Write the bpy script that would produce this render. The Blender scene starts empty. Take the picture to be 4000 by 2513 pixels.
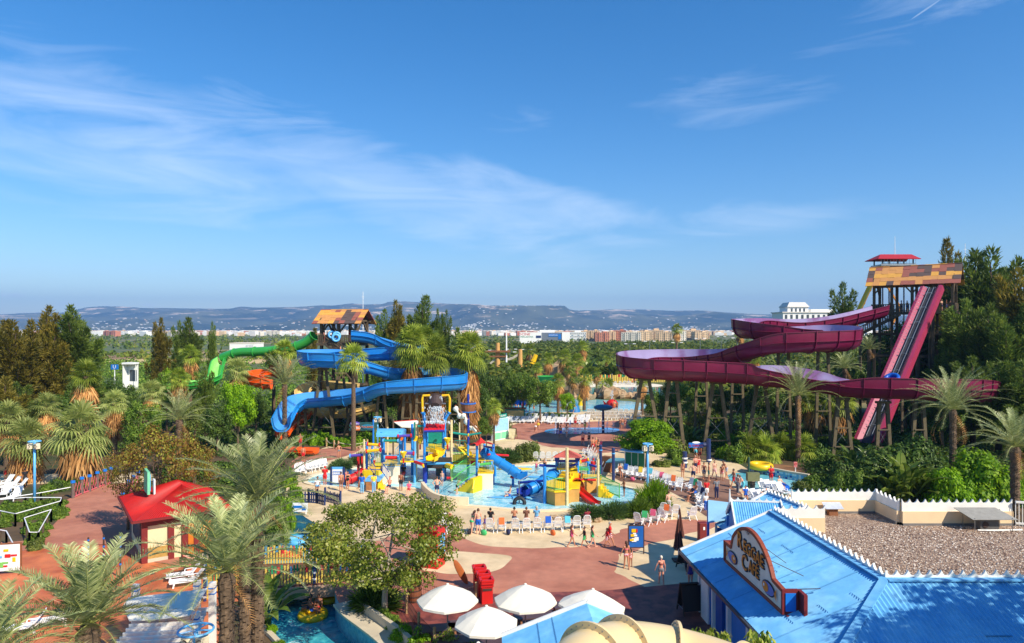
import bpy,math,random
import numpy as np
from mathutils import Vector,Matrix,geometry
R=math.radians
rnd=random.Random(7)
SC=bpy.context.scene
COL=SC.collection
# camera, sky, sun
F,CX,HY,H=2700.0,2000.0,1290.0,14.5
cam_d=bpy.data.cameras.new('camera');cam=bpy.data.objects.new('camera',cam_d);COL.objects.link(cam)
cam.location=(0,0,H);cam.rotation_euler=(R(90),0,0)
cam_d.sensor_width=36;cam_d.lens=36*F/4000;cam_d.shift_y=(HY-2513/2)/4000
cam_d.clip_start=.1;cam_d.clip_end=60000
SC.camera=cam
SUN_EL,SUN_AZ=40.0,132.0
wd=bpy.data.worlds.new('World');SC.world=wd;wd.use_nodes=True
nt=wd.node_tree;nt.nodes.clear()
def N(t,typ,**kw):
 n=t.nodes.new(typ)
 for k,v in kw.items():
  if k.startswith('i_'):
   n.inputs[int(k[2:])].default_value=v
  else:setattr(n,k,v)
 return n
def L(t,a,b):t.links.new(a,b)
def build_world():
 t=nt
 out=N(t,'ShaderNodeOutputWorld');bg=N(t,'ShaderNodeBackground');L(t,bg.outputs[0],out.inputs[0])
 sky=N(t,'ShaderNodeTexSky',sky_type='NISHITA',sun_disc=False,sun_elevation=R(SUN_EL),sun_rotation=R(SUN_AZ),altitude=50,air_density=1.0,dust_density=0.25,ozone_density=3.2)
 bg.inputs[1].default_value=0.14
 tc=N(t,'ShaderNodeTexCoord');sep=N(t,'ShaderNodeSeparateXYZ');L(t,tc.outputs['Generated'],sep.inputs[0])
 def M(op,a,b=None,c=None):
  n=N(t,'ShaderNodeMath',operation=op)
  for i,x in enumerate((a,b,c)):
   if x is None:continue
   if isinstance(x,(int,float)):n.inputs[i].default_value=x
   else:L(t,x,n.inputs[i])
  return n.outputs[0]
 X,Y,Z=sep.outputs
 az=M('ARCTAN2',X,Y)
 zz=M('MAXIMUM',Z,0.03)
 px=M('DIVIDE',X,zz);py=M('DIVIDE',Y,zz)
 comb=N(t,'ShaderNodeCombineXYZ');L(t,px,comb.inputs[0]);L(t,py,comb.inputs[1])
 mp=N(t,'ShaderNodeMapping');mp.inputs['Rotation'].default_value=(0,0,R(24));mp.inputs['Scale'].default_value=(2.6,9.5,1)
 cb2=N(t,'ShaderNodeCombineXYZ');L(t,az,cb2.inputs[0]);L(t,M('MULTIPLY',Z,1.25),cb2.inputs[1]);L(t,cb2.outputs[0],mp.inputs[0])
 n1=N(t,'ShaderNodeTexNoise');n1.inputs['Scale'].default_value=1.5;n1.inputs['Detail'].default_value=12;n1.inputs['Roughness'].default_value=.6;n1.inputs['Distortion'].default_value=1.3
 L(t,mp.outputs[0],n1.inputs['Vector'])
 n2=N(t,'ShaderNodeTexNoise');n2.inputs['Scale'].default_value=.55;n2.inputs['Detail'].default_value=3
 L(t,comb.outputs[0],n2.inputs['Vector'])
 def blob(a0,e0,ra,re,rot):
  da=M('SUBTRACT',az,a0);de=M('SUBTRACT',Z,e0)
  c,s=math.cos(rot),math.sin(rot)
  u=M('DIVIDE',M('ADD',M('MULTIPLY',da,c),M('MULTIPLY',de,s)),ra)
  v=M('DIVIDE',M('SUBTRACT',M('MULTIPLY',de,c),M('MULTIPLY',da,s)),re)
  r2=M('ADD',M('MULTIPLY',u,u),M('MULTIPLY',v,v))
  return M('MAXIMUM',M('SUBTRACT',1.0,r2),0.0)
 bands=[blob(-.52,.235,.42,.12,-.12),blob(-.18,.20,.42,.075,-.33),blob(.0,.185,.30,.055,-.25),blob(.28,.15,.33,.035,.02),blob(.30,.30,.20,.05,.05),blob(.62,.40,.3,.06,.2),blob(.0,.29,.12,.03,0)]
 wts=[1.05,1.1,1.05,.85,.62,.7,.5]
 acc=None
 for b,w in zip(bands,wts):
  x=M('MULTIPLY',b,w);acc=x if acc is None else M('MAXIMUM',acc,x)
 th=M('SUBTRACT',.67,M('MULTIPLY',acc,.43))
 th=M('SUBTRACT',th,M('MULTIPLY',M('SUBTRACT',n2.outputs[0],.5),.5))
 cl=M('MULTIPLY',M('SUBTRACT',n1.outputs[0],th),1.7)
 cl=M('MINIMUM',M('MAXIMUM',cl,0.0),1.0)
 cl=M('MULTIPLY',cl,M('MINIMUM',M('MULTIPLY',acc,1.5),1.0))
 cl=M('MULTIPLY',cl,.52)
 n3=N(t,'ShaderNodeTexNoise');n3.inputs['Scale'].default_value=26;n3.inputs['Detail'].default_value=6
 mp3=N(t,'ShaderNodeMapping');mp3.inputs['Scale'].default_value=(1,1,2.6);L(t,tc.outputs['Generated'],mp3.inputs[0]);L(t,mp3.outputs[0],n3.inputs['Vector'])
 lowm=M('ADD',blob(-.555,.031,.055,.0085,0),M('ADD',blob(-.48,.032,.03,.005,0),blob(-.63,.041,.03,.004,0)))
 lowc=M('MINIMUM',M('MAXIMUM',M('MULTIPLY',M('SUBTRACT',M('ADD',n3.outputs[0],M('MULTIPLY',lowm,.25)),.62),4),0),1)
 lowc=M('MULTIPLY',M('MULTIPLY',lowc,M('MINIMUM',lowm,1)),.8)
 cl=M('MAXIMUM',M('MAXIMUM',cl,lowc),M('MULTIPLY',M('MINIMUM',M('MULTIPLY',blob(.54,.37,.02,.0011,.42),2),1),.22))
 hs=N(t,'ShaderNodeHueSaturation');hs.inputs['Saturation'].default_value=1.37;hs.inputs['Value'].default_value=.91;hs.inputs['Hue'].default_value=.503
 L(t,sky.outputs[0],hs.inputs['Color'])
 mx=N(t,'ShaderNodeMix',data_type='RGBA');L(t,cl,mx.inputs[0]);L(t,hs.outputs[0],mx.inputs[6]);mx.inputs[7].default_value=(6.2,6.9,7.8,1)
 L(t,mx.outputs[2],bg.inputs[0])
build_world()
sd=bpy.data.lights.new('sun','SUN');sd.energy=5.0;sd.angle=R(.5);sd.color=(1,.91,.76)
sun=bpy.data.objects.new('sun',sd);COL.objects.link(sun);sun.location=(60,-60,80)
sdir=Vector((math.sin(R(SUN_AZ))*math.cos(R(SUN_EL)),math.cos(R(SUN_AZ))*math.cos(R(SUN_EL)),math.sin(R(SUN_EL))))
sun.rotation_euler=sdir.to_track_quat('Z','Y').to_euler()
SC.view_settings.view_transform='Standard';SC.view_settings.look='None';SC.view_settings.exposure=0.42;SC.view_settings.gamma=1
SC.cycles.max_bounces=5;SC.cycles.transparent_max_bounces=8;SC.cycles.volume_bounces=0
SC.cycles.diffuse_bounces=3;SC.cycles.glossy_bounces=2;SC.cycles.transmission_bounces=3
SC.cycles.sample_clamp_indirect=4;SC.cycles.use_adaptive_sampling=True;SC.cycles.use_denoising=True
# helpers
def G(px,py,z=0.0):
 d=(H-z)*F/(py-HY);return Vector(((px-CX)/F*d,d,z))
def W(px,py,d):return Vector(((px-CX)/F*d,d,H-(py-HY)/F*d))
def tag(o,label=None,cat=None,group=None,kind=None):
 if label:o['label']=label
 if cat:o['category']=cat
 if group:o['group']=group
 if kind:o['kind']=kind
 return o
def thing(name,loc,label,cat,rz=0,group=None,s=1):
 o=bpy.data.objects.new(name,None);COL.objects.link(o);o.location=loc;o.rotation_euler=(0,0,rz)
 o.scale=(s,s,s)if isinstance(s,(int,float))else s
 o.empty_display_size=.3
 return tag(o,label,cat,group)
def dup(root,loc,rz=0,label=None,group=None,s=None):
 r=root.copy();COL.objects.link(r);r.location=loc;r.rotation_euler=(0,0,rz)
 if s is not None:r.scale=(s,s,s)if isinstance(s,(int,float))else s
 if label:r['label']=label
 if group:r['group']=group
 for ch in list(root.children):
  c=ch.copy();COL.objects.link(c);c.parent=r
  for g in ch.children:
   d=g.copy();COL.objects.link(d);d.parent=c
 return r
ORD=['first','second','third','fourth','fifth','sixth','seventh','eighth','ninth','tenth','eleventh','twelfth','thirteenth','fourteenth','fifteenth','sixteenth','seventeenth','eighteenth','nineteenth','twentieth']
TENS={2:'twenty',3:'thirty',4:'forty',5:'fifty',6:'sixty',7:'seventy',8:'eighty',9:'ninety'}
TENO={2:'twentieth',3:'thirtieth',4:'fortieth',5:'fiftieth',6:'sixtieth',7:'seventieth',8:'eightieth',9:'ninetieth'}
def nth(i):
 if i<20:return ORD[i]
 n=i+1
 if n>=100:return 'one hundred and '+(nth(n-101)if n>100 else 'zeroth')
 t,u=divmod(n,10)
 return TENO[t]if u==0 else TENS[t]+' '+ORD[u-1]
class MB:
 def __init__(s):s.v=[];s.f=[];s.mi=[];s.m=0
 def add(s,vs,fs):
  b=len(s.v);s.v.extend([tuple(v)for v in vs]);s.f.extend([tuple(b+i for i in f)for f in fs]);s.mi.extend([s.m]*len(fs));return s
 def box(s,c,sz,rz=0,M=None):
  hx,hy,hz=sz[0]/2,sz[1]/2,sz[2]/2
  vs=[Vector((x,y,z))for z in(-hz,hz)for y in(-hy,hy)for x in(-hx,hx)]
  m=M if M is not None else Matrix.Rotation(rz,3,'Z')
  vs=[m@v+Vector(c)for v in vs]
  return s.add(vs,[(0,2,3,1),(4,5,7,6),(0,1,5,4),(1,3,7,5),(3,2,6,7),(2,0,4,6)])
 def beam(s,a,b,w,h,up=(0,0,1)):
  a=Vector(a);b=Vector(b);d=(b-a);ln=d.length
  if ln<1e-6:return s
  d.normalize();u=Vector(up)
  if abs(d.dot(u))>.98:u=Vector((0,1,0))
  x=d.cross(u).normalized();y=x.cross(d).normalized()
  vs=[p+x*i*w/2+y*j*h/2 for p in(a,b)for(i,j)in((-1,-1),(1,-1),(1,1),(-1,1))]
  return s.add(vs,[(3,2,1,0),(4,5,6,7),(0,1,5,4),(1,2,6,5),(2,3,7,6),(3,0,4,7)])
 def bar(s,a,b,r1,r2=None,n=8):return s.tube([a,b],[r1,r1 if r2 is None else r2],n)
 def tube(s,pts,r,n=8,cap=True,closed=False):
  pts=[Vector(p)for p in pts];k=len(pts)
  rs=r if isinstance(r,(list,tuple))else[r]*k
  vs=[];u=None
  for i,p in enumerate(pts):
   if closed:d=pts[(i+1)%k]-pts[i-1]
   else:d=pts[min(i+1,k-1)]-pts[max(i-1,0)]
   if d.length<1e-9:d=Vector((0,0,1))
   d.normalize()
   if u is None:
    u=d.cross(Vector((0,0,1)))
    if u.length<.1:u=d.cross(Vector((0,1,0)))
   u=(u-d*u.dot(d)).normalized();w=d.cross(u)
   for j in range(n):
    a=2*math.pi*j/n;vs.append(p+(u*math.cos(a)+w*math.sin(a))*rs[i])
  fs=[]
  for i in range(k if closed else k-1):
   i2=(i+1)%k
   for j in range(n):fs.append((i*n+j,i*n+(j+1)%n,i2*n+(j+1)%n,i2*n+j))
  if cap and not closed:fs.append(tuple(reversed(range(n))));fs.append(tuple((k-1)*n+j for j in range(n)))
  return s.add(vs,fs)
 def lathe(s,prof,c=(0,0,0),n=16,ax=None):
  vs=[];k=len(prof);m=ax if ax is not None else Matrix.Identity(3);c=Vector(c)
  for r,z in prof:
   for j in range(n):
    a=2*math.pi*j/n;vs.append(m@Vector((r*math.cos(a),r*math.sin(a),z))+c)
  fs=[(i*n+j,i*n+(j+1)%n,(i+1)*n+(j+1)%n,(i+1)*n+j)for i in range(k-1)for j in range(n)]
  return s.add(vs,fs)
 def ell(s,c,r,n=10,k=7,M=None):
  prof=[(math.sin(math.pi*i/k),-math.cos(math.pi*i/k))for i in range(k+1)]
  m=M if M is not None else Matrix.Identity(3)
  vs=[];c=Vector(c)
  for q,z in prof:
   for j in range(n):
    a=2*math.pi*j/n;vs.append(m@Vector((max(q,.001)*math.cos(a)*r[0],max(q,.001)*math.sin(a)*r[1],z*r[2]))+c)
  return s.add(vs,[(i*n+j,i*n+(j+1)%n,(i+1)*n+(j+1)%n,(i+1)*n+j)for i in range(k)for j in range(n)])
 def prism(s,poly,z0,z1):
  n=len(poly)
  ar=sum(poly[i][0]*poly[(i+1)%n][1]-poly[(i+1)%n][0]*poly[i][1]for i in range(n))
  if ar<0:poly=list(reversed(poly))
  vs=[(p[0],p[1],z0)for p in poly]+[(p[0],p[1],z1)for p in poly]
  return s.add(vs,[tuple(reversed(range(n))),tuple(range(n,2*n))]+[(i,(i+1)%n,n+(i+1)%n,n+i)for i in range(n)])
 def slab(s,pts,th):
  """planar polygon (3D points) given a thickness along its normal"""
  pts=[Vector(p)for p in pts];nrm=Vector((0,0,0));n=len(pts)
  for i in range(1,n-1):nrm+=(pts[i]-pts[0]).cross(pts[i+1]-pts[0])
  nrm.normalize();vs=[p-nrm*th for p in pts]+pts
  return s.add(vs,[tuple(reversed(range(n))),tuple(range(n,2*n))]+[(i,(i+1)%n,n+(i+1)%n,n+i)for i in range(n)])
 def build(s,name,mats,parent=None,smooth=False,label=None,bevel=0,flat_angle=None):
  me=bpy.data.meshes.new(name);me.from_pydata(s.v,[],s.f)
  if not isinstance(mats,(list,tuple)):mats=[mats]
  for m in mats:me.materials.append(m)
  if len(mats)>1:me.polygons.foreach_set('material_index',s.mi)
  if smooth:me.polygons.foreach_set('use_smooth',[True]*len(me.polygons))
  me.update()
  o=bpy.data.objects.new(name,me);COL.objects.link(o)
  if parent is not None:o.parent=parent
  if label:o['label']=label
  if bevel:
   b=o.modifiers.new('bevel','BEVEL');b.width=bevel;b.segments=1;b.limit_method='ANGLE'
  return o
def local(root,pts):
 c=Vector(root.location)if hasattr(root,'location')else Vector(root)
 return[Vector(p)-c for p in pts]
def fastmesh(name,V,mats,parent=None,k=4,F_=None,smooth=False,mi=None):
 V=np.asarray(V,dtype=np.float32).reshape(-1,3);me=bpy.data.meshes.new(name)
 nf=len(V)//k
 me.vertices.add(len(V));me.vertices.foreach_set('co',V.ravel())
 me.loops.add(nf*k);me.loops.foreach_set('vertex_index',np.arange(nf*k,dtype=np.int32))
 me.polygons.add(nf);me.polygons.foreach_set('loop_start',np.arange(0,nf*k,k,dtype=np.int32))
 try:me.polygons.foreach_set('loop_total',np.full(nf,k,dtype=np.int32))
 except Exception:pass
 if not isinstance(mats,(list,tuple)):mats=[mats]
 for m in mats:me.materials.append(m)
 if mi is not None:me.polygons.foreach_set('material_index',np.asarray(mi,dtype=np.int32))
 me.update(calc_edges=True);me.validate()
 o=bpy.data.objects.new(name,me);COL.objects.link(o)
 if parent is not None:o.parent=parent
 return o
def sheet(name,polys,z,mat,holes=(),kind='structure',sub=0,th=0):
 """flat sheet from 2D polygons (world xy), holes cut out"""
 co=[];ed=[]
 def ring(p):
  b=len(co);co.extend([Vector((q[0],q[1]))for q in p]);n=len(p);ed.extend([(b+i,b+(i+1)%n)for i in range(n)])
 for p in polys:ring(p)
 for p in holes:ring(p)
 vs,_,fs,*_=geometry.delaunay_2d_cdt(co,ed,[],0,1e-4)
 def inside(q,p):
  c=False;n=len(p)
  for i in range(n):
   a,b=p[i],p[i-1]
   if(a[1]>q[1])!=(b[1]>q[1])and q[0]<(b[0]-a[0])*(q[1]-a[1])/(b[1]-a[1])+a[0]:c=not c
  return c
 keep=[]
 for f in fs:
  q=sum((vs[i]for i in f),Vector((0,0)))/len(f)
  if any(inside(q,p)for p in polys)and not any(inside(q,p)for p in holes):
   a=sum(vs[f[i]].x*vs[f[(i+1)%len(f)]].y-vs[f[(i+1)%len(f)]].x*vs[f[i]].y for i in range(len(f)))
   keep.append(tuple(f)if a>0 else tuple(reversed(f)))
 me=bpy.data.meshes.new(name);me.from_pydata([(v.x,v.y,z)for v in vs],[],keep);me.materials.append(mat);me.update()
 o=bpy.data.objects.new(name,me);COL.objects.link(o)
 if kind:o['kind']=kind
 return o
def smoothpoly(p,it=2):
 for _ in range(it):
  q=[]
  for i in range(len(p)):
   a,b=Vector(p[i][:2]),Vector(p[(i+1)%len(p)][:2]);q+=[a*.75+b*.25,a*.25+b*.75]
  p=q
 return p
def GP(l,z=0):return[G(a,b,z).xy for a,b in l]
def catmull(P,n=6,closed=False):
 """P rows of numbers -> dense rows"""
 P=[np.array(p,float)for p in P];out=[];k=len(P)
 for i in range(k if closed else k-1):
  if closed:a,b,c,d=P[i-1],P[i],P[(i+1)%k],P[(i+2)%k]
  else:a,b,c,d=P[max(i-1,0)],P[i],P[i+1],P[min(i+2,k-1)]
  for j in range(n):
   t=j/n;out.append(.5*((2*b)+(-a+c)*t+(2*a-5*b+4*c-d)*t*t+(-a+3*b-3*c+d)*t**3))
 if not closed:out.append(P[-1])
 return out
 # materials
MATS={}
def srgb(c):
 return tuple(((x/255)/12.92 if x/255<=.04045 else((x/255+.055)/1.055)**2.4)for x in c)
def mat(name,col,rough=.6,var=.12,nscale=3.0,bump=0,bscale=20,metal=0,spec=.5,second=None,sec_scale=2,sec_lo=.45,sec_hi=.6,coord='Object',wave=None,coat=0):
 if name in MATS:return MATS[name]
 m=bpy.data.materials.new(name);m.use_nodes=True;t=m.node_tree;b=t.nodes['Principled BSDF']
 b.inputs['Roughness'].default_value=rough;b.inputs['Metallic'].default_value=metal;b.inputs['Specular IOR Level'].default_value=spec
 if coat:b.inputs['Coat Weight'].default_value=coat;b.inputs['Coat Roughness'].default_value=.15
 tc=N(t,'ShaderNodeTexCoord');co=tc.outputs[coord]
 nz=N(t,'ShaderNodeTexNoise');nz.inputs['Scale'].default_value=nscale;nz.inputs['Detail'].default_value=6;L(t,co,nz.inputs['Vector'])
 mr=N(t,'ShaderNodeMapRange');mr.inputs[3].default_value=1-var;mr.inputs[4].default_value=1+var
 mr.inputs[1].default_value=.3;mr.inputs[2].default_value=.7
 L(t,nz.outputs[0],mr.inputs[0])
 src=None
 if second:
  n2=N(t,'ShaderNodeTexNoise');n2.inputs['Scale'].default_value=sec_scale;n2.inputs['Detail'].default_value=8;L(t,co,n2.inputs['Vector'])
  r2=N(t,'ShaderNodeMapRange');r2.inputs[1].default_value=sec_lo;r2.inputs[2].default_value=sec_hi;L(t,n2.outputs[0],r2.inputs[0])
  mx=N(t,'ShaderNodeMix',data_type='RGBA');L(t,r2.outputs[0],mx.inputs[0]);mx.inputs[6].default_value=(*col,1);mx.inputs[7].default_value=(*second,1);src=mx.outputs[2]
 vm=N(t,'ShaderNodeVectorMath',operation='SCALE')
 if src is None:vm.inputs[0].default_value=col
 else:L(t,src,vm.inputs[0])
 L(t,mr.outputs[0],vm.inputs['Scale']);L(t,vm.outputs[0],b.inputs['Base Color'])
 h=None
 if bump:
  n3=N(t,'ShaderNodeTexNoise');n3.inputs['Scale'].default_value=bscale;n3.inputs['Detail'].default_value=5;L(t,co,n3.inputs['Vector']);h=n3.outputs[0]
 if wave:
  wv=N(t,'ShaderNodeTexWave',bands_direction=wave[0],wave_profile='SIN');wv.inputs['Scale'].default_value=wave[1];L(t,co,wv.inputs['Vector']);h=wv.outputs[1];bump=wave[2]
 if h is not None:
  bp=N(t,'ShaderNodeBump');bp.inputs['Strength'].default_value=bump;bp.inputs['Distance'].default_value=.03;L(t,h,bp.inputs['Height']);L(t,bp.outputs[0],b.inputs['Normal'])
 MATS[name]=m;return m
def leafmat(name,cols,trans=.35,rough=.55,obj=.25,nscale=.6):
 if name in MATS:return MATS[name]
 cols=[(c[0]*1.25,c[1]*1.15,c[2]*.8)for c in cols]
 m=bpy.data.materials.new(name);m.use_nodes=True;t=m.node_tree;b=t.nodes['Principled BSDF'];out=t.nodes['Material Output']
 g=N(t,'ShaderNodeNewGeometry');oi=N(t,'ShaderNodeObjectInfo');tc=N(t,'ShaderNodeTexCoord')
 nz=N(t,'ShaderNodeTexNoise');nz.inputs['Scale'].default_value=nscale;nz.inputs['Detail'].default_value=2;L(t,tc.outputs['Object'],nz.inputs['Vector'])
 a=N(t,'ShaderNodeMath',operation='MULTIPLY_ADD');L(t,g.outputs['Random Per Island'],a.inputs[0]);a.inputs[1].default_value=.65
 s2=N(t,'ShaderNodeMath',operation='MULTIPLY_ADD');L(t,nz.outputs[0],s2.inputs[0]);s2.inputs[1].default_value=.9;s2.inputs[2].default_value=-.3
 L(t,s2.outputs[0],a.inputs[2])
 rp=N(t,'ShaderNodeValToRGB');L(t,a.outputs[0],rp.inputs[0])
 el=rp.color_ramp.elements
 el[0].position=0;el[0].color=(*cols[0],1);el[1].position=1;el[1].color=(*cols[-1],1)
 for i,c in enumerate(cols[1:-1]):
  e=el.new((i+1)/(len(cols)-1));e.color=(*c,1)
 mr=N(t,'ShaderNodeMapRange');mr.inputs[3].default_value=1-obj;mr.inputs[4].default_value=1+obj;L(t,oi.outputs['Random'],mr.inputs[0])
 vm=N(t,'ShaderNodeVectorMath',operation='SCALE');L(t,rp.outputs[0],vm.inputs[0]);L(t,mr.outputs[0],vm.inputs['Scale'])
 L(t,vm.outputs[0],b.inputs['Base Color']);b.inputs['Roughness'].default_value=rough;b.inputs['Specular IOR Level'].default_value=.35
 tr=N(t,'ShaderNodeBsdfTranslucent');L(t,vm.outputs[0],tr.inputs[0])
 ms=N(t,'ShaderNodeMixShader');ms.inputs[0].default_value=trans;L(t,b.outputs[0],ms.inputs[1]);L(t,tr.outputs[0],ms.inputs[2]);L(t,ms.outputs[0],out.inputs[0])
 MATS[name]=m;return m
def water(name,col,col2,scale,rough=.06,bump=.5,nscale=.5,foam=None):
 if name in MATS:return MATS[name]
 m=bpy.data.materials.new(name);m.use_nodes=True;t=m.node_tree;b=t.nodes['Principled BSDF']
 tc=N(t,'ShaderNodeTexCoord');nz=N(t,'ShaderNodeTexNoise');nz.inputs['Scale'].default_value=nscale;nz.inputs['Detail'].default_value=4;L(t,tc.outputs['Object'],nz.inputs['Vector'])
 nb=N(t,'ShaderNodeTexNoise');nb.inputs['Scale'].default_value=scale;nb.inputs['Detail'].default_value=4;nb.inputs['Distortion'].default_value=1.2;L(t,tc.outputs['Object'],nb.inputs['Vector'])
 ad=N(t,'ShaderNodeMath',operation='MULTIPLY_ADD');L(t,nz.outputs[0],ad.inputs[0]);ad.inputs[1].default_value=.5
 ml=N(t,'ShaderNodeMath',operation='MULTIPLY');L(t,nb.outputs[0],ml.inputs[0]);ml.inputs[1].default_value=.5;L(t,ml.outputs[0],ad.inputs[2])
 mr=N(t,'ShaderNodeMapRange');mr.inputs[1].default_value=.42;mr.inputs[2].default_value=.58;L(t,ad.outputs[0],mr.inputs[0])
 mx=N(t,'ShaderNodeMix',data_type='RGBA');L(t,mr.outputs[0],mx.inputs[0]);mx.inputs[6].default_value=(*col,1);mx.inputs[7].default_value=(*col2,1)
 src=mx.outputs[2]
 if foam:
  nf=N(t,'ShaderNodeTexNoise');nf.inputs['Scale'].default_value=foam[0];nf.inputs['Detail'].default_value=9;nf.inputs['Roughness'].default_value=.7;nf.inputs['Distortion'].default_value=1.5;L(t,tc.outputs['Object'],nf.inputs['Vector'])
  rf=N(t,'ShaderNodeMapRange');rf.inputs[1].default_value=foam[1];rf.inputs[2].default_value=foam[1]+.12;L(t,nf.outputs[0],rf.inputs[0])
  m2=N(t,'ShaderNodeMix',data_type='RGBA');L(t,rf.outputs[0],m2.inputs[0]);L(t,src,m2.inputs[6]);m2.inputs[7].default_value=(.75,.85,.86,1);src=m2.outputs[2]
 L(t,src,b.inputs['Base Color']);b.inputs['Roughness'].default_value=rough;b.inputs['IOR'].default_value=1.33
 bp=N(t,'ShaderNodeBump');bp.inputs['Strength'].default_value=bump;bp.inputs['Distance'].default_value=.06;L(t,nb.outputs[0],bp.inputs['Height']);L(t,bp.outputs[0],b.inputs['Normal'])
 MATS[name]=m;return m
 # vegetation builders (numpy)
RNG=np.random.default_rng(11)
def unit(n):
 v=RNG.normal(size=(n,3));return v/np.linalg.norm(v,axis=1,keepdims=True)
def leaves(P,L_,W_,dirs=None,nrm=None,jit=.6,diamond=True):
 """one leaf quad per point P; long axis dirs (or random), flat normal nrm (or random)"""
 n=len(P);a=unit(n)if dirs is None else dirs+unit(n)*jit
 a/=np.linalg.norm(a,axis=1,keepdims=True)
 b=np.cross(a,unit(n)if nrm is None else nrm+unit(n)*.35);b/=np.linalg.norm(b,axis=1,keepdims=True)+1e-9
 l=(np.asarray(L_)*RNG.uniform(.7,1.3,n))[:,None];w=(np.asarray(W_)*RNG.uniform(.7,1.3,n))[:,None]
 if diamond:return np.stack([P,P+a*l*.45+b*w*.5,P+a*l,P+a*l*.45-b*w*.5],axis=1).reshape(-1,3)
 return np.stack([P-b*w*.5,P+b*w*.5,P+a*l+b*w*.5,P+a*l-b*w*.5],axis=1).reshape(-1,3)
def clump_pts(C,r,per,shell=.5,squash=.8):
 """per points around each centre, mostly near the surface of each clump"""
 n=len(C)*per;u=unit(n);q=RNG.uniform(shell,1,n)**.6
 rr=np.repeat(np.broadcast_to(r,len(C)),per)*q
 off=u*rr[:,None];off[:,2]*=squash
 return np.repeat(C,per,axis=0)+off,u
G_LEAF={'conifer':leafmat('conifer_green',[srgb((56,82,36)),srgb((94,118,54)),srgb((136,152,76))],.38),'rust':leafmat('conifer_rust',[srgb((74,80,32)),srgb((118,112,48)),srgb((160,144,70))],.36),'fan':leafmat('fan_palm_leaf',[srgb((78,100,34)),srgb((126,148,58)),srgb((182,194,96))],.35,.45),'fanpale':leafmat('fan_palm_pale_leaf',[srgb((108,126,70)),srgb((150,166,106)),srgb((196,204,150))],.35,.45),'dead':leafmat('dead_frond',[srgb((110,78,50)),srgb((172,128,86)),srgb((220,184,142))],.2,.8),'date':leafmat('date_palm_leaf',[srgb((92,112,76)),srgb((142,156,120)),srgb((196,204,176))],.22,.38),'bright':leafmat('bright_leaf',[srgb((66,104,10)),srgb((112,158,18)),srgb((164,198,40))],.45),'mid':leafmat('mid_leaf',[srgb((56,84,26)),srgb((94,126,42)),srgb((138,162,70))],.35),'dark':leafmat('dark_leaf',[srgb((38,62,22)),srgb((68,98,36)),srgb((116,140,62))],.3),'olive':leafmat('olive_leaf',[srgb((66,84,36)),srgb((102,120,58)),srgb((140,152,84))],.35),'yellow':leafmat('yellowing_leaf',[srgb((96,66,40)),srgb((128,96,52)),srgb((122,124,50)),srgb((168,174,74))],.4),'fig':leafmat('fig_leaf',[srgb((70,94,30)),srgb((112,136,50)),srgb((158,170,86)),srgb((200,200,128))],.4,.35),'juniper':leafmat('juniper_leaf',[srgb((40,66,36)),srgb((74,104,60)),srgb((116,142,90))],.25),'banana':leafmat('broad_blade_leaf',[srgb((60,84,34)),srgb((104,130,56)),srgb((166,178,104))],.4,.3),'farwood':leafmat('far_wood_leaf',[srgb((62,86,30)),srgb((98,120,40)),srgb((150,148,62))],.35,nscale=.07),}
BARK=mat('bark',srgb((112,92,72)),.9,.35,6,.8,14)
PBARK=mat('palm_bark',srgb((104,84,64)),.95,.45,9,.9,10)
GBARK=mat('pale_bark',srgb((164,152,132)),.8,.15,5,.4,16)
DBARK=mat('dark_bark',srgb((70,54,42)),.9,.3,6,.6,14)
def limb_mesh(mb,a,b,r1,r2,bend=.15,n=7):
 a=Vector(a);b=Vector(b);m=(a+b)/2+Vector((rnd.uniform(-1,1),rnd.uniform(-1,1),.3))*(b-a).length*bend
 mb.tube([a,a.lerp(m,.5)*.5+(a.lerp(m,.5))*.5,m,m.lerp(b,.5),b],[r1,r1*.85+r2*.15,(r1+r2)/2,r1*.25+r2*.75,r2],n)
PROTO={}
def proto_tree(key,name,builder):
 """unit prototypes kept out of the scene collection until first placed"""
 if key not in PROTO:PROTO[key]=builder()
 return PROTO[key]
def plant(key,name,loc,label,cat,s,rz=None,group=None,builder=None,mats=None):
 """place a thing whose parts come from shared meshes {part name: mesh}"""
 if key not in PROTO:
  objs=builder();PROTO[key]=[(o.name.split('.')[0],o.data)for o in objs]
  for o in objs:bpy.data.objects.remove(o)
 r=thing(name,loc,label,cat,rnd.uniform(0,6.28)if rz is None else rz,group,s)
 for nm,me in PROTO[key]:
  o=bpy.data.objects.new(nm,me);COL.objects.link(o);o.parent=r
  if mats and nm in mats:
   o.material_slots[0].link='OBJECT';o.material_slots[0].material=mats[nm]
 return r
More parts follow.
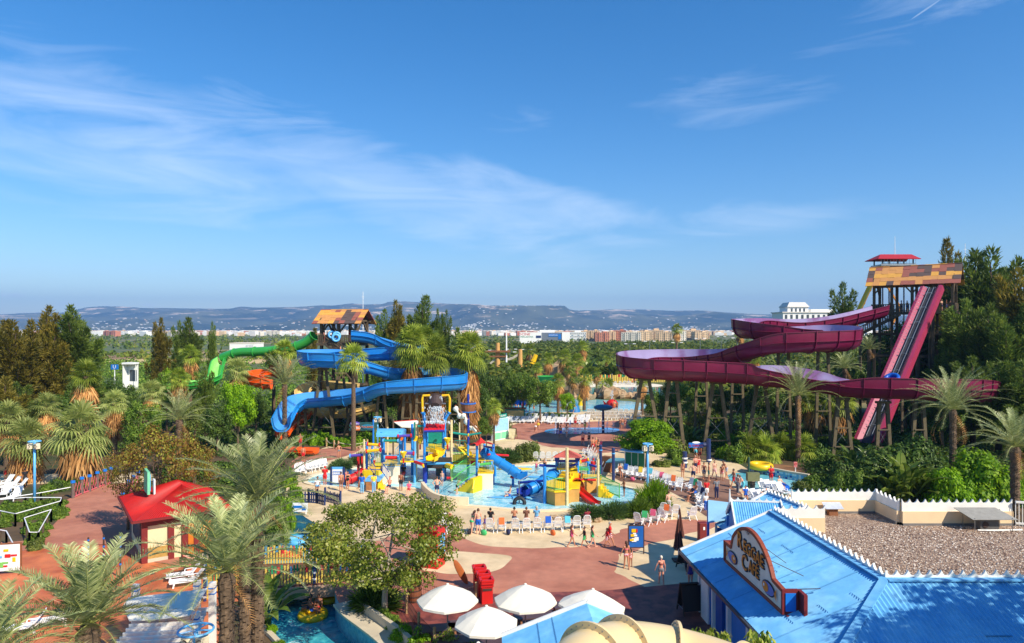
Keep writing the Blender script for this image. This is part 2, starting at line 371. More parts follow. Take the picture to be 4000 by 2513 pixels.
def b_conifer(seed,leafm,rad=2.4,n=15,per=560):
 def f():
  global RNG
  RNG=np.random.default_rng(seed);rnd.seed(seed)
  mb=MB();mb.tube([(0,0,0),(.1,0,3),(0,.1,6.5),(0,0,9.2)],[.28,.22,.13,.03],8)
  Ps=[];Ds=[]
  pl=[((0,0,4.5),(RNG.uniform(-.3,.3),RNG.uniform(-.3,.3),10),.85,1.6)]
  for i in range(n):
   z0=.8+6.6*(i/n)**.9;a=i*2.399+RNG.uniform(-.5,.5);o=rad*(1-z0/10.5)**.75*RNG.uniform(.65,1.25)
   pl.append(((0,0,z0),(math.cos(a)*o,math.sin(a)*o,z0+RNG.uniform(1.4,3.0)),RNG.uniform(.42,.75),1))
  for p0,p1,w,m in pl:
   p0=np.array(p0,float);p1=np.array(p1,float);ax=(p1-p0)/np.linalg.norm(p1-p0);k=int(per*m);t=RNG.uniform(.12,1,k)
   r_=w*np.sin(np.clip(math.pi*t**1.25,0,math.pi))**.8*RNG.uniform(.2,1,k)**.5+.04;u=unit(k);u-=(u@ax)[:,None]*ax;u/=np.linalg.norm(u,axis=1,keepdims=True)
   q=p0+(p1-p0)*t[:,None];q[:,2]-=.35*np.sin(math.pi*t);lump=.72+.5*np.sin(t*19+seed+p0[2]*3+np.arctan2(u[:,1],u[:,0])*2)
   Ps.append(q+u*(r_*lump)[:,None]);Ds.append(ax*.9+u*.75)
   mb.bar(p0,tuple(p0+(p1-p0)*.75),.07,.02,5)
  P=np.concatenate(Ps);V=leaves(P,.40,.085,np.concatenate(Ds),None,.55)
  t=mb.build('trunk',DBARK,smooth=True);c=fastmesh('crown',V,leafm)
  return[t,c]
 return f
def b_broad(seed,leafm,clumps=46,per=150,rad=(4.2,4.2,3.0),zc=6.4,leaf=(.34,.2),bark=BARK,trunk_r=.3,crad=1.15,hang=0,limbs=7,base=0,nostem=False):
 def f():
  global RNG
  RNG=np.random.default_rng(seed);rnd.seed(seed)
  mb=MB();z1=max(zc-rad[2]*.75,.5)
  if not nostem:
   mb.tube([(0,0,base),(.05,.05,z1*.5),(.1,0,z1)],[trunk_r,trunk_r*.75,trunk_r*.62],9)
  u=unit(clumps);q=RNG.uniform(.45,1,clumps)**.5
  C=u*q[:,None]*np.array(rad)*np.array([.86,.86,.9]);C*=RNG.uniform(.82,1.1,(clumps,1));C[:,2]+=zc
  C[:,2]=np.maximum(C[:,2],.35)
  if not nostem:
   for i in range(limbs):
    c=C[i];limb_mesh(mb,(.1,0,z1-.1),tuple(c*.92),trunk_r*.42,.03,.12,6)
    for j in range(2):
     c2=C[(i*5+j*3+limbs)%clumps];limb_mesh(mb,tuple(c*.55+np.array([.05,0,z1*.45])),tuple(c2*.95),trunk_r*.2,.015,.1,5)
  P,un=clump_pts(C,RNG.uniform(.7,1.25,clumps)*crad,per,.35,.8)
  nn=un.copy();nn[:,2]+=.5
  if hang:V=leaves(P,leaf[0],leaf[1],np.tile([0,0,-1.0],(len(P),1)),un,.8)
  else:V=leaves(P,leaf[0],leaf[1],np.cross(nn,unit(len(P))),nn,.3)
  c=fastmesh('crown',V,leafm)
  return([]if nostem else[mb.build('trunk',bark,smooth=True)])+[c]
 return f
def b_shrub(seed,leafm,clumps=26,per=110,leaf=(.13,.07),flat=.75,spiky=False):
 def f():
  global RNG
  RNG=np.random.default_rng(seed)
  u=unit(clumps);u[:,2]=np.abs(u[:,2]);C=u*RNG.uniform(.35,.85,(clumps,1));C[:,2]*=flat
  P,un=clump_pts(C,.32,per,.3,.8);P[:,2]=np.maximum(P[:,2],.02)
  if spiky:V=leaves(P,leaf[0]*2,leaf[1]*.5,un*.5+P/np.linalg.norm(P,axis=1,keepdims=True),None,.35)
  else:
   nn=un.copy();nn[:,2]+=.6;V=leaves(P,leaf[0],leaf[1],np.cross(nn,unit(len(P))),nn,.3)
  mb=MB()
  for i in range(7):mb.bar((0,0,-.05),tuple(C[i]*.9),.03,.01,5)
  return[mb.build('stem',DBARK),fastmesh('foliage',V,leafm)]
 return f
def fan_blades(o,d,side,up,rad,nb,droop,V):
 """a palmate leaf at o facing d"""
 for k in range(nb):
  a=(k/(nb-1)-.5)*2*1.65;dr=d*math.cos(a)+side*math.sin(a)
  ln=rad*(1-.18*abs(a)/1.9)*RNG.uniform(.9,1.08);w=rad*.052
  pr=np.cross(dr,up);pr/=np.linalg.norm(pr)+1e-9
  mid=o+dr*ln*.6+np.array([0,0,-droop*ln*.06]);tip=o+dr*ln+np.array([0,0,-droop*ln*.42])
  V.append([o,mid+pr*w,tip,mid-pr*w])
def b_fan(seed,height,leafm,skirt=1.0,nf=34,nb=17,skirt_len=2.0,tr=.26,lr=1.0,dead=50):
 def f():
  global RNG
  nf_=54 if skirt_len>5 else nf;er=134 if skirt_len>5 else 112
  RNG=np.random.default_rng(seed);V=[];K=[]
  top=np.array([0,0,height])
  st=MB()
  for i in range(nf_):
   a=i*2.399;e=math.radians(84-er*(i/nf_)**1.1)+RNG.uniform(-.1,.1)
   d=np.array([math.cos(a)*math.cos(e),math.sin(a)*math.cos(e),math.sin(e)])
   pl=RNG.uniform(.6,.95)*lr;o=top+d*pl+np.array([0,0,-.12*pl*(1-math.sin(e))])
   st.bar(tuple(top),tuple(o),.02,.012,4)
   side=np.cross(d,[0,0,1.0]);side/=np.linalg.norm(side)+1e-9;up=np.cross(side,d)
   dd=d+np.array([0,0,-.12-.25*(i/nf_)]);dd/=np.linalg.norm(dd);tw=RNG.uniform(-.5,.5);nn_=np.cross(side,dd);side=side*math.cos(tw)+nn_*math.sin(tw)
   fan_blades(o,dd,side,np.cross(side,dd),RNG.uniform(.75,1.0)*lr,nb,.35+.9*(i/nf_),V)
  for i in range(int(dead*skirt)):
   a=RNG.uniform(0,6.283);t=RNG.uniform(0,1)**1.4;z=height-.35-t*skirt_len
   r0=tr*.8+.05;z-=(1.0*lr if skirt_len>5 else.25);o=np.array([math.cos(a)*r0,math.sin(a)*r0,z]);out=RNG.uniform(.25,.75)*(1-t*.55)*lr*(.5 if skirt_len>5 else 1)
   d=np.array([math.cos(a)*out,math.sin(a)*out,-1.0]);d/=np.linalg.norm(d)
   side=np.array([-math.sin(a),math.cos(a),0])
   for k in range(7):
    q=(k/6-.5)*1.1;dr=d*math.cos(q)+side*math.sin(q);ln=RNG.uniform(.9,1.5)*lr;w=.06*lr
    m=o+dr*ln*.5+np.array([math.cos(a),math.sin(a),0])*out*.3;K.append([o,m+side*w,o+dr*ln+np.array([0,0,-.25]),m-side*w])
  mb=MB();n=max(6,int(height*2.2));pts=[];rs=[]
  for i in range(n+1):
   t=i/n;pts.append((math.sin(t*2+seed)*.06*height*.1,0,height*t));rs.append(tr*(1.25-.35*t)*(1+.08*(i%2)))
  mb.tube(pts,rs,9)
  out=[mb.build('trunk',PBARK,smooth=False),fastmesh('crown',np.array(V),leafm),st.build('stalks',leafm)]
  if skirt>0:out.append(fastmesh('dead_fronds',np.array(K),G_LEAF['dead']))
  return out
 return f
def frond(o,az,el,ln,nl,V,ST,droop=1.0,lw=.03,ll=.42,rr=.018,twist=0):
 pts=[];d0=np.array([math.cos(az),math.sin(az),0]);p=np.array(o,float);e=el;ds=ln/10
 for i in range(11):
  pts.append(p.copy());p=p+(d0*math.cos(e)+np.array([0,0,math.sin(e)]))*ds;e-=droop*(.05+.017*i)
 ST.tube([tuple(q)for q in pts],[rr*(1-.08*i)for i in range(11)],4)
 side=np.array([-math.sin(az+twist),math.cos(az+twist),0])
 for k in range(nl):
  t=.12+.88*k/nl;x=t*10;i=min(int(x),9);q=pts[i]+(pts[i+1]-pts[i])*(x-i);tg=pts[i+1]-pts[i];tg/=np.linalg.norm(tg)
  up=np.cross(side,tg);up*=np.sign(up[2])if abs(up[2])>.05 else 1
  l=ll*math.sin(math.pi*min(.2+.75*t,1))**.55*RNG.uniform(.85,1.12)
  for s in(-1,1):
   dr=side*s*.78+tg*.62+up*.36+RNG.normal(size=3)*.06;dr/=np.linalg.norm(dr)
   b=tg*lw*.5;mid=q+dr*l*.55;tip=q+dr*l+np.array([0,0,-.10*l])
   V.append([q-b*.6,q+b*.6,mid+b,tip]);
def b_date(seed,height,nf=38,nl=34,ln=3.0,tr=.27,leafm=None,lw=.035,ll=.45,dead=8,bulge=True):
 def f():
  global RNG
  RNG=np.random.default_rng(seed);V=[];ST=MB();K=[]
  for i in range(nf):
   t=i/nf;az=i*2.399+RNG.uniform(-.15,.15);el=math.radians(86-80*t**.9)+RNG.uniform(-.06,.06)
   frond((0,0,height),az,el,ln*RNG.uniform(.85,1.08)*(.8+.2*min(1,t*3)),nl,V,ST,.5+.55*t,lw,ll)
  DS=MB()
  for i in range(dead):frond((0,0,height-.2),i*2.1+1,-.5-.1*(i%4),ln*.7,nl//2,K,DS,1.3,lw,ll*.8)
  mb=MB();n=max(int(height*3.4),8);pts=[];rs=[]
  for i in range(n+1):
   t=i/n;pts.append((0,0,height*t));rs.append(tr*(1+.10*(1-2*(i%2)))*(1.12-.12*t))
  if bulge:rs[-3:]=[tr*1.18,tr*1.3,tr*.8]
  mb.tube(pts,rs,11)
  for i in range(int(height*34)):
   z=i/34;a=i*2.399;c=Vector((math.cos(a)*tr*1.02,math.sin(a)*tr*1.02,z))
   tip=c+Vector((math.cos(a)*.075,math.sin(a)*.075,.07));sd=Vector((-math.sin(a),math.cos(a),0))*.07
   mb.add([c-sd,c+sd,tip+sd*.5,tip-sd*.5,c+Vector((0,0,.10))],[(0,1,2,3),(3,2,4)])
  out=[mb.build('trunk',PBARK),fastmesh('crown',np.array(V),leafm or G_LEAF['date']),ST.build('frond_stalks',mat('frond_stalk',srgb((170,176,96)),.6))]
  if K:out.append(fastmesh('dead_fronds',np.array(K),G_LEAF['dead']))
  return out
 return f
def b_banana(seed,n=16,ln=1.8,w=.36):
 def f():
  global RNG
  RNG=np.random.default_rng(seed);V=[];ST=MB()
  for i in range(n):
   az=i*2.399;el=math.radians(RNG.uniform(35,82));p=np.array([math.cos(az)*.1*i/n,math.sin(az)*.1*i/n,0.0]);pts=[]
   L0=ln*RNG.uniform(.8,1.2);e=el;sl=RNG.uniform(.8,1.6)
   for k in range(9):
    pts.append(p.copy());st=sl/3 if k<3 else L0/5
    p=p+np.array([math.cos(az)*math.cos(e),math.sin(az)*math.cos(e),math.sin(e)])*st;e-=0 if k<3 else.22
   ST.tube([tuple(q)for q in pts],.03,4);side=np.array([-math.sin(az),math.cos(az),.0])
   ww=[0,0,0,.5,.95,1,.8,.45,.05]
   for k in range(3,8):
    for s in(-1,1):
     up=np.array([0,0,.25])
     V.append([pts[k],pts[k+1],pts[k+1]+side*s*w*ww[k+1]+up*w*ww[k+1],pts[k]+side*s*w*ww[k]+up*w*ww[k]])
  return[ST.build('stalks',G_LEAF['banana']),fastmesh('foliage',np.array(V),G_LEAF['banana'])]
 return f
 # terrain, plain, mountains, town
M_GROUND=mat('plain_ground',srgb((86,98,52)),.95,.25,.01,second=srgb((150,128,88)),sec_scale=.008,sec_lo=.52,sec_hi=.60)
M_SOIL=mat('garden_soil',srgb((92,72,48)),.95,.3,.6,.6,6,second=srgb((58,66,30)),sec_scale=.25)
M_CREAM=mat('cream_paving',srgb((222,196,154)),.8,.11,1.1,.15,8,second=srgb((208,182,140)),sec_scale=.35)
M_TERRA=mat('terracotta_paving',srgb((186,122,96)),.8,.11,1.6,.25,30,second=srgb((172,108,84)),sec_scale=.3)
M_TERRA2=mat('worn_terracotta_paving',srgb((184,122,98)),.8,.12,.6,.25,20,second=srgb((160,100,80)),sec_scale=.5)
M_ORANGE=mat('orange_concrete',srgb((208,118,70)),.6,.16,.9,.2,10,second=srgb((184,94,54)),sec_scale=.5)
M_CONC=mat('pale_concrete',srgb((200,186,160)),.85,.12,1.2,.3,20)
M_ROCK=mat('rock',srgb((186,158,122)),.9,.25,1.2,.8,5,second=srgb((140,108,76)),sec_scale=1)
RIVER=[(1000,2335),(1018,2430),(1095,2513),(1200,2700),(1700,2700),(1520,2522),(1465,2475),(1400,2425),(1345,2385),(1318,2350),(1305,2300),(1330,2225),(1350,2150),(1290,2075),(1210,2035),(1150,1990),(1090,2010),(1060,2060),(1030,2150),(1008,2240)]
river_xy=smoothpoly(GP(RIVER),2)
ZR=-1.35
sheet('ground',[[(-16000,-60),(16000,-60),(16000,16000),(-16000,16000)]],0,M_GROUND,[river_xy])
sheet('garden_soil',[[(-75,3),(80,3),(120,125),(-30,125),(-120,140)]],.008,M_SOIL,[river_xy])
mb=MB();n=len(river_xy)
for i in range(n):
 a,b=river_xy[i],river_xy[(i+1)%n];mb.add([(a[0],a[1],ZR-.2),(b[0],b[1],ZR-.2),(b[0],b[1],0),(a[0],a[1],0)],[(0,1,2,3)])
m_tile=mat('river_wall_tile',srgb((126,186,200)),.4,.18,3,second=srgb((84,150,178)),sec_scale=6)
o=mb.build('river_wall',m_tile);o['kind']='structure'
M_RIV=water('river_water',srgb((26,126,150)),srgb((76,184,192)),1.3,.08,1.0,.5,foam=(.53,.57))
sheet('river',[[(v[0],v[1])for v in river_xy]],ZR,M_RIV)
SKY=[(-700,1235),(-200,1230),(0,1228),(60,1225),(130,1222),(250,1221),(300,1210),(340,1200),(400,1196),(480,1197),(560,1203),(700,1204),(850,1206),(900,1205),(940,1197),(1000,1201),(1150,1200),(1200,1197),(1250,1192),(1300,1194),(1370,1186),(1420,1190),(1500,1188),(1515,1180),(1580,1177),(1650,1180),(1750,1186),(1870,1189),(1895,1194),(1960,1194),(2130,1193),(2205,1194),(2222,1208),(2250,1213),(2330,1212),(2400,1210),(2500,1209),(2620,1214),(2750,1213),(2850,1222),(2950,1227),(3100,1231),(3400,1232),(3800,1236),(4700,1242)]
def interp(T,x):
 xs=[t[0]for t in T];return float(np.interp(x,xs,[t[1]for t in T]))
def vnoise(x,y,seed=0):
 xi,yi=np.floor(x).astype(int),np.floor(y).astype(int);fx,fy=x-xi,y-yi;fx=fx*fx*(3-2*fx);fy=fy*fy*(3-2*fy)
 def h(a,b):return(np.sin(a*127.1+b*311.7+seed*74.7)*43758.5453)%1.0
 return(h(xi,yi)*(1-fx)+h(xi+1,yi)*fx)*(1-fy)+(h(xi,yi+1)*(1-fx)+h(xi+1,yi+1)*fx)*fy
def fbm(x,y,o=5,seed=0):
 s=0;a=.5
 for i in range(o):s=s+a*(1-np.abs(2*vnoise(x*2**i,y*2**i,seed+i)-1));a*=.5
 return s
def mountains():
 nx,ny=520,70;d0,d1=5600.0,9800.0;V=[];fs=[]
 PX=np.linspace(-600,4600,nx);T=np.linspace(0,1.12,ny)
 pxg,tg=np.meshgrid(PX,T)
 dg=d0+(d1-d0)*tg;X=(pxg-CX)/F*dg
 zr=np.interp(PX,[s[0]for s in SKY],[H+(HY-s[1])/F*d1 for s in SKY])[None,:]
 env=np.clip(tg,0,1)**1.5;env=np.where(tg>1,1-(tg-1)*1.2,env)
 nz=fbm(X/900,dg/1300,6,3)-.55
 Z=zr*env+nz*zr*1.0*np.sin(np.clip(tg,0,1)*math.pi)**.8*(.85)
 fh=np.exp(-((pxg-2010)/230)**2)*np.exp(-((tg-.55)/.17)**2)*zr*.6;Z=Z+fh
 fh=np.exp(-((pxg-2600)/500)**2)*np.exp(-((tg-.5)/.2)**2)*zr*.2;Z=Z+fh
 lim=H+(zr-H)*(dg/d1)*.985
 Z=np.where(tg<.97,np.minimum(Z,lim-4),Z)
 Z=np.maximum(Z,0)-2*(tg<.02)
 global MZ
 MZ=(PX,T,Z)
 V=np.stack([X,dg,Z],axis=2).reshape(-1,3)
 fs=[(j*nx+i,j*nx+i+1,(j+1)*nx+i+1,(j+1)*nx+i)for j in range(ny-1)for i in range(nx-1)]
 me=bpy.data.meshes.new('mountains');me.from_pydata(V.tolist(),[],fs)
 m=bpy.data.materials.new('mountain_scrub');m.use_nodes=True;t=m.node_tree;b=t.nodes['Principled BSDF'];b.inputs['Roughness'].default_value=1;b.inputs['Specular IOR Level'].default_value=0
 tc=N(t,'ShaderNodeTexCoord');g=N(t,'ShaderNodeNewGeometry');sp=N(t,'ShaderNodeSeparateXYZ');L(t,g.outputs['Normal'],sp.inputs[0])
 n1=N(t,'ShaderNodeTexNoise');n1.inputs['Scale'].default_value=.0016;n1.inputs['Detail'].default_value=10;L(t,tc.outputs['Object'],n1.inputs['Vector'])
 rp=N(t,'ShaderNodeValToRGB');L(t,n1.outputs[0],rp.inputs[0]);e=rp.color_ramp.elements
 e[0].position=.38;e[0].color=(*srgb((34,48,30)),1);e[1].position=.66;e[1].color=(*srgb((104,104,74)),1)
 mpn=N(t,'ShaderNodeMapping');mpn.inputs['Scale'].default_value=(.003,.0008,.02);L(t,tc.outputs['Object'],mpn.inputs[0])
 n2=N(t,'ShaderNodeTexNoise');n2.inputs['Scale'].default_value=1;n2.inputs['Detail'].default_value=8;n2.inputs['Roughness'].default_value=.7;L(t,mpn.outputs[0],n2.inputs['Vector'])
 mr=N(t,'ShaderNodeMapRange');mr.inputs[1].default_value=.55;mr.inputs[2].default_value=.62;L(t,n2.outputs[0],mr.inputs[0])
 sz=N(t,'ShaderNodeSeparateXYZ');L(t,tc.outputs['Object'],sz.inputs[0])
 hz=N(t,'ShaderNodeMapRange');hz.inputs[1].default_value=120;hz.inputs[2].default_value=200;L(t,sz.outputs[2],hz.inputs[0])
 ml=N(t,'ShaderNodeMath',operation='MULTIPLY');L(t,mr.outputs[0],ml.inputs[0]);L(t,hz.outputs[0],ml.inputs[1])
 mx=N(t,'ShaderNodeMix',data_type='RGBA');L(t,ml.outputs[0],mx.inputs[0]);L(t,rp.outputs[0],mx.inputs[6]);mx.inputs[7].default_value=(*srgb((226,200,168)),1)
 L(t,mx.outputs[2],b.inputs['Base Color']);me.materials.append(m)
 o=bpy.data.objects.new('mountains',me);COL.objects.link(o);o['kind']='structure'
 for p in me.polygons:p.use_smooth=True
mountains()
hb=MB().box((0,7000,348),(31800,15800,704)).build('haze',bpy.data.materials.new('haze'));hb['kind']='stuff'
hm=hb.data.materials[0];hm.use_nodes=True;t=hm.node_tree;t.nodes.clear();ou=N(t,'ShaderNodeOutputMaterial');pv=N(t,'ShaderNodeVolumePrincipled')
pv.inputs['Color'].default_value=(.30,.56,1.0,1);pv.inputs['Density'].default_value=.000105;pv.inputs['Anisotropy'].default_value=.0;L(t,pv.outputs[0],ou.inputs[1])
def scatter_crowns(name,pts,sizes,per,mat_,leaf=.34):
 C=np.array(pts,float);s=np.array(sizes,float);u=unit(len(C)*per);u[:,2]=np.abs(u[:,2])*.9+.05
 P=np.repeat(C,per,axis=0)+u*np.repeat(s,per)[:,None]*np.array([1,1,.8])*RNG.uniform(.6,1.0,len(u))[:,None]
 ls=np.repeat(s,per)*leaf
 n=u.copy();V=leaves(P,ls,ls*.8,np.cross(n,unit(len(P))),n,.3)
 return fastmesh(name,V,mat_)
RNG=np.random.default_rng(5)
pts=[];sz=[]
for i in range(5200):
 d=330*math.exp(RNG.uniform(0,1)*2.7);px=RNG.uniform(-150,4150)
 x=(px-CX)/F*d
 if vnoise(np.array([x/160]),np.array([d/160]),9)[0]<.42:continue
 pts.append((x,d,0));sz.append(RNG.uniform(2.2,4.2)*(1+d/2500))
scatter_crowns('far_groves',pts,sz,14,G_LEAF['farwood'],.6)['kind']='stuff'
pts=[];sz=[]
for i in range(2700):
 d=140*math.exp(RNG.uniform(0,1)*1.45);px=RNG.uniform(1880,5300);hgt=RNG.uniform(3.5,7.5)
 if d<206 and 2120<px<2680:continue
 if d<160 and px<2120:continue
 if d<230:hgt*=.8
 pts.append(((px-CX)/F*d,d,1.2));sz.append(hgt)
scatter_crowns('far_wood',pts,sz,95,G_LEAF['farwood'],.26)['kind']='stuff'
pts=[];sz=[]
for i in range(620):
 d=RNG.uniform(120,300);px=RNG.uniform(-100,1900)
 pts.append(((px-CX)/F*d,d,0));sz.append(RNG.uniform(1.6,3.4)*(.7+d/400))
scatter_crowns('far_thicket',pts,sz,90,G_LEAF['mid'],.2)['kind']='stuff'
sheet('field',[GP([(300,1405),(1040,1400),(1040,1420),(300,1430)])],.05,mat('dry_field',srgb((206,176,120)),.95,.1,.05))
sheet('field',[GP([(0,1398),(260,1392),(620,1388),(620,1400),(0,1415)])],.05,mat('ploughed_field',srgb((150,116,84)),.95,.1,.05))
M_WIN=mat('window_glass',srgb((60,72,84)),.15,.1,1)
M_PALE=mat('pale_render',srgb((226,216,198)),.85,.08,.1);M_BRICK=mat('brick_render',srgb((196,126,96)),.85,.1,.1)
M_OCHRE=mat('ochre_render',srgb((222,190,150)),.85,.08,.1);M_WHITE=mat('white_render',srgb((236,234,228)),.8,.04,.2)
M_ROOFT=mat('roof_tile',srgb((178,112,82)),.9,.15,.4)
def block_parts(w,dp,h,wm,fl=None):
 fl=fl or max(2,int(h/3.2));a=MB();a.box((0,0,h/2),(w,dp,h));b=MB();c=MB()
 nwin=max(3,int(w/3.6))
 for k in range(fl):
  z=h*(k+.55)/fl
  for i in range(nwin):
   x=-w/2+w*(i+.5)/nwin;b.box((x,-dp/2-.02,z),(w/nwin*.45,.16,h/fl*.45))
   if i%3==1:c.box((x,-dp/2-.5,z-h/fl*.3),(w/nwin*.9,1.0,.25))
  for i in range(3):b.box((-w/2-.02,-dp/2+dp*(i+.5)/3,z),(.16,dp*.16,h/fl*.42))
 c.box((0,0,h+.25),(w+.4,dp+.4,.5));c.box((w*.2,0,h+1.6),(w*.22,dp*.5,2.4))
 a.m=1;a.add(b.v,b.f);a.m=0;a.add(c.v,c.f)
 return[a.build('wall',[wm,M_WIN])]
bp=[(34,14,19,M_PALE),(26,13,22,M_BRICK),(44,14,14,M_OCHRE),(22,14,26,M_OCHRE),(52,16,12,M_WHITE),(30,14,17,M_OCHRE)]
for i,a in enumerate(bp):
 objs=block_parts(*a);PROTO['blk%d'%i]=[(o.name.split('.')[0],o.data)for o in objs]
 for o in objs:bpy.data.objects.remove(o)
rnd.seed(3)
row=[(2235,4,900),(2275,5,930),(2318,3,900),(2350,1,880),(2378,3,890),(2418,1,900),(2465,0,860),(2510,5,900),(2545,2,930),(2590,5,900),(2640,0,950),(2690,2,1000),(2735,5,980)]
for i,(px,k,d)in enumerate(row):
 plant('blk%d'%k,'apartment_block',W(px,HY,d).to_2d().to_3d(),'%s block from left in the row of flats right of the shopping centre'%nth(i),'building',(.7,1,(11.5+1.2*(i%3))/bp[k][2]),R(rnd.uniform(-12,12)),'flats beyond the wood')
for i in range(110):
 px=-40+i*36.5+rnd.uniform(-14,14);d=rnd.uniform(1500,3000)
 if 1180<px<1240:continue
 k=rnd.randrange(6);s=rnd.uniform(.6,1.25)
 plant('blk%d'%k,'apartment_block',(((px-CX)/F*d),d,0),'%s building from left in the pale distant town below the mountains'%nth(i),'building',(s,s,min(s*rnd.uniform(.6,1.1),(10.5+d*.0008)/bp[k][2])),R(rnd.uniform(-25,25)),'distant town blocks')
def far_town():
 mb=MB();rnd.seed(8)
 for i in range(2600):
  d=rnd.choice((rnd.uniform(1700,3200),rnd.uniform(2600,5600)));px=rnd.gauss(2100,1100)if rnd.random()<.6 else rnd.uniform(-100,4200)
  w=rnd.uniform(7,26)*(.6+d/4000);h=rnd.uniform(5,13);x=(px-CX)/F*d
  mb.m=rnd.choice((0,0,0,1,2,3));mb.box((x,d,h/2),(w,w*.6,h),rnd.uniform(-.4,.4))
  mb.m=rnd.choice((0,3));z=h+1;mb.box((x,d,h+.6),(w*.4,w*.3,1.2))
 for i in range(420):
  c=rnd.choice(((2040,8),(2330,4),(2380,9),(1850,5),(2600,14),(2700,9),(1500,20),(600,30)))
  px=c[0]+rnd.gauss(0,c[1]*6);d=rnd.uniform(5750,6500);x=(px-CX)/F*d;zz=float(MZ[2][int(np.clip(round((d-5600)/4200/MZ[1][1]),0,69)),int(np.clip(round((px+600)/5200*519),0,519))])
  mb.m=0;mb.box((x,d,zz+1),(16,10,9),0)
 for i in range(600):
  px=rnd.uniform(-50,3400);d=rnd.uniform(5650,7600);x=(px-CX)/F*d;zz=float(MZ[2][int(np.clip(round((d-5600)/4200/MZ[1][1]),0,69)),int(np.clip(round((px+600)/5200*519),0,519))]);mb.m=rnd.choice((0,1,3));mb.box((x,d,zz+1),(rnd.uniform(8,22),10,8),0)
 return mb.build('far_town',[M_WHITE,M_OCHRE,M_BRICK,M_PALE])
far_town()['kind']='stuff'
def text(body,size,M_,matl,parent=None,name='lettering',ext=.01,align='CENTER',xs=1.0):
 cu=bpy.data.curves.new(name,'FONT');cu.body=body;cu.size=size;cu.extrude=ext;cu.align_x=align;cu.align_y='CENTER';cu.resolution_u=2
 tmp=bpy.data.objects.new('tmp',cu);COL.objects.link(tmp);dg=bpy.context.evaluated_depsgraph_get()
 me=bpy.data.meshes.new_from_object(tmp.evaluated_get(dg));bpy.data.objects.remove(tmp);me.materials.clear();me.materials.append(matl)
 me.transform(Matrix(M_).to_4x4()@Matrix.Diagonal((xs,1,1,1)))
 me.name=name
 o=bpy.data.objects.new(name,me);COL.objects.link(o)
 if parent is not None:o.parent=parent
 return o
def face_cam(x,y,z,rz=0):return Matrix.Translation((x,y,z))@Matrix.Rotation(rz,4,'Z')@Matrix.Rotation(R(90),4,'X')
d=640;p=W(2128,HY,d);mall=thing('shopping_centre',(p.x,d,0),'white and grey shopping centre with big shop signs rising behind the wood','building')
u=d/F;mb=MB();x0=(2030-2128)*u;x1=(2115-2128)*u;x2=(2195-2128)*u;x3=(2225-2128)*u;ht=14.5-(1299-HY)*u
mb.m=0;mb.box(((x0+x1)/2,10,ht/2),(x1-x0,20,ht));mb.m=1;mb.box(((x1+x2)/2,11,ht/2-.2),(x2-x1,20,ht));mb.m=0;mb.box(((x2+x3)/2,10,ht/2),(x3-x2,20,ht));mb.box(((x1+x0)/2+16,14,ht+1),(14,6,2.4))
mb.build('wall',[M_WHITE,mat('grey_cladding',srgb((108,116,128)),.5,.05)],mall)
blue=mat('sign_blue',srgb((20,110,190)),.5,.02);red=mat('sign_red',srgb((206,24,30)),.5,.02);grn=mat('sign_green',srgb((0,132,84)),.5,.02);navy=mat('navy_paint',srgb((34,52,100)),.45,.06);whitep=mat('white_paint',srgb((240,240,238)),.5,.04)
MB().box(((2161-2128)*u,.85,ht-2.6),(8.6,.3,2.6)).build('sign_panel',blue,mall);MB().box(((2187-2128)*u,.8,ht-4),(2.8,.3,5)).build('sign_panel',blue,mall);MB().box(((2104-2128)*u,-.15,ht-4),(4.6,.3,2.2)).build('sign_panel',navy,mall)
text('OCINE',3.0,face_cam((2048-2128)*u,-.1,ht-1.8),red,mall,xs=1.2);text('MERCADONA',1.9,face_cam((2058-2128)*u,-.1,ht-4.2),grn,mall)
text('DECATHLON',1.4,face_cam((2161-2128)*u,.65,ht-2.6),whitep,mall)
d=330;p=W(3160,HY,d);hz=H-(1203-HY)/F*d
hot=thing('hotel',(p.x,d,0),'white palace style hotel with mansard roof behind the maroon slide','building')
u=d/F;mb=MB();mb.box((0,8,hz/2-.5),(24,14,hz-3));mb.box((-4,8,hz-1),(10,10,3));mb.box((8,8,hz-1.6),(11,9,2));mb.build('wall',M_WHITE,hot)
mb=MB();q=[(-9.4,2.4),(1.4,2.4),(1.4,13.6),(-9.4,13.6)];top=[(-7.8,4),(-.2,4),(-.2,12),(-7.8,12)]
mb.add([(a,b,hz+.5)for a,b in q]+[(a,b,hz+2.8)for a,b in top],[(0,1,5,4),(1,2,6,5),(2,3,7,6),(3,0,4,7),(4,5,6,7)]);mb.box((0,8,hz-2.1),(25,15,.5));mb.build('roof',mat('hotel_roof',srgb((214,208,198)),.8,.05),hot)
wb=MB()
for i in range(9):wb.box((-10.5+i*2.6,.95,hz-4.2),(1.0,.2,1.9))
for i in range(4):wb.box((-7+i*2,2.95,hz-1),(.8,.2,1.5))
wb.build('window',M_WIN,hot)
p=G(505,1440);d=160;p=W(505,HY,d);bl=thing('white_building',(p.x,d,0),'small white building with a flat roof among the left trees','building',0,None,(.5,.5,1.08))
mb=MB();mb.box((0,3,3.2),(5,.3,6.4));mb.box((-2.4,1,3.2),(.3,4,6.4));mb.box((0,1,6.3),(5.4,5,.35));mb.box((2.4,1,3.2),(.2,.2,6.4));mb.build('wall',M_WHITE,bl);MB().box((.3,2.8,3.6),(3.2,.2,2.4)).build('window',M_WIN,bl)
p=W(448,HY,165);ms=thing('sign_mast',(p.x,165,0),'slim white mast carrying a small blue letter sign left of the white building','sign mast',0,None,.78)
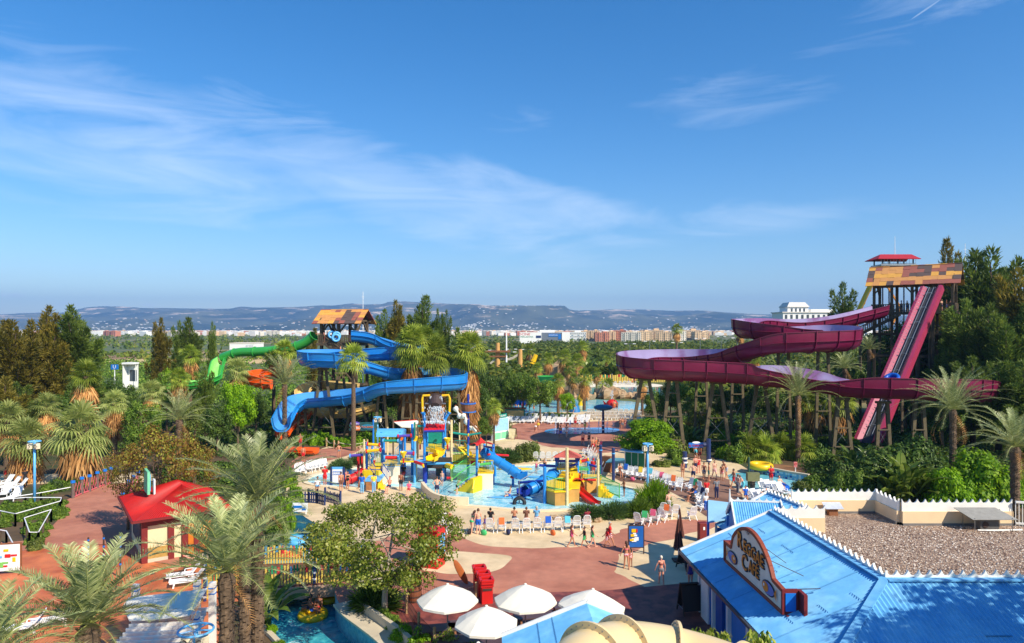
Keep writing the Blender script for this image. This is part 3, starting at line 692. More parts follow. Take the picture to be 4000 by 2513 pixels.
MB().bar((0,0,0),(0,0,5.2),.5,.12,8).bar((0,0,5),(0,0,6.6),.12,.1,8).build('pole',whitep,ms);MB().box((0,0,7.3),(2.2,.3,1.5)).build('sign_panel',blue,ms);text('U',1.5,face_cam(0,-.17,7.3),whitep,ms)
d=420;p=W(945,HY,d);ws=thing('warehouse',(p.x,d,0),'low white warehouse behind the green slide','building')
MB().box((0,8,3.1),(15,16,6.2)).build('wall',M_WHITE,ws);MB().box((0,8,6.5),(15.3,16.4,.5)).build('roof',M_PALE,ws);text('eroic',2.2,face_cam(4.5,-.1,5),mat('grey_letter',srgb((170,180,190)),.6),ws)
# pavings and pools
def gsheet(name,pl,z,m,it=1,holes=(),kind='structure'):
 return sheet(name,[smoothpoly(GP(p),it)if it else GP(p)for p in pl],z,m,holes,kind)
hl=[river_xy]
gsheet('plaza',[[(1128,1850),(1180,1795),(1260,1752),(1400,1712),(1640,1712),(1850,1745),(1905,1722),(1965,1690),(1985,1622),(2250,1600),(2500,1600),(2560,1680),(2540,1760),(2700,1790),(2760,1800),(2850,1790),(2930,1840),(3160,1870),(3180,1905),(3160,1960),(3210,2560),(3300,2900),(1250,2900),(1250,2560),(1120,2300),(1085,2150),(1105,2000)]],.016,M_CREAM,0,hl)
gsheet('promenade',[[(1992,1650),(2200,1652),(2480,1642),(2560,1680),(2560,1722),(2470,1750),(2400,1768),(2320,1772),(2240,1752),(2130,1748),(2080,1722),(1990,1715)]],.026,M_TERRA2)
gsheet('path',[[(1180,1770),(1270,1752),(1420,1742),(1400,1765),(1330,1790),(1230,1812),(1150,1832),(1120,1820)]],.026,M_TERRA2)
gsheet('path',[[(2405,1840),(2470,1845),(2560,1862),(2640,1890),(2690,1878),(2740,1862),(2850,1868),(2850,1900),(2900,1925),(2900,1960),(2830,1990),(2800,2036),(2740,2010),(2700,1965),(2600,1912),(2500,1888),(2400,1880)]],.026,mat('brown_paving',srgb((140,104,84)),.75,.15,.6,.25,20,second=srgb((112,80,64)),sec_scale=.4))
gsheet('esplanade',[[(1640,2070),(1702,2078),(1760,2080),(1800,2083),(1812,2105),(1850,2120),(1880,2130),(1930,2138),(2000,2140),(2100,2145),(2200,2138),(2226,2142),(2300,2132),(2349,2120),(2368,2100),(2358,2090),(2424,2085),(2419,2071),(2452,2064),(2495,2064),(2509,2057),(2448,2052),(2470,2043),(2565,2038),(2660,2030),(2763,2034),(2800,2036),(2790,2068),(2707,2080),(2669,2090),(2655,2104),(2613,2111),(2542,2123),(2509,2139),(2480,2160),(2415,2163),(2419,2182),(2410,2205),(2408,2224),(2396,2238),(2438,2252),(2459,2267),(2490,2281),(2523,2297),(2560,2380),(1250,2420),(1250,2200),(1400,2150),(1500,2100)]],.026,M_TERRA,1,hl)
gsheet('paving_patch',[[(1720,2160),(1780,2155),(1870,2162),(1980,2170),(2005,2180),(1985,2200),(1960,2225),(1900,2242),(1800,2245),(1740,2245),(1690,2235),(1640,2230),(1610,2200),(1640,2175)]],.036,M_CREAM,2)
M_DECK=mat('deck_board',srgb((142,74,62)),.6,.18,2,second=srgb((104,52,46)),sec_scale=1.4,wave=('Y',2.2,.5))
sheet('deck',[GP([(1500,2330),(2000,2322),(2350,2311),(2523,2296),(2770,2272),(2830,2262),(2900,2500),(2900,3200),(1200,3200),(1480,2480)])],.046,M_DECK,[river_xy])
gsheet('terrace',[[(-700,2900),(-500,2120),(40,2158),(170,2146),(285,2135),(420,2128),(560,2190),(700,2215),(900,2225),(1008,2240),(1000,2335),(880,2420),(860,2900)]],.02,M_ORANGE,0,hl)
gsheet('path',[[(-200,2130),(60,2118),(155,2108),(225,2035),(250,1960),(320,1925),(420,1893),(525,1886),(560,1900),(540,1960),(565,2060),(700,2160),(700,2214),(560,2190),(420,2127),(285,2135),(170,2146),(40,2158),(-200,2170)]],.032,M_TERRA,0)
gsheet('beach',[[(-100,1850),(60,1855),(420,1850),(620,1845),(640,1870),(560,1885),(420,1890),(140,1890),(-100,1905)]],.014,M_CREAM,1)
gsheet('beach',[[(2060,1500),(2540,1498),(2600,1506),(2560,1514),(2060,1512)]],.014,mat('pale_sand',srgb((232,220,196)),.95,.06,1))
M_POOL=water('splash_water',srgb((112,194,214)),srgb((190,232,238)),3.2,.1,1.0,1.2)
M_POOLD=water('pool_floor_water',srgb((90,178,196)),srgb((150,208,212)),.8,.1,.4,.12)
M_WAVE=water('wave_water',srgb((40,120,140)),srgb((78,156,168)),.5,.08,.5,.08)
POOL=[(1190,1882),(1240,1856),(1330,1838),(1420,1828),(1520,1818),(1700,1808),(1800,1810),(1880,1815),(1945,1821),(2040,1823),(2110,1818),(2180,1806),(2210,1808),(2235,1830),(2300,1870),(2342,1894),(2420,1901),(2475,1915),(2489,1928),(2478,1950),(2484,1985),(2440,2002),(2330,2000),(2230,1990),(2130,1996),(2000,1991),(1900,1981),(1840,1977),(1780,1973),(1720,1955),(1680,1935),(1650,1912),(1560,1905),(1450,1908),(1330,1905),(1230,1897)]
pool_xy=smoothpoly(GP(POOL),2)
sheet('pool',[pool_xy],.03,M_POOL)
def rim(name,poly,w,h,m,seg=None,base=0):
 """raised edge along a closed outline"""
 mb=MB();n=len(poly);c=[Vector(p)for p in poly];out=[]
 ar=sum(c[i].x*c[(i+1)%n].y-c[(i+1)%n].x*c[i].y for i in range(n));sg=1 if ar>0 else-1
 for i in range(n):
  t=(c[(i+1)%n]-c[i-1]);t.normalize();out.append(c[i]+Vector((t.y,-t.x))*w*sg)
 vs=[];
 for i in range(n):vs+=[(c[i].x,c[i].y,base),(c[i].x,c[i].y,h),(out[i].x,out[i].y,h),(out[i].x,out[i].y,base)]
 fs=[]
 for i in(range(n)if seg is None else seg):
  j=(i+1)%n
  for k in range(3):fs.append((i*4+k,j*4+k,j*4+k+1,i*4+k+1))
 mb.add(vs,fs);o=mb.build(name,m);o['kind']='structure';return o
rim('pool_edge',pool_xy,.45,.12,mat('pool_coping',srgb((232,214,178)),.8,.06,1))
wl=catmull([tuple(G(x,y))for x,y in[(1650,1915),(1668,1938),(1700,1962),(1750,1975),(1830,1979)]],6);mb=MB()
for i in range(len(wl)-1):mb.beam(Vector(wl[i])+Vector((0,0,.38)),Vector(wl[i+1])+Vector((0,0,.38)),.3,.76)
cw=thing('curved_wall',G(1740,1970),'low cream curved wall at the near left rim of the splash pool','wall');mb.v=[tuple(Vector(v)-cw.location)for v in mb.v];mb.build('wall',mat('cream_wall',srgb((234,214,176)),.8,.06,1),cw)
pad=smoothpoly(GP([(2122,1686),(2145,1677),(2200,1672),(2260,1673),(2330,1671),(2400,1673),(2425,1680),(2410,1688),(2350,1693),(2280,1695),(2200,1697),(2140,1694)]),2)
sheet('splash_pad',[pad],.04,water('splash_pad_water',srgb((22,118,196)),srgb((60,160,220)),1.2,.1,.3))
sheet('splash_pad_patch',[smoothpoly(GP([(2215,1687),(2240,1682),(2300,1680),(2345,1682),(2348,1688),(2300,1691),(2240,1691)]),2)],.052,mat('pad_pale',srgb((214,226,222)),.3,.1,1))
lag=smoothpoly(GP([(1985,1560),(2060,1545),(2160,1548),(2300,1560),(2520,1572),(2540,1600),(2440,1606),(2300,1608),(2120,1612),(1990,1618)]),1)
sheet('lagoon',[lag],.03,M_POOLD)
sheet('wave_pool',[smoothpoly(GP([(2190,1530),(2260,1516),(2380,1513),(2560,1513),(2660,1522),(2640,1545),(2400,1552),(2260,1550)]),1)],.035,M_WAVE)
sheet('pool',[smoothpoly(GP([(2840,1850),(2930,1848),(3070,1868),(3160,1895),(3150,1935),(2990,1930),(2900,1905),(2850,1880)]),1)],.03,M_POOLD)
mb=MB();wl=[G(2925,1838),G(3000,1856),G(3080,1872),G(3160,1886)]
for i in range(3):mb.beam(wl[i]+Vector((0,0,.4)),wl[i+1]+Vector((0,0,.4)),.35,.8)
rw=thing('pool_wall',G(3040,1865),'low pale wall with blue mosaic band behind the lazy pool at right','wall');mb.v=[tuple(Vector(v)-rw.location)for v in mb.v];mb.build('wall',M_CONC,rw)
mb=MB();rnd.seed(2)
for i in range(3):
 a,b=wl[i],wl[i+1];dv=(b-a);nn=int(dv.length/.22);dn=dv.normalized();off=Vector((dn.y,-dn.x,0))*.19
 for k in range(nn):
  for r_ in range(3):
   mb.m=rnd.choice((0,1,2));c=a+dv*((k+.5)/nn)+off+Vector((0,0,.12+r_*.2));mb.box(c-rw.location,(.2,.02,.18),math.atan2(dn.y,dn.x))
mb.build('mosaic',[mat('tile_blue',srgb((24,74,160)),.3),mat('tile_sky',srgb((110,180,210)),.3),mat('tile_pale',srgb((206,226,226)),.3)],rw)
gsheet('planting_bed',[[(2930,1836),(3010,1848),(3160,1870),(3180,1840),(3060,1815),(2930,1810)]],.03,mat('bed_soil',srgb((138,96,62)),.95,.2,1))
def rock_mesh(seed,m):
 global RNG
 r=random.Random(seed);mb=MB();mb.ell((0,0,.3),(1,.8,.55),9,6)
 mb.v=[tuple(Vector(v)*(1+.28*math.sin(v[0]*4+seed)*math.cos(v[1]*5+seed*2)+r.uniform(-.1,.1)))for v in mb.v]
 return[mb.build('stone',m)]
def rock(px,py,s,lab,grp,k=0,sq=1,m=M_ROCK):
 return plant('rock%d'%k,'rock',G(px,py),lab,'rock',(s,s*.8,s*sq),None,grp,lambda:rock_mesh(k,m))
rnd.seed(21)
for i in range(17):
 px=2185+i*20+rnd.uniform(-5,5);rock(px,1563+rnd.uniform(-6,3)-(4 if i>5 else 0),rnd.uniform(1.0,2.0),'%s rock from left in the ledge between lagoon and wave pool'%nth(i),'rocks between the pools',i%4,rnd.uniform(.7,1.3))
rock(2378,1556,3.0,'largest rounded boulder on the ledge by the leaning palm','rocks between the pools',1,.9)
rock(2195,1515,5.0,'tall sandy artificial rock mound at the left end of the wave pool',None,2,1.6)
rock(2225,1540,3.0,'lower sandy rock in front of the tall rock mound',None,3,1.2)
for i in range(24):
 t=i/23;px=2160+t*370;py=2008+14*math.sin(t*3.1)+rnd.uniform(-3,3)-t*10+(14 if t<.5 else 0)
 rock(px,py+6,rnd.uniform(.22,.42),'%s pale rock from left edging the juniper beds by the splash pool'%nth(i),'rocks edging the juniper beds',i%4,.8,M_ROCK)
for i in range(16):
 rock(1395+i*8.4,1752-i*1.4+rnd.uniform(-2,2),rnd.uniform(.25,.45),'%s pale stone from left below the hedge behind the splash pool'%nth(i),'stones below the hedge',i%4,.8)
 # big slides
def flume(name,P,w,hb,mo,mi_,loc,label,ribs=2.6,dens=5,lip=.1,cat='water slide',ribname='flange',part='trough'):
 """P rows: x,y,z,hl,hr  (open U trough, wall heights left/right of travel)"""
 D_=catmull(P,dens);r=thing(name,loc,label,cat);o0=Vector(loc)
 mb=MB();inner=MB();rb=MB();acc=0;prev=None;n=len(D_);secs=[]
 for i,q in enumerate(D_):
  p=Vector(q[:3]);a=Vector(D_[max(i-1,0)][:3]);b=Vector(D_[min(i+1,n-1)][:3]);t=(b-a);t.z*=.6;t.normalize()
  s=Vector((-t.y,t.x,0)).normalized();up=Vector((0,0,1));hl,hr=q[3],q[4]
  prof=[(-w-.06,-hb+hb+hr),(-w,.0),(-w*.86,-hb*.55),(-w*.5,-hb*.93),(0,-hb),(w*.5,-hb*.93),(w*.86,-hb*.55),(w,0),(w+.06,hl)]
  secs.append([p-o0+s*x+up*z for x,z in prof]);
 k=9
 for lst,off,flip in((mb,0,False),(inner,.07,True)):
  vs=[]
  for i,sc in enumerate(secs):
   c=(sc[0]+sc[8])/2
   for j,v in enumerate(sc):vs.append(v if not off else v+((c-v)*Vector((1,1,0))).normalized()*off*(1 if j!=4 else 0)+Vector((0,0,off if 1<j<7 else 0)))
  fs=[(i*k+j,i*k+j+1,(i+1)*k+j+1,(i+1)*k+j)for i in range(n-1)for j in range(k-1)]
  lst.add(vs,[tuple(reversed(f))for f in fs]if flip else fs)
  if not off:base=vs
  else:top=vs
 lips=MB()
 for side in(0,8):
  for i in range(n-1):
   a,b,c,d=secs[i][side],secs[i+1][side],top[(i+1)*k+side],top[i*k+side];lips.add([a,b,c,d],[(0,1,2,3)])
   o_=(secs[i][1 if side==0 else 7]);
 for side in(1,7):
  e=[]
  for i in range(n):
   c=(secs[i][0]+secs[i][8])/2;v=secs[i][side];od=((v-c)*Vector((1,1,0))).normalized();e.append((v,v+od*.2))
  for i in range(n-1):
   lips.add([e[i][0]+Vector((0,0,.03)),e[i+1][0]+Vector((0,0,.03)),e[i+1][1],e[i][1],e[i][0]-Vector((0,0,.03)),e[i+1][0]-Vector((0,0,.03))],[(0,1,2,3),(3,2,5,4)])
 for side in(0,8):
  for i in range(n-1):
   c=(secs[i][0]+secs[i][8])/2;od=((secs[i][side]-c)*Vector((1,1,0))).normalized()*lip
   lips.add([secs[i][side],secs[i+1][side],secs[i+1][side]+od,secs[i][side]+od,secs[i+1][side]+od-Vector((0,0,.07)),secs[i][side]+od-Vector((0,0,.07))],[(0,1,2,3),(3,2,4,5)])
 mb.build(part,mo,r,smooth=True);inner.build('lining',mi_,r,smooth=True);lips.build('rim',mo,r)
 acc=0
 for i in range(1,n):
  acc+=(Vector(D_[i][:3])-Vector(D_[i-1][:3])).length
  if acc>ribs:
   acc=0;c=(secs[i][0]+secs[i][8])/2;t=(Vector(D_[i][:3])-Vector(D_[i-1][:3])).normalized()*.045;m=MB()
   for j in range(8):
    v1,v2=secs[i][j],secs[i][j+1];o1=(v1-c-Vector((0,0,.3))).normalized()*.17;o2=(v2-c-Vector((0,0,.3))).normalized()*.17
    m.add([v1-t,v2-t,v2+o2-t,v1+o1-t,v1+t,v2+t,v2+o2+t,v1+o1+t],[(0,1,2,3),(7,6,5,4),(3,2,6,7)])
   m.build(ribname,mo,r)
 return r
def rows(l):return[(*W(x,y,d),hl,hr)for x,y,d,hl,hr in l]
M_MAR=mat('maroon_fibreglass',srgb((116,24,62)),.38,.14,.5,spec=.5,coat=.15)
M_MARI=mat('faded_maroon_lining',srgb((128,84,132)),.4,.12,.3,second=srgb((156,142,180)),sec_scale=.22,sec_lo=.42,sec_hi=.52)
P1=rows([(3440,1212,105,.7,.7),(3340,1238,104,.7,.7),(3240,1262,103,.7,.9),(3120,1276,102,.6,1.1),(3010,1272,101,.6,1.1),(2950,1272,98.5,.7,1.0),(2913,1277,95.5,.6,1.1),(2925,1285,92.5,.5,1.2),(3000,1296,90,.6,1.0),(3120,1303,89.5,.9,.6),(3220,1306,89,1.2,.5),(3285,1314,87,1.3,.5),(3300,1325,84.5,1.2,.5),(3250,1331,82,1.2,.7),(3130,1336,81,1.2,.7),(3020,1342,81.5,1.1,.7),(2930,1366,83,.7,.9),(2840,1394,86,.5,1.1),(2740,1405,89,.5,1.3),(2640,1408,90,.5,1.4),(2530,1412,88.5,.6,1.4),(2475,1420,85.5,.6,1.4),(2478,1432,82.5,.5,1.3),(2540,1440,80.5,.5,1.2),(2660,1446,80,.5,1.2),(2800,1452,80,.6,1.2),(2930,1460,79.5,.7,1.2),(2990,1468,79,1.1,.7),(3100,1478,79,1.3,.3),(3220,1496,78.5,1.2,.3),(3300,1508,78,.8,.8),(3400,1513,77.5,.5,1.2),(3550,1517,77,.5,1.2),(3680,1519,77.5,.5,1.2),(3790,1522,79.5,.6,1.2),(3850,1530,84,.8,1.1),(3900,1540,90,.8,1.0)])
flume('raft_slide',P1,1.75,1.25,M_MAR,M_MARI,G(2900,1780),'huge maroon open flume winding down in three tiers from the tower',ribs=2.2)
M_BLU=mat('blue_fibreglass',srgb((36,134,208)),.36,.12,.5,spec=.5,coat=.15);M_BLUI=mat('pale_blue_lining',srgb((74,156,222)),.35,.12,.4)
P2=rows([(1372,1310,101,.7,.7),(1440,1318,101.5,.7,.7),(1500,1342,102,.7,.7),(1570,1362,101.5,.7,.7),(1630,1370,99.5,1.0,.5),(1650,1376,97,1.1,.5),(1610,1379,95,1.0,.6),(1520,1381,94,.9,.6),(1420,1386,94.3,.8,.6),(1300,1391,95.5,.5,.9),(1225,1392,95,.5,.9),(1196,1399,92.5,.5,1.0),(1215,1406,90,.45,1.0),(1290,1409,89,.45,1.0),(1360,1413,89,.6,.8),(1420,1428,90,.7,.6),(1490,1448,91.5,.7,.5),(1560,1466,93,.9,.4),(1640,1470,94.5,1.1,.3),(1730,1472,94,1.2,.3),(1785,1484,91.5,1.2,.3),(1782,1496,89.3,1.1,.3),(1700,1501,88,1.0,.4),(1600,1507,87.5,.9,.5),(1500,1514,87.5,.7,.6),(1440,1536,88.5,.5,.9),(1370,1552,89.5,.4,1.1),(1270,1562,90,.4,1.1),(1180,1571,89,.5,1.0),(1140,1590,87,.6,.9),(1118,1618,85,.7,.7),(1100,1652,82,.6,.6)])
flume('blue_slide',P2,1.0,.95,M_BLU,M_BLUI,G(1440,1740),'bright blue open flume winding down from the left tower behind the palms',ribs=3.0)
M_GRN=mat('green_fibreglass',srgb((58,160,66)),.32,.08,.6,coat=.3)
def closed_flume(name,pts,r_,m,loc,lab,rib=2.5,n=14,holes=True,rings=.1,rm=None,rw=.05):
 r=thing(name,loc,lab,'water slide');D_=catmull(pts,6);D_=[Vector(q)-Vector(loc)for q in D_]
 MB().tube(D_,r_,n,cap=False).build('tube',m,r,smooth=True)
 acc=rib
 for i in range(len(D_)-1):
  acc+=(D_[i+1]-D_[i]).length
  if acc>rib:
   acc=0;t=(D_[i+1]-D_[i]).normalized();mx=t.to_track_quat('Z','Y').to_matrix()
   MB().lathe([(r_,-rw),(r_+rings,-rw),(r_+rings,rw),(r_,rw)],D_[i],n*2,mx).build('flange',rm or m,r,smooth=False)
 return r
closed_flume('green_tube_slide',[W(1225,1312,103),W(1180,1345,103.5),W(1110,1366,104),W(1010,1374,105),(W(930,1378,106)),W(868,1398,107)],.7,M_GRN,G(1050,1690),'green closed tube slide leaving the left tower to the left',3.2)
P3=rows([(866,1412,106,.7,.7),(850,1432,105,1.1,.9),(842,1460,103,.8,.8),(835,1482,101,.6,.6),(790,1500,99,.6,.6),(730,1508,98,.5,.7),(670,1516,97.5,.5,.7),(620,1522,97,.5,.6)])
flume('green_chute',P3,.8,.65,M_GRN,mat('pale_green_lining',srgb((140,220,110)),.4),G(760,1700),'green open chute dropping from the end of the green tube',ribs=2.6)
M_ORS=mat('orange_fibreglass',srgb((226,92,20)),.35,.1,.6,coat=.2);M_TAN=mat('tan_fibreglass',srgb((224,190,120)),.4,.1,.6)
P4=rows([(1080,1458,103,.5,.5),(1035,1462,102,.5,.7),(1000,1470,100,.6,.8),(985,1480,98,.6,.9),(1010,1492,96.5,.6,.9),(1060,1500,96.5,.5,.5)])
flume('orange_slide',P4,.95,.8,M_ORS,M_ORS,G(1030,1700),'short bend of an orange slide left of the blue slide',ribs=2.6)
P5=rows([(1215,1455,104,.4,.4),(1180,1466,103.5,.4,.4),(1150,1480,103,.4,.4)])
P5=rows([(1400,1510,99,.4,.4),(1330,1505,99,.4,.4),(1265,1500,99.5,.4,.4),(1210,1512,99,.4,.6),(1180,1540,97,.4,.6),(1200,1590,95.5,.4,.6),(1290,1612,95,.4,.4),(1380,1608,95,.4,.4),(1460,1585,96,.4,.4)])
flume('tan_slide',P5,.9,.75,M_TAN,M_TAN,G(1300,1712),'cream coloured slide passing beneath the blue slide',ribs=2.8)
P6=rows([(1240,1596,97,.4,.4),(1200,1612,95,.4,.4),(1170,1640,92,.4,.4),(1130,1665,90,.4,.4),(1100,1700,87,.4,.4)])
flume('orange_chute',P6,.8,.6,M_ORS,M_ORS,G(1150,1740),'low orange chute running down under the tan slide',ribs=2.8)
P7=[(*G(1105,1760,.55),.3,.3),(*G(1165,1762,.5),.3,.3),(*G(1235,1765,.45),.3,.3)]
flume('orange_runout',P7,.9,.35,M_ORS,M_ORS,G(1170,1765),'orange slide run-out trough beside the path at left',ribs=2)
M_YEL=mat('yellow_fibreglass',srgb((240,190,16)),.35,.06,.6)
P8=rows([(3455,1042,138,.3,.3),(3440,1044,138,.3,.3),(3428,1058,138,.3,.3),(3410,1098,138,.3,.3),(3385,1150,138,.3,.3),(3362,1200,138,.3,.3),(3340,1250,138,.3,.3),(3320,1300,138,.3,.3)])
flume('yellow_drop_slide',P8,.85,.5,M_YEL,M_YEL,G(3400,1575),'steep yellow drop slide behind the tiled tower roof',ribs=2.6)
M_TIM=mat('weathered_timber',srgb((98,86,62)),.85,.22,3,.4,10);M_TIMD=mat('dark_timber',srgb((92,78,60)),.85,.25,3,.4,10)
def trestle(px,d,ztop,spread,lab,w=.34,grp='timber trestles under the maroon slide',tw=.9,rz=0,m=M_TIM,lev=3):
 x=(px-CX)/F*d;r=thing('timber_trestle',(x,d,0),lab,'slide support',rz,grp)
 for sgn in(-1,1):
  MB().beam((sgn*spread/2,0,-.05),(sgn*tw/2,0,ztop),w,w,(0,1,0)).build('leg',m,r)
 for k in range(lev):
  t=(k+.6)/(lev+.1);hx=spread/2*(1-t)+tw/2*t;MB().beam((-hx,-.18,ztop*t),(hx,-.18,ztop*t),.12,.2,(0,1,0)).build('crossbar',m,r)
 b=MB();b.bar((-spread*.4,.1,ztop*.2),(spread*.3,.1,ztop*.5),.02);b.bar((spread*.4,.1,ztop*.2),(-spread*.3,.1,ztop*.5),.02);b.build('brace_rod',mat('steel',srgb((150,150,150)),.4,metal=.8),r)
 MB().box((0,0,ztop+.1),(tw+.7,.6,.25)).build('cap',m,r)
 return r
def tz(P,px):
 return min(P,key=lambda q:abs(q[0]-px))
lab=lambda i:'%s A-shaped timber trestle from left carrying the near tier of the maroon slide'%nth(i)
for i,(px,zt,sp)in enumerate([(2520,8.6,3.9),(2628,8.5,2.7),(2800,8.2,3.2),(2972,8.0,3.4),(3290,6.6,2.2),(3450,6.2,1.6),(3590,6.2,1.6)]):
 trestle(px,81 if i<4 else 78.5,zt,sp,lab(i),.36)
for i,(px,zt,d)in enumerate([(2740,9.2,91),(2880,9.6,91),(3060,12.0,84),(3215,12,84)]):
 trestle(px,d,zt,1.8,'%s narrower timber trestle from left behind the near tier of the maroon slide'%nth(i),.3,tw=1.2,lev=4)
for i,(px,d,zt,sp)in enumerate([(1262,90.5,9.3,3.0),(1330,93,8.6,2.6),(1395,92,5.6,3.8),(1490,89,6.2,1.8),(1590,88.5,6.3,1.7),(1640,88,6.3,1.2),(1778,90.5,6.8,2.4),(1180,90,4.0,1.4)]):
 trestle(px,d,zt,sp,'%s timber trestle from left carrying the blue slide'%nth(i),.3,'timber trestles under the blue slide',tw=.7)
def patch_roof(mats,a,b,c,d_,nu,nv,seed,th=.1):
 """corrugated patchwork roof plane a-b (eave) c-d (ridge) with random coloured sheets"""
 rr=random.Random(seed);mb=MB();a,b,c,d_=map(Vector,(a,b,c,d_));nrm=(b-a).cross(d_-a).normalized()
 grid={}
 for i in range(nu):
  for j in range(nv):
   if(i-1,j)in grid and rr.random()<.25:grid[(i,j)]=grid[(i-1,j)]
   elif(i,j-1)in grid and rr.random()<.18:grid[(i,j)]=grid[(i,j-1)]
   else:grid[(i,j)]=rr.choice((0,1,0,1,2,3,2,3))
 for i in range(nu):
  for j in range(nv):
   mb.m=grid[(i,j)]
   def q(u,v):return(a.lerp(b,u)).lerp(d_.lerp(c,u),v)
   u0,u1,v0,v1=i/nu,(i+1)/nu,j/nv,(j+1)/nv+.02;mb.slab([q(u0,v0)+nrm*(.03*((i+j)%2)),q(u1,v0)+nrm*(.03*((i+j)%2)),q(u1,v1),q(u0,v1)],th)
 return mb
RM=[mat('roof_sheet_yellow',srgb((228,166,72)),.7,.06,2,wave=('X',3,.6)),mat('roof_sheet_orange',srgb((214,150,84)),.7,.06,2,wave=('X',3,.6)),mat('roof_sheet_brown',srgb((160,92,76)),.7,.06,2,wave=('X',3,.6)),mat('roof_sheet_grey',srgb((96,78,72)),.7,.06,2,wave=('X',3,.6))]
def fence_run(pts,h,m,parent,step=.35,w=.12,name='balustrade'):
 mb=MB();pts=[Vector(p)for p in pts]
 for i in range(len(pts)-1):
  a,b=pts[i],pts[i+1];mb.beam(a+Vector((0,0,h)),b+Vector((0,0,h)),.12,.1);mb.beam(a+Vector((0,0,.15)),b+Vector((0,0,.15)),.08,.1)
  n=max(2,int((b-a).length/step))
  for k in range(n+1):
   p=a.lerp(b,k/n);mb.box(p+Vector((0,0,h/2)),(w,w*.5,h),math.atan2(b.y-a.y,b.x-a.x))
 return mb.build(name,m,parent)
def tower(loc,L_,Wd,zd,ze,zr,rz,lab,seed,nu=11,hip=False,levels=3):
 """open timber tower: deck height zd, eave ze, ridge zr; length L_ along local x, width Wd along y"""
 r=thing('slide_tower',loc,lab,'tower',rz)
 hx,hy=L_/2,Wd/2
 for x in((-hx+.3,-hx/2,0,hx/2,hx-.3)if L_>8 else(-hx+.3,0,hx-.3)):
  for y in(-hy+.3,hy-.3):MB().beam((x,y,-.05),(x,y,ze-.05),.38,.38).build('post',M_TIMD,r)
 MB().box((0,0,zd-.2),(L_+.6,Wd+.6,.4)).build('deck',M_TIMD,r)
 fr=MB()
 for k in range(1,levels+1):
  z=zd*k/(levels+1)
  for y in(-hy+.3,hy-.3):fr.beam((-hx,y,z),(hx,y,z),.25,.3)
  fr.box((0,.3,z-.2),(L_-.7,Wd-1.2,.12));fr.beam((-hx+.4,.6,z-zd/(levels+1)),(hx-.4,.6,z-.2),1.2,.15)
  for x in(-hx+.3,hx-.3):fr.beam((x,-hy,z),(x,hy,z),.25,.3)
 for x0,x1 in((-hx+.3,0),(0,hx-.3)):
  for k in range(levels+1):
   z0,z1=zd*k/(levels+1),zd*(k+1)/(levels+1)
   a,b=(x0,x1)if k%2 else(x1,x0)
   fr.beam((a,-hy+.3,z0),(b,-hy+.3,z1),.16,.2,(0,1,0))
 fr.build('frame',M_TIMD,r)
 br=MB()
 for x in(-hx+.3,0,hx-.3):
  for s in(-1,1):
   if abs(x+s*1.4)<hx:br.beam((x,-hy+.3,ze-2.0),(x+s*1.5,-hy+.3,ze-.2),.2,.22,(0,1,0))
 for y in(-hy+.3,hy-.3):br.beam((-hx-.3,y,ze-.15),(hx+.3,y,ze-.15),.3,.35)
 for x in(-hx+.2,hx-.2):
  br.beam((x,-hy,ze-.1),(x,0,zr-.2),.2,.2);br.beam((x,hy,ze-.1),(x,0,zr-.2),.2,.2);br.beam((x,-hy,ze-.1),(x,hy,ze-.1),.2,.25);br.beam((x,0,ze),(x,0,zr-.3),.18,.18)
  br.beam((x,-hy+.3,ze-2),(x,-.2,ze-.2),.2,.2,(1,0,0));br.beam((x,hy-.3,ze-2),(x,.2,ze-.2),.2,.2,(1,0,0))
 br.build('truss',M_TIMD,r)
 o=.7;ex=hx+.8;ey=hy+o;zo=ze-(zr-ze)*o/hy
 patch_roof(RM,(-ex,-ey,zo),(ex,-ey,zo),(ex,0,zr),(-ex,0,zr),nu,5,seed).build('roof',RM,r)
 patch_roof(RM,(ex,ey,zo),(-ex,ey,zo),(-ex,0,zr),(ex,0,zr),nu,4,seed+1).build('roof',RM,r)
 fence_run([(-hx,-hy,zd),(hx,-hy,zd)],1.15,M_TIMD,r,.28,.16);fence_run([(hx,-hy,zd),(hx,hy,zd)],1.15,M_TIMD,r,.28,.16);fence_run([(-hx,hy,zd),(-hx,-hy,zd)],1.15,M_TIMD,r,.28,.16)
 return r
T2=tower((-25.2,104,0),6.2,4.2,12.6,16.0,17.6,R(-14),'left timber slide tower with patchwork yellow and brown roof',5,9,levels=3)
T1p=W(3572,HY,109)
T1=tower((T1p.x,109,0),11.2,5.2,17.4,22.2,24.7,R(-38),'tall right timber slide tower with orange and grey patchwork roof',21,13,levels=4)
def stairs(parent,a,b,w,n,m,rail=True,side=(0,1,0)):
 a=Vector(a);b=Vector(b);mb=MB();dn=Vector(side)
 for i in range(n):
  p=a.lerp(b,(i+.5)/n);mb.beam(p-dn*w/2,p+dn*w/2,.3,.08)
 for s in(-1,1):mb.beam(a+dn*w/2*s,b+dn*w/2*s,.1,.35)
 mb.build('stairs',m,parent)
 if rail:
  for s in(-1,1):fence_run([a+dn*w/2*s,b+dn*w/2*s],1.1,m,parent,.35,.1,'stair_rail')
stairs(T1,(-1.5,-3.6,16.9),(-6.8,-3.6,14.0),1.4,12,M_TIMD)
MB().box((-8.2,-3.6,13.8),(3,2,.35)).build('landing',M_TIMD,T1);fence_run([(-9.6,-4.6,14),(-6.8,-4.6,14)],1.1,M_TIMD,T1,.28,.16)
for x in(-9.4,-6.9):
 MB().beam((x,-4.4,-.05),(x,-4.4,13.8),.35,.35).build('post',M_TIMD,T1)
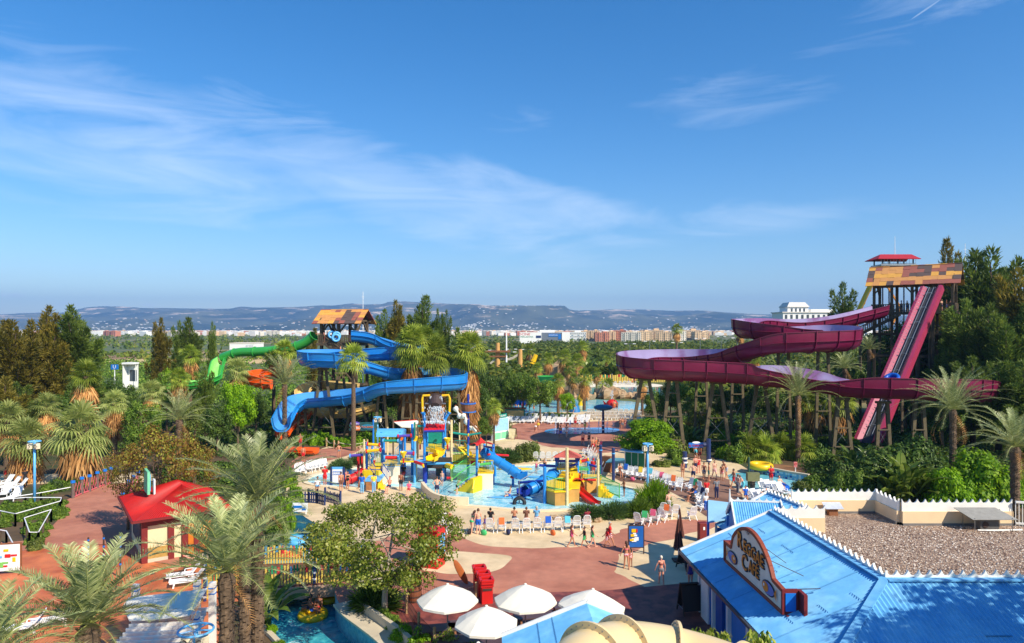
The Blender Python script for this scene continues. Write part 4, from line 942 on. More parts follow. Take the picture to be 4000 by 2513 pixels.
MB().beam((-9.4,-4.4,9),(-6.9,-4.4,9),.2,.3).beam((-9.4,-4.4,5),(-6.9,-4.4,5),.2,.3).build('frame',M_TIMD,T1)
stairs(T2,(-1.4,-2.7,12.5),(2.7,-3.4,10.0),1.3,10,M_TIMD,side=(.2,.98,0))
A=W(3640,1125,104);B=W(3395,1705,86)
cv=thing('raft_conveyor',(B.x,B.y,0),'steep pink sided conveyor carrying rafts up to the right tower','conveyor')
A_,B_=A-cv.location,B-cv.location;ax=(A_-B_).normalized();sx=ax.cross(Vector((0,0,1))).normalized();upn=sx.cross(ax).normalized()
M_PINK=mat('pink_fibreglass',srgb((160,52,82)),.4,.08,.6,coat=.2);M_BELT=mat('rubber_belt',srgb((52,52,56)),.7,.1,2);M_STEEL=mat('steel',srgb((150,150,150)),.4,metal=.8)
B2=B_-ax*1.2
for s in(-1,1):
 m=MB();m.slab([B2+sx*s*.62,A_+sx*s*.62,A_+sx*s*1.05+upn*.42,B2+sx*s*1.05+upn*.42],.08);m.slab([B2+sx*s*1.05+upn*.42,A_+sx*s*1.05+upn*.42,A_+sx*s*1.45+upn*.38,B2+sx*s*1.45+upn*.38],.08);m.slab([B2+sx*s*1.45+upn*.38,A_+sx*s*1.45+upn*.38,A_+sx*s*1.5-upn*.5,B2+sx*s*1.5-upn*.5],.08);m.build('side_panel',M_PINK,cv)
MB().slab([B2-sx*.62,B2+sx*.62,A_+sx*.62,A_-sx*.62],.12).build('belt',M_BELT,cv)
n=44;lb=MB();ln=(A_-B_).length
for i in range(n):
 p=B_+ax*ln*(i+.5)/n
 for s in(-1,1):lb.beam(p+sx*s*.66+upn*.1,p+sx*s*1.2+upn*.47,.04,.04)
lb.beam(B_+sx*.3+upn*.12,A_+sx*.3+upn*.12,.05,.06).beam(B_-sx*.3+upn*.12,A_-sx*.3+upn*.12,.05,.06)
for i in range(9):
 p=B_+ax*ln*(i+.5)/9;lb.beam(p-sx*.45+upn*.34,p+sx*.45+upn*.34,.09,.05).beam(p-sx*.45+upn*.34,p-sx*.45,.05,.05).beam(p+sx*.45+upn*.34,p+sx*.45,.05,.05)
lb.build('roller_frame',mat('bright_steel',srgb((196,200,204)),.35,metal=.6),cv)
for t in(.15,.4,.65,.88):
 p=B_+ax*ln*t
 for s in(-1,1):MB().beam((p.x+sx.x*s*1.2,p.y+.3,0),(p.x+sx.x*s*1.2,p.y+.3,p.z-.5),.3,.3).build('leg',M_TIMD,cv)
def torus(mb,c,Rr,r_,n=22,k=9,M=None):
 M=M or Matrix.Identity(3);pts=[Vector(c)+M@Vector((math.cos(2*math.pi*i/n)*Rr,math.sin(2*math.pi*i/n)*Rr,0))for i in range(n)]
 return mb.tube(pts,r_,k,closed=True)
M_TUBEB=mat('blue_rubber',srgb((24,92,190)),.35,.05);M_TUBEY=mat('yellow_rubber',srgb((244,196,20)),.35,.05)
Mc=Matrix((sx,ax,upn)).transposed()
p=cv.location+B_+ax*ln*.33+upn*.45
rf=thing('inflatable_raft',p,'round blue raft riding up the pink conveyor','raft');torus(MB(),(0,0,0),.75,.27,M=Mc).build('ring',M_TUBEB,rf,smooth=True);MB().slab([Mc@Vector((math.cos(a)*.7,math.sin(a)*.7,-.12))for a in[2*math.pi*i/14 for i in range(14)]],.04).build('floor',M_TUBEB,rf)
p=W(3490,HY,138);zt=lambda y,d=138:H-(y-HY)/F*d
rt=thing('red_roof_platform',(p.x,138,0),'high platform with a small red roof behind the tiled tower','tower')
zd=zt(1036);ze=zt(1012);zr=zt(994)
for x in(-3,0,3):
 for y in(-1.6,1.6):MB().bar((x,y,0),(x,y,ze),.14).build('post',mat('navy_steel',srgb((40,52,72)),.5),rt)
MB().box((0,0,zd-.15),(7,4,.3)).build('deck',M_STEEL,rt);fence_run([(-3.4,-1.8,zd),(3.4,-1.8,zd)],1.1,M_STEEL,rt,.6,.05)
mb=MB();mb.slab([(-4.4,-2.6,ze-.2),(4.0,-2.6,ze-.2),(3.6,0,zr),(-2.6,0,zr)],.12);mb.slab([(4.0,2.6,ze-.2),(-4.4,2.6,ze-.2),(-2.6,0,zr),(3.6,0,zr)],.12);mb.slab([(-4.4,2.6,ze-.2),(-4.4,-2.6,ze-.2),(-2.6,0,zr)],.12);mb.build('roof',mat('red_sheet_roof',srgb((176,34,40)),.6,.06,1,wave=('X',2,.5)),rt)
MB().bar((.3,0,zr-.1),(.3,0,zr+3.6),.06,.03).build('mast',whitep,rt)
MB().bar((-1.8,-1.5,0),(-1.8,-1.5,14),.25).beam((-1.8,-1.6,14),(.5,-1.6,19),.3,.3).beam((.5,-1.6,19),(-2,-1.6,23),.3,.3).build('stair_frame',mat('rust_steel',srgb((196,128,50)),.6),rt)
def mast(px,ytop,d,lab):
 p=W(px,HY,d);zz=H-(ytop-HY)/F*d;r=thing('mast',(p.x,d,0),lab,'mast');MB().bar((0,0,0),(0,0,zz),.12,.04,6).build('pole',whitep,r);MB().box((0,0,zz-1),(.5,.06,.06)).build('crossarm',whitep,r)
mast(1418,1140,130,'thin tall lightning mast behind the left tower roof');mast(3770,952,120,'thin lightning mast rising from the dark trees at far right')
# café building
M_BROOF=mat('sky_blue_sheet_roof',srgb((102,172,218)),.55,.08,3.5,spec=.35,second=srgb((122,186,224)),sec_scale=.9)
M_TRIM=mat('white_trim',srgb((238,234,224)),.55,.06,2);M_CWALL=mat('cream_render',srgb((236,206,162)),.85,.06,.8,.2,12)
M_BWALL=mat('blue_boards',srgb((44,128,206)),.55,.08,2,wave=('X',3,.4));M_RED=mat('red_paint',srgb((206,30,26)),.45,.06);M_DRED=mat('dark_red_paint',srgb((120,32,28)),.6,.12,3)
M_BLUE=mat('blue_paint',srgb((24,116,204)),.4,.06);M_LBLUE=mat('light_blue_paint',srgb((96,178,232)),.4,.06);M_DWOOD=mat('dark_wood',srgb((66,46,38)),.7,.2,4);M_WOOD=mat('brown_wood',srgb((136,86,52)),.75,.2,4)
M_NAVY=navy
cafe=thing('cafe',(12.3,31,0),'long café building with sky blue corrugated roof, white scalloped crest and gravel roof behind','building')
def cl(*p):return Vector(p)-Vector((12.3,31,0))
def corr_roof(a,b,c,d_,pitch=.12,amp=.022,seams=3):
 """corrugated sheet a-b (eave) to d-c (ridge); ribs run up the slope"""
 a,b,c,d_=map(Vector,(a,b,c,d_));nrm=(b-a).cross(d_-a).normalized();L_=(b-a).length;n=max(4,int(L_/pitch*2));mb=MB();vs=[]
 for i in range(n+1):
  t=i/n;off=nrm*(amp if i%2 else-amp);vs+=[a.lerp(b,t)+off,d_.lerp(c,t)+off]
 mb.add(vs,[(2*i,2*i+2,2*i+3,2*i+1)for i in range(n)])
 for k in range(1,seams+1):
  for j in range(int(L_/2.6)):
   t0=j*2.6/L_;t1=min(1,t0+2.2/L_);v=(k+(.35 if(j+k)%2 else-.1))/(seams+1.2)
   p,q=a.lerp(b,t0).lerp(d_.lerp(c,t0),v),a.lerp(b,t1).lerp(d_.lerp(c,t1),v);mb.beam(p+nrm*amp,q+nrm*amp,.02,.012,nrm)
 return mb
u=Vector((-.055,1,0)).normalized();w_=Vector((u.y,-u.x,0))
E0=Vector((8.81,36.06,3.0));Rf=Vector((13.75,36.3,5.0));Rc=Rf-u*9.85
def onroof(s,t,z=0):
 return E0+w_*s-u*t+Vector((0,0,s*(2.0/4.95)+z))
ec=onroof(0,14.8);
hipbot=Rc+Vector((-4.95,-4.95,-2.0))
corr_roof(cl(*onroof(0,14.7)),cl(*onroof(0,0)),cl(*Rf),cl(*onroof(4.95,14.7)),seams=3)
def tri_clip():
 """left face: eave -> ridge, cut along the hip towards the viewer"""
 mb=MB();vs=[];pitch=.075;n=int(14.75/pitch);nrm=Vector((-2.0,0,4.95)).normalized()
 fs=[]
 for i in range(n+1):
  t=i*pitch;smax=4.95 if t<=9.85 else max(.0,4.95-(t-9.85)*1.0);off=nrm*(.03 if i%2 else-.03);vs+=[cl(*onroof(0,t))+off,cl(*onroof(smax,t))+off]
 mb.add(vs,[(2*i+2,2*i,2*i+1,2*i+3)for i in range(n)])
 rr=random.Random(4)
 for k in range(15):
  t0=rr.uniform(.3,12);s0=rr.choice((1.2,2.4,3.6))
  if t0+1.1<9.8 or s0<4.95-(t0+1.1-9.85)-.2:mb.beam(cl(*onroof(s0,t0,.03)),cl(*onroof(s0,t0+rr.uniform(.6,1.3),.03)),.025,.012)
 for t in[x*1.95+.9 for x in range(7)]:
  smax=4.9 if t<=9.85 else 4.9-(t-9.85)
  mb.beam(cl(*onroof(.05,t,.03)),cl(*onroof(smax,t,.03)),.03,.02)
 return mb
tri_clip().build('roof',M_BROOF,cafe)
rg=14.2;a=Rc;mb=MB();vs=[];n=int((rg)/.06)
for i in range(n+1):
 x=Rc.x-4.95+i*.09;
 if x>30:break
 smax=min(4.95,x-(Rc.x-4.95))if x<Rc.x else 4.95
 off=Vector((0,-2,4.95)).normalized()*(.022 if i%2 else-.022);yb=Rc.y-4.95;vs+=[cl(x,yb,3.0)+off,cl(x,yb+smax,3.0+smax*2/4.95)+off]
k=len(vs)//2;mb.add(vs,[(2*i,2*i+2,2*i+3,2*i+1)for i in range(k-1)])
rr=random.Random(5)
for i in range(16):
 x=rr.uniform(Rc.x+.3,24);s0=rr.choice((1.1,2.3,3.5));mb.beam(cl(x,Rc.y-4.95+s0,3.03+s0*.404),cl(x+rr.uniform(.8,1.7),Rc.y-4.95+s0,3.03+s0*.404),.022,.012)
mb.build('roof',M_BROOF,cafe)
MB().beam(cl(*Rc)+Vector((0,0,.02)),cl(*hipbot)+Vector((0,0,.02)),.32,.05).beam(cl(*Rf)+Vector((-.1,0,0)),cl(*Rc)+Vector((-.1,0,0)),.34,.05).beam(cl(*Rc)+Vector((0,-.12,0)),cl(30,Rc.y-.12,5.0),.34,.05).build('ridge_cap',M_BROOF,cafe)
def crest(a,b,parent,band=.42,step=.42,tooth=.24,m=M_TRIM):
 """white board with scalloped top edge"""
 a=Vector(a);b=Vector(b);d_=(b-a);L_=d_.length;d_.normalize();up=Vector((0,0,1));nr=d_.cross(up).normalized()*.045;mb=MB();n=max(1,int(round(L_/step)));st=L_/n
 if band:mb.beam(a+up*band/2,b+up*band/2,.09,band)
 for i in range(n):
  prof=[(0,0)]+[(st*k/8,tooth*(1-math.sin(math.pi*k/8)**.7*.9))for k in range(9)]+[(st,0)]
  p0=a+d_*st*i+up*band;f=[p0+d_*x+up*z for x,z in prof];m_=len(f)
  mb.add([v-nr for v in f]+[v+nr for v in f],[tuple(range(m_)),tuple(reversed(range(m_,2*m_)))]+[(j,j+m_,(j+1)%m_+m_,(j+1)%m_)for j in range(m_)])
 return mb.build('crest',m,parent)
crest(cl(*Rf)+Vector((.05,0,.0)),cl(*Rc)+Vector((.05,0,0)),cafe,.06);crest(cl(*Rc)+Vector((.05,.06,0)),cl(30,Rc.y+.06,5.0),cafe,.06)
MB().beam(cl(*onroof(-.06,0,-.06)),cl(*onroof(-.06,14.8,-.06)),.12,.12).build('gutter',mat('dark_gutter',srgb((60,64,72)),.5),cafe)
MB().beam(cl(*onroof(0,-.03,0)),cl(*onroof(4.95,-.03,0)),.06,.22).build('barge_board',M_TRIM,cafe)
wallm=MB();p0,p1=onroof(1.0,.6),onroof(1.0,14.5);wallm.beam(cl(p0.x,p0.y,1.5),cl(p1.x,p1.y,1.5),.2,3.0);wallm.beam(cl(p0.x,p0.y,1.5),cl(13.7,35.8,1.5),.2,3.0);wallm.slab([cl(9.8,35.75,3),cl(13.7,35.9,3),cl(13.7,35.9,4.9)],.1);wallm.build('wall',M_BWALL,cafe)
pm=MB()
for t in(0.6,2.6,4.6,6.9,9.2,11.5):
 q=onroof(.9,t);MB().box(cl(q.x-.06,q.y,1.5),(.22,.22,3.0)).build('pilaster',M_TRIM,cafe)
for t in(9.4,11.9):q=onroof(.35,t);MB().box(cl(q.x,q.y,1.5),(.34,.34,3.1)).build('column',mat('cream_post',srgb((214,180,130)),.8),cafe)
q=onroof(.85,3.4);MB().box(cl(q.x,q.y,1.15),(.12,1.0,2.3)).build('door',mat('door_blue',srgb((20,84,160)),.5),cafe)
M_GRAV=bpy.data.materials.new('gravel');M_GRAV.use_nodes=True
def gravel():
 t=M_GRAV.node_tree;b=t.nodes['Principled BSDF'];b.inputs['Roughness'].default_value=.95;tc=N(t,'ShaderNodeTexCoord')
 v=N(t,'ShaderNodeTexVoronoi');v.inputs['Scale'].default_value=14;L(t,tc.outputs['Object'],v.inputs['Vector'])
 v2=N(t,'ShaderNodeTexNoise');v2.inputs['Scale'].default_value=.5;L(t,tc.outputs['Object'],v2.inputs['Vector'])
 sp=N(t,'ShaderNodeSeparateColor');L(t,v.outputs['Color'],sp.inputs[0]);rp=N(t,'ShaderNodeValToRGB');L(t,sp.outputs[0],rp.inputs[0]);e=rp.color_ramp.elements
 e[0].color=(*srgb((116,92,76)),1);e[1].color=(*srgb((214,190,164)),1);x=e.new(.55);x.color=(*srgb((166,136,114)),1)
 L(t,rp.outputs[0],b.inputs['Base Color']);bp=N(t,'ShaderNodeBump');bp.inputs['Strength'].default_value=1;bp.inputs['Distance'].default_value=.07;bp.invert=True;L(t,v.outputs['Distance'],bp.inputs['Height']);L(t,bp.outputs[0],b.inputs['Normal'])
gravel()
gz=3.9
gv=MB();poly=[(14.4,26.6),(30,26.6),(30,37.5),(21.05,37.5),(21.05,40.0),(16.3,40.0),(16.3,36.2),(13.9,36.2)]
gv.prism([(x-12.3,y-31)for x,y in poly],0,gz);gv.build('flat_roof',M_GRAV,cafe)
rr=random.Random(8);st=MB()
for i in range(5200):
 x,y=rr.uniform(14.7,27.5),rr.uniform(26.9,37.3);s=rr.uniform(.025,.055);st.m=rr.choice((0,1,2))
 c=cl(x,y,gz+s*.4);st.add([c+Vector((s,0,0)),c+Vector((-.3*s,s,0)),c+Vector((-s,-.2*s,0)),c+Vector((.1*s,-s,0)),c+Vector((0,0,s*.8))],[(0,1,4),(1,2,4),(2,3,4),(3,0,4)])
st=st.build('pebbles',[mat('pebble_a',srgb((196,170,146)),.9),mat('pebble_b',srgb((120,94,80)),.9),mat('pebble_c',srgb((232,216,198)),.9)],cafe);st['kind']='stuff'
def parapet(a,b,zb=0,zt=5.1,inner=1):
 a,b=Vector((*a,0)),Vector((*b,0));m=MB();m.beam(cl(a.x,a.y,(gz+zt-.45)/2-.0+0),cl(b.x,b.y,(gz+zt-.45)/2),.24,zt-.45-gz+.0+0);
 m.v=[v for v in m.v];m.build('parapet',M_CWALL,cafe)
 MB().beam(cl(a.x,a.y,gz/2),cl(b.x,b.y,gz/2),.23,gz-.01).build('wall',M_CWALL,cafe)
 MB().beam(cl(a.x,a.y,gz+.06),cl(b.x,b.y,gz+.06),.34,.12).build('upstand',mat('grey_felt',srgb((120,116,112)),.8),cafe)
 crest(cl(a.x,a.y,zt-.45),cl(b.x,b.y,zt-.45),cafe,.42,.42)
parapet((16.2,40.1),(21.1,40.1));parapet((21.1,40.0),(21.1,37.7));parapet((21.2,37.62),(27.2,37.62))
m=MB();m.beam(cl(13.9,36.32,3.6),cl(16.4,36.32,3.6),.22,2.1);m.build('parapet',M_CWALL,cafe);crest(cl(13.8,36.3,4.65),cl(16.42,36.3,4.65),cafe,.42)
MB().beam(cl(16.35,36.3,4.0),cl(16.35,40.0,4.0),.2,1.2).build('parapet',M_CWALL,cafe)
hx_=G(3235,2003,gz);htc=thing('roof_hatch',(hx_.x,39.6,gz),'small brown hatch box with pale sloping lid on the gravel roof','hatch',0,None,.55);MB().box((0,0,.4),(.9,.55,.8)).build('box',M_WOOD,htc);MB().slab([(-.95,-.55,.78),(.95,-.55,.78),(.95,.4,1.25),(-.95,.4,1.25)],.06).build('lid',mat('pale_metal',srgb((206,210,216)),.4,metal=.2),htc)
ac=thing('air_conditioner',(25.3,36.7,gz),'air conditioning unit under a grey sheet canopy at the right of the gravel roof','machine',0,None,.66)
MB().box((0,.2,.45),(1.5,.7,.75)).build('casing',mat('machine_grey',srgb((96,92,88)),.6),ac);MB().bar((-.35,-.17,.45),(-.35,-.2,.45),.26).build('fan',M_DWOOD,ac);MB().slab([(-1.7,-.7,1.0),(1.9,-.7,1.0),(1.2,.95,1.55),(-2.2,.95,1.55)],.04).build('canopy',mat('grey_sheet',srgb((150,146,136)),.6),ac)
m=MB();[m.beam((x,y,0),(x,y,1.1 if y<0 else 1.45),.04,.04)for x in(-1.5,1.5)for y in(-.6,.85)];m.build('frame',M_STEEL,ac);MB().tube([(-1.2,-.5,.1),(-.6,-.6,.12),(.6,-.5,.1),(2.4,-.4,.1)],.07,7).build('pipe',M_TRIM,ac)
rl=thing('roof_railing',(27.25,37.4,gz),'white metal railing at the right end of the gravel roof','railing');fence_run([(0,0,0),(3.4,-1.0,0)],1.3,M_TRIM,rl,.16,.035,'bars')
def simple_gable(name,loc,lab,ridge_a,ridge_b,wl,wr,ze_l,ze_r,m,crest_=True,end=None,walls=M_BWALL):
 r=thing(name,loc,lab,'building');o=Vector(loc);A,B=Vector(ridge_a)-o,Vector(ridge_b)-o;d_=(B-A);d_.z=0;d_.normalize();nrm=Vector((-d_.y,d_.x,0))
 la,lb=A+nrm*wl,B+nrm*wl;la.z=lb.z=ze_l;ra,rb_=A-nrm*wr,B-nrm*wr;ra.z=rb_.z=ze_r
 corr_roof(lb,la,A,B,seams=2).build('roof',m,r);corr_roof(ra,rb_,B,A,seams=2).build('roof',m,r)
 w=MB();ins=.92
 for s,e,z in((la,lb,ze_l),(ra,rb_,ze_r)):
  p,q=A.lerp(s,ins),B.lerp(e,ins);w.beam((p.x,p.y,(z-.05)/2),(q.x,q.y,(z-.05)/2),.14,z-.05)
 for P0,s,e in((A,la,ra),(B,lb,rb_)):
  p,q=P0.lerp(s,ins),P0.lerp(e,ins);k=d_*(.1 if P0 is A else-.1);w.slab([Vector((p.x,p.y,0))+k,Vector((q.x,q.y,0))+k,q+k-Vector((0,0,.05)),P0+k-Vector((0,0,.08)),p+k-Vector((0,0,.05))],.1)
 w.build('wall',walls,r)
 if crest_:crest(A,B,r,.05,.36,.2)
 bb=MB()
 for P0,s,e in((A,la,ra),(B,lb,rb_)):bb.beam(P0+Vector((0,0,.05)),s+Vector((0,0,.05)),.07,.2).beam(P0+Vector((0,0,.05)),e+Vector((0,0,.05)),.07,.2)
 bb.build('barge_board',M_TRIM,r)
 return r
kq=simple_gable('kiosk_wing',(13.2,38,0),'small blue roofed wing with a white crested gable behind the café roof',(12.1,38.2,5.05),(14.7,37.8,5.05),1.7,1.9,3.9,3.7,M_BROOF)
MB().box((-1.55,-1.55,1.9),(.12,.9,1.0)).build('lattice',mat('lattice_blue',srgb((70,150,214)),.5),kq);MB().bar((-1.2,.1,4.9),(-1.2,.1,5.75),.07,.03).build('finial',M_TRIM,kq)
simple_gable('shed',(16.2,41,0),'shaded blue roofed shed with a crested ridge beside the cream parapet',(14.95,40.4,5.0),(15.7,36.9,5.0),.4,1.9,4.75,4.1,M_BROOF)
aw=thing('flat_canopy',(10.9,40,0),'pale blue flat canopy panel left of the crested gable','canopy')
cp=[G(2766,1953,3.7),G(2880,1967,3.7),G(2868,2022,3.5),G(2766,2040,3.3)]
MB().slab([p-aw.location for p in reversed(cp)],.08).build('panel',mat('pale_blue_panel',srgb((158,206,226)),.4,.08,1),aw)
for p in cp:MB().beam((p.x-10.9,p.y-40,0),(p.x-10.9,p.y-40,p.z-.06),.12,.12).build('post',M_BLUE,aw)
lr=thing('lean_to_roof',(10.6,37.2,0),'small blue lean-to roof over white framed lattice below the gable','building')
c2=[G(2792,2046,3.0),G(2868,2008,3.6),G(2862,2075,3.4),G(2838,2082,3.0)]
corr_roof(c2[0]-lr.location,c2[3]-lr.location,c2[2]-lr.location,c2[1]-lr.location,seams=0).build('roof',M_BROOF,lr)
q0=c2[0]-lr.location;m=MB()
for dx in(0.05,.75,1.5):m.box((q0.x+dx,q0.y-.1,1.5),(.12,.12,3.0))
m.beam((q0.x,q0.y-.1,1.2),(q0.x+1.5,q0.y-.1,1.2),.1,.12);m.build('frame',M_TRIM,lr);MB().box((q0.x+.75,q0.y+.02,1.4),(1.45,.06,2.7)).build('lattice',mat('lattice_blue',srgb((70,150,214)),.5),lr)
sg0=onroof(1.15,3.3,.10);sg=thing('cafe_sign',sg0,'tall arched café sign with orange lettering and fish, standing on the blue roof','sign')
sl=6.1
def sp(t,z,off=0):return-u*t+Vector((0,0,z))+w_*off
prof=[(0,0),(sl,0),(sl,.85),(sl-.9,.95)]
for k in range(15):
 a=k/14;prof.append((sl-1.2-a*(sl-2.15),.95+1.3*math.sin(math.pi*(a*.9+.05))**.6))
prof+=[(.75,.85),(0,.85)]
def board(prof_,th,off):
 f=[sp(t,z,off)for t,z in prof_];b_=[sp(t,z,off+th)for t,z in prof_];n_=len(f);m_=MB();m_.add(f+b_,[tuple(range(n_)),tuple(reversed(range(n_,2*n_)))]+[(i,i+n_,(i+1)%n_+n_,(i+1)%n_)for i in range(n_)]);return m_
board(prof,.1,0).build('board',mat('sign_cream',srgb((226,214,194)),.7,.08,2),sg)
fr=MB()
for i in range(len(prof)):fr.beam(sp(*prof[i],.04),sp(*prof[(i+1)%len(prof)],.04),.16,.15)
fr.build('frame',mat('rust_brown',srgb((142,66,40)),.7,.15,3),sg)
Ms=Matrix((-u,Vector((0,0,1)),-w_)).transposed().to_4x4()
M_OR=mat('sign_orange',srgb((224,132,30)),.6,.1,4);M_SDARK=mat('sign_dark_paint',srgb((44,42,56)),.7)
def stext(body,size,t,z,off,m,nm,rot=0,xs=1):
 return text(body,size,Matrix.Translation(sp(t,z,-off))@Ms@Matrix.Rotation(rot,4,'Z'),m,sg,nm,.02,xs=xs)
for body,size,t,z,rot in(('R',1.0,1.85,1.5,-.06),('EGGAE',.72,3.35,1.38,-.03),('C',.95,2.4,.68,0),('AFÉ',.68,3.4,.72,.0)):
 for dx,dz in((-.05,0),(.05,-.04),(0,.05),(0,-.05)):stext(body,size*1.03,t+dx,z+dz,.02,M_SDARK,'lettering_outline',rot,.95)  # dark painted outline around the orange letters
 stext(body,size,t,z,.05,M_OR,'lettering',rot,.95)
def fish(t,z,s,dirn):
 m=MB();m.add([sp(t+math.cos(a)*.62*s*dirn,z+math.sin(a)*.27*s,-.05)for a in[2*math.pi*i/18 for i in range(18)]],[tuple(range(18))]if dirn<0 else[tuple(reversed(range(18)))])
 o=m.build('fish',mat('fish_blue',srgb((96,120,186)),.6,.2,8),sg)
 MB().add([sp(t+(.25+math.cos(a)*.33)*s*dirn,z+math.sin(a)*.22*s,-.065)for a in[2*math.pi*i/14 for i in range(14)]],[tuple(range(14))]).build('head',M_OR,o)
 MB().add([sp(t+(.36+math.cos(a)*.07)*s*dirn,z+.05+math.sin(a)*.07*s,-.08)for a in[2*math.pi*i/10 for i in range(10)]],[tuple(range(10))]).build('eye',whitep,o)
 MB().add([sp(t-.62*s*dirn,z,-.06),sp(t-.92*s*dirn,z+.3*s,-.06),sp(t-.84*s*dirn,z,-.06),sp(t-.92*s*dirn,z-.3*s,-.06)],[(0,1,2,3)]).build('tail',M_OR,o)
 MB().add([sp(t+math.cos(a)*.68*s*dirn,z+math.sin(a)*.33*s,-.03)for a in[2*math.pi*i/18 for i in range(18)]],[tuple(range(18))]).build('outline',M_SDARK,o)
fish(.98,.46,.85,1);fish(4.85,.48,.9,-1)
m=MB()
for k in(-1,0,1):m.add([sp(2.75+k*.03,2.0,-.05),sp(2.75+k*.17-.05,2.16,-.05),sp(2.75+k*.2,2.26-abs(k)*.04,-.05),sp(2.75+k*.17+.05,2.14,-.05)],[(0,1,2,3)])
m.build('leaf_mark',M_SDARK,sg)
for t,side in((-.05,1),(sl+.05,1)):
 mb=MB();b0=sp(t,.45,.25);mb.box(b0,(.62,.14,.95));
 if t>1:mb.box(sp(t+.28,.4,.62),(.14,.62,1.0));mb.box(sp(t+.1,-.2,.3),(.5,.3,.35))
 mb.build('side_box',M_DRED,sg);MB().box(b0+u*(-.09 if t>1 else.09),(.4,.03,.7)).build('lattice',M_BLUE,sg)
for t,z in((.9,1.0),(2.6,1.9),(4.2,1.5),(5.6,.7)):MB().beam(sp(t,z,.1),sp(t+.1,.35+.4,1.7),.04,.03).build('strut',M_STEEL,sg)
def at(px,py,z=0):return G(px,py,z)
vb=at(2775,2442);vd=thing('drinks_machine',vb,'blue and white vending cabinet under the café eave','vending machine',R(4))
MB().box((.35,.45,1.0),(.85,1.0,2.0)).build('cabinet',M_BLUE,vd,bevel=.02);MB().box((-.11,.45,1.0),(.08,1.0,1.98)).build('side_panel',M_TRIM,vd);MB().box((.38,-.07,1.35),(.5,.04,.35)).build('screen',M_DWOOD,vd);MB().box((.38,-.07,.85),(.5,.04,.5)).build('hatch',mat('navy_paint',srgb((34,52,100)),.45,.06),vd)
def aboard(px,py,w,h,rz,lab,face,poster=None):
 r=thing('sign_board',at(px,py),lab,'sign board',rz)
 for s in(-1,1):
  M_=Matrix.Rotation(s*.2,3,'X');MB().box((0,s*.28,h*.55),(w,.04,h*.8),M=M_).build('panel',face if s>0 or not poster else face,r)
  f=MB();[f.beam((x,s*.5,0),(x,s*.06,h),.06,.05)for x in(-w/2,w/2)];f.beam((-w/2,s*.06,h-.03),(w/2,s*.06,h-.03),.06,.06);f.build('frame',M_DWOOD,r)
 MB().beam((-w/2,-.4,.35),(-w/2,.4,.35),.03,.03).beam((w/2,-.4,.35),(w/2,.4,.35),.03,.03).build('stay',M_STEEL,r)
 return r
chalk=mat('chalkboard',srgb((38,30,30)),.6,.1)
aboard(2697,2395,1.05,1.55,R(8),'large dark blank chalkboard sign on the deck in front of the café',chalk);aboard(2682,2222,.8,1.35,R(25),'smaller dark chalkboard half hidden behind the roof corner',chalk)
def poster(r,w,h,z,seed,words,y=-.05,mats_=None,tilt=0):
 rr=random.Random(seed);m=MB()
 for i in range(9):
  m.m=rr.randrange(4);m.box((rr.uniform(-w*.33,w*.33),y-.01-.002*i,z+rr.uniform(-h*.36,h*.36)),(rr.uniform(.12,.35)*w,.01,rr.uniform(.06,.2)*h))
 o=m.build('poster_pictures',mats_ or[M_RED,whitep,M_YEL,mat('poster_pink',srgb((226,90,110)),.5)],r)
 for k,wd_ in enumerate(words):text(wd_,h*.1,face_cam(0,y-.04,z+h*.28-k*h*.28),whitep if k%2==0 else M_RED,r)
ps=thing('poster_stand',at(2485,2166),'blue illustrated poster in a dark frame standing on the plaza','sign board',R(2))
MB().box((0,0,1.15),(.92,.05,1.35)).build('poster',mat('poster_blue',srgb((28,96,176)),.5),ps);m=MB();[m.beam((x,.02,-.0),(x,.02,1.85),.06,.08)for x in(-.5,.5)];m.beam((-.5,.02,1.85),(.5,.02,1.85),.06,.08).beam((-.5,.02,.45),(.5,.02,.45),.06,.08);m.build('frame',M_DWOOD,ps);poster(ps,.9,1.3,1.15,4,[])
ps2=thing('poster_stand',at(28,2245),'white map board in a timber frame at the left edge of the terrace','sign board',R(12))
MB().box((0,0,1.0),(1.35,.06,1.55)).build('poster',whitep,ps2);poster(ps2,1.3,1.5,1.0,7,[],mats_=[M_RED,M_LBLUE,M_YEL,mat('poster_green',srgb((120,190,90)),.5)]);m=MB();[m.beam((x,.02,0),(x,.02,1.85),.07,.1)for x in(-.72,.72)];m.beam((-.7,.02,1.83),(.7,.02,1.83),.07,.07).beam((-.72,-.35,.04),(-.72,.35,.04),.07,.07).beam((.72,-.35,.04),(.72,.35,.04),.07,.07);m.build('frame',M_WOOD,ps2)
rb_=thing('litter_bin',at(2745,2115),'dark red upright bin beside the café wing','bin',R(6));MB().box((0,0,.65),(.6,.5,1.3)).build('body',M_DRED,rb_,bevel=.02);MB().box((0,-.26,.95),(.12,.02,.2)).build('slot',whitep,rb_)
def closed_umbrella(px,py,h,lab):
 r=thing('closed_umbrella',at(px,py),lab,'umbrella');MB().bar((0,0,0),(0,0,h),.035).build('pole',whitep,r)
 mb=MB();vs=[];n=16;rows_=[(h*.30,.34),(h*.42,.26),(h*.62,.17),(h*.86,.07),(h,.02)]
 for z,q in rows_:
  for j in range(n):a=2*math.pi*j/n;qq=q*(1 if j%2 else.62);vs.append((math.cos(a)*qq,math.sin(a)*qq,z-(.1 if j%2 and z==h*.30 else 0)))
 mb.add(vs,[(i*n+j,i*n+(j+1)%n,(i+1)*n+(j+1)%n,(i+1)*n+j)for i in range(4)for j in range(n)]);mb.build('canopy',mat('brown_fabric',srgb((96,52,40)),.8,.15,3),r);MB().box((0,0,.05),(.7,.7,.1)).build('base',M_DWOOD,r)
 return r
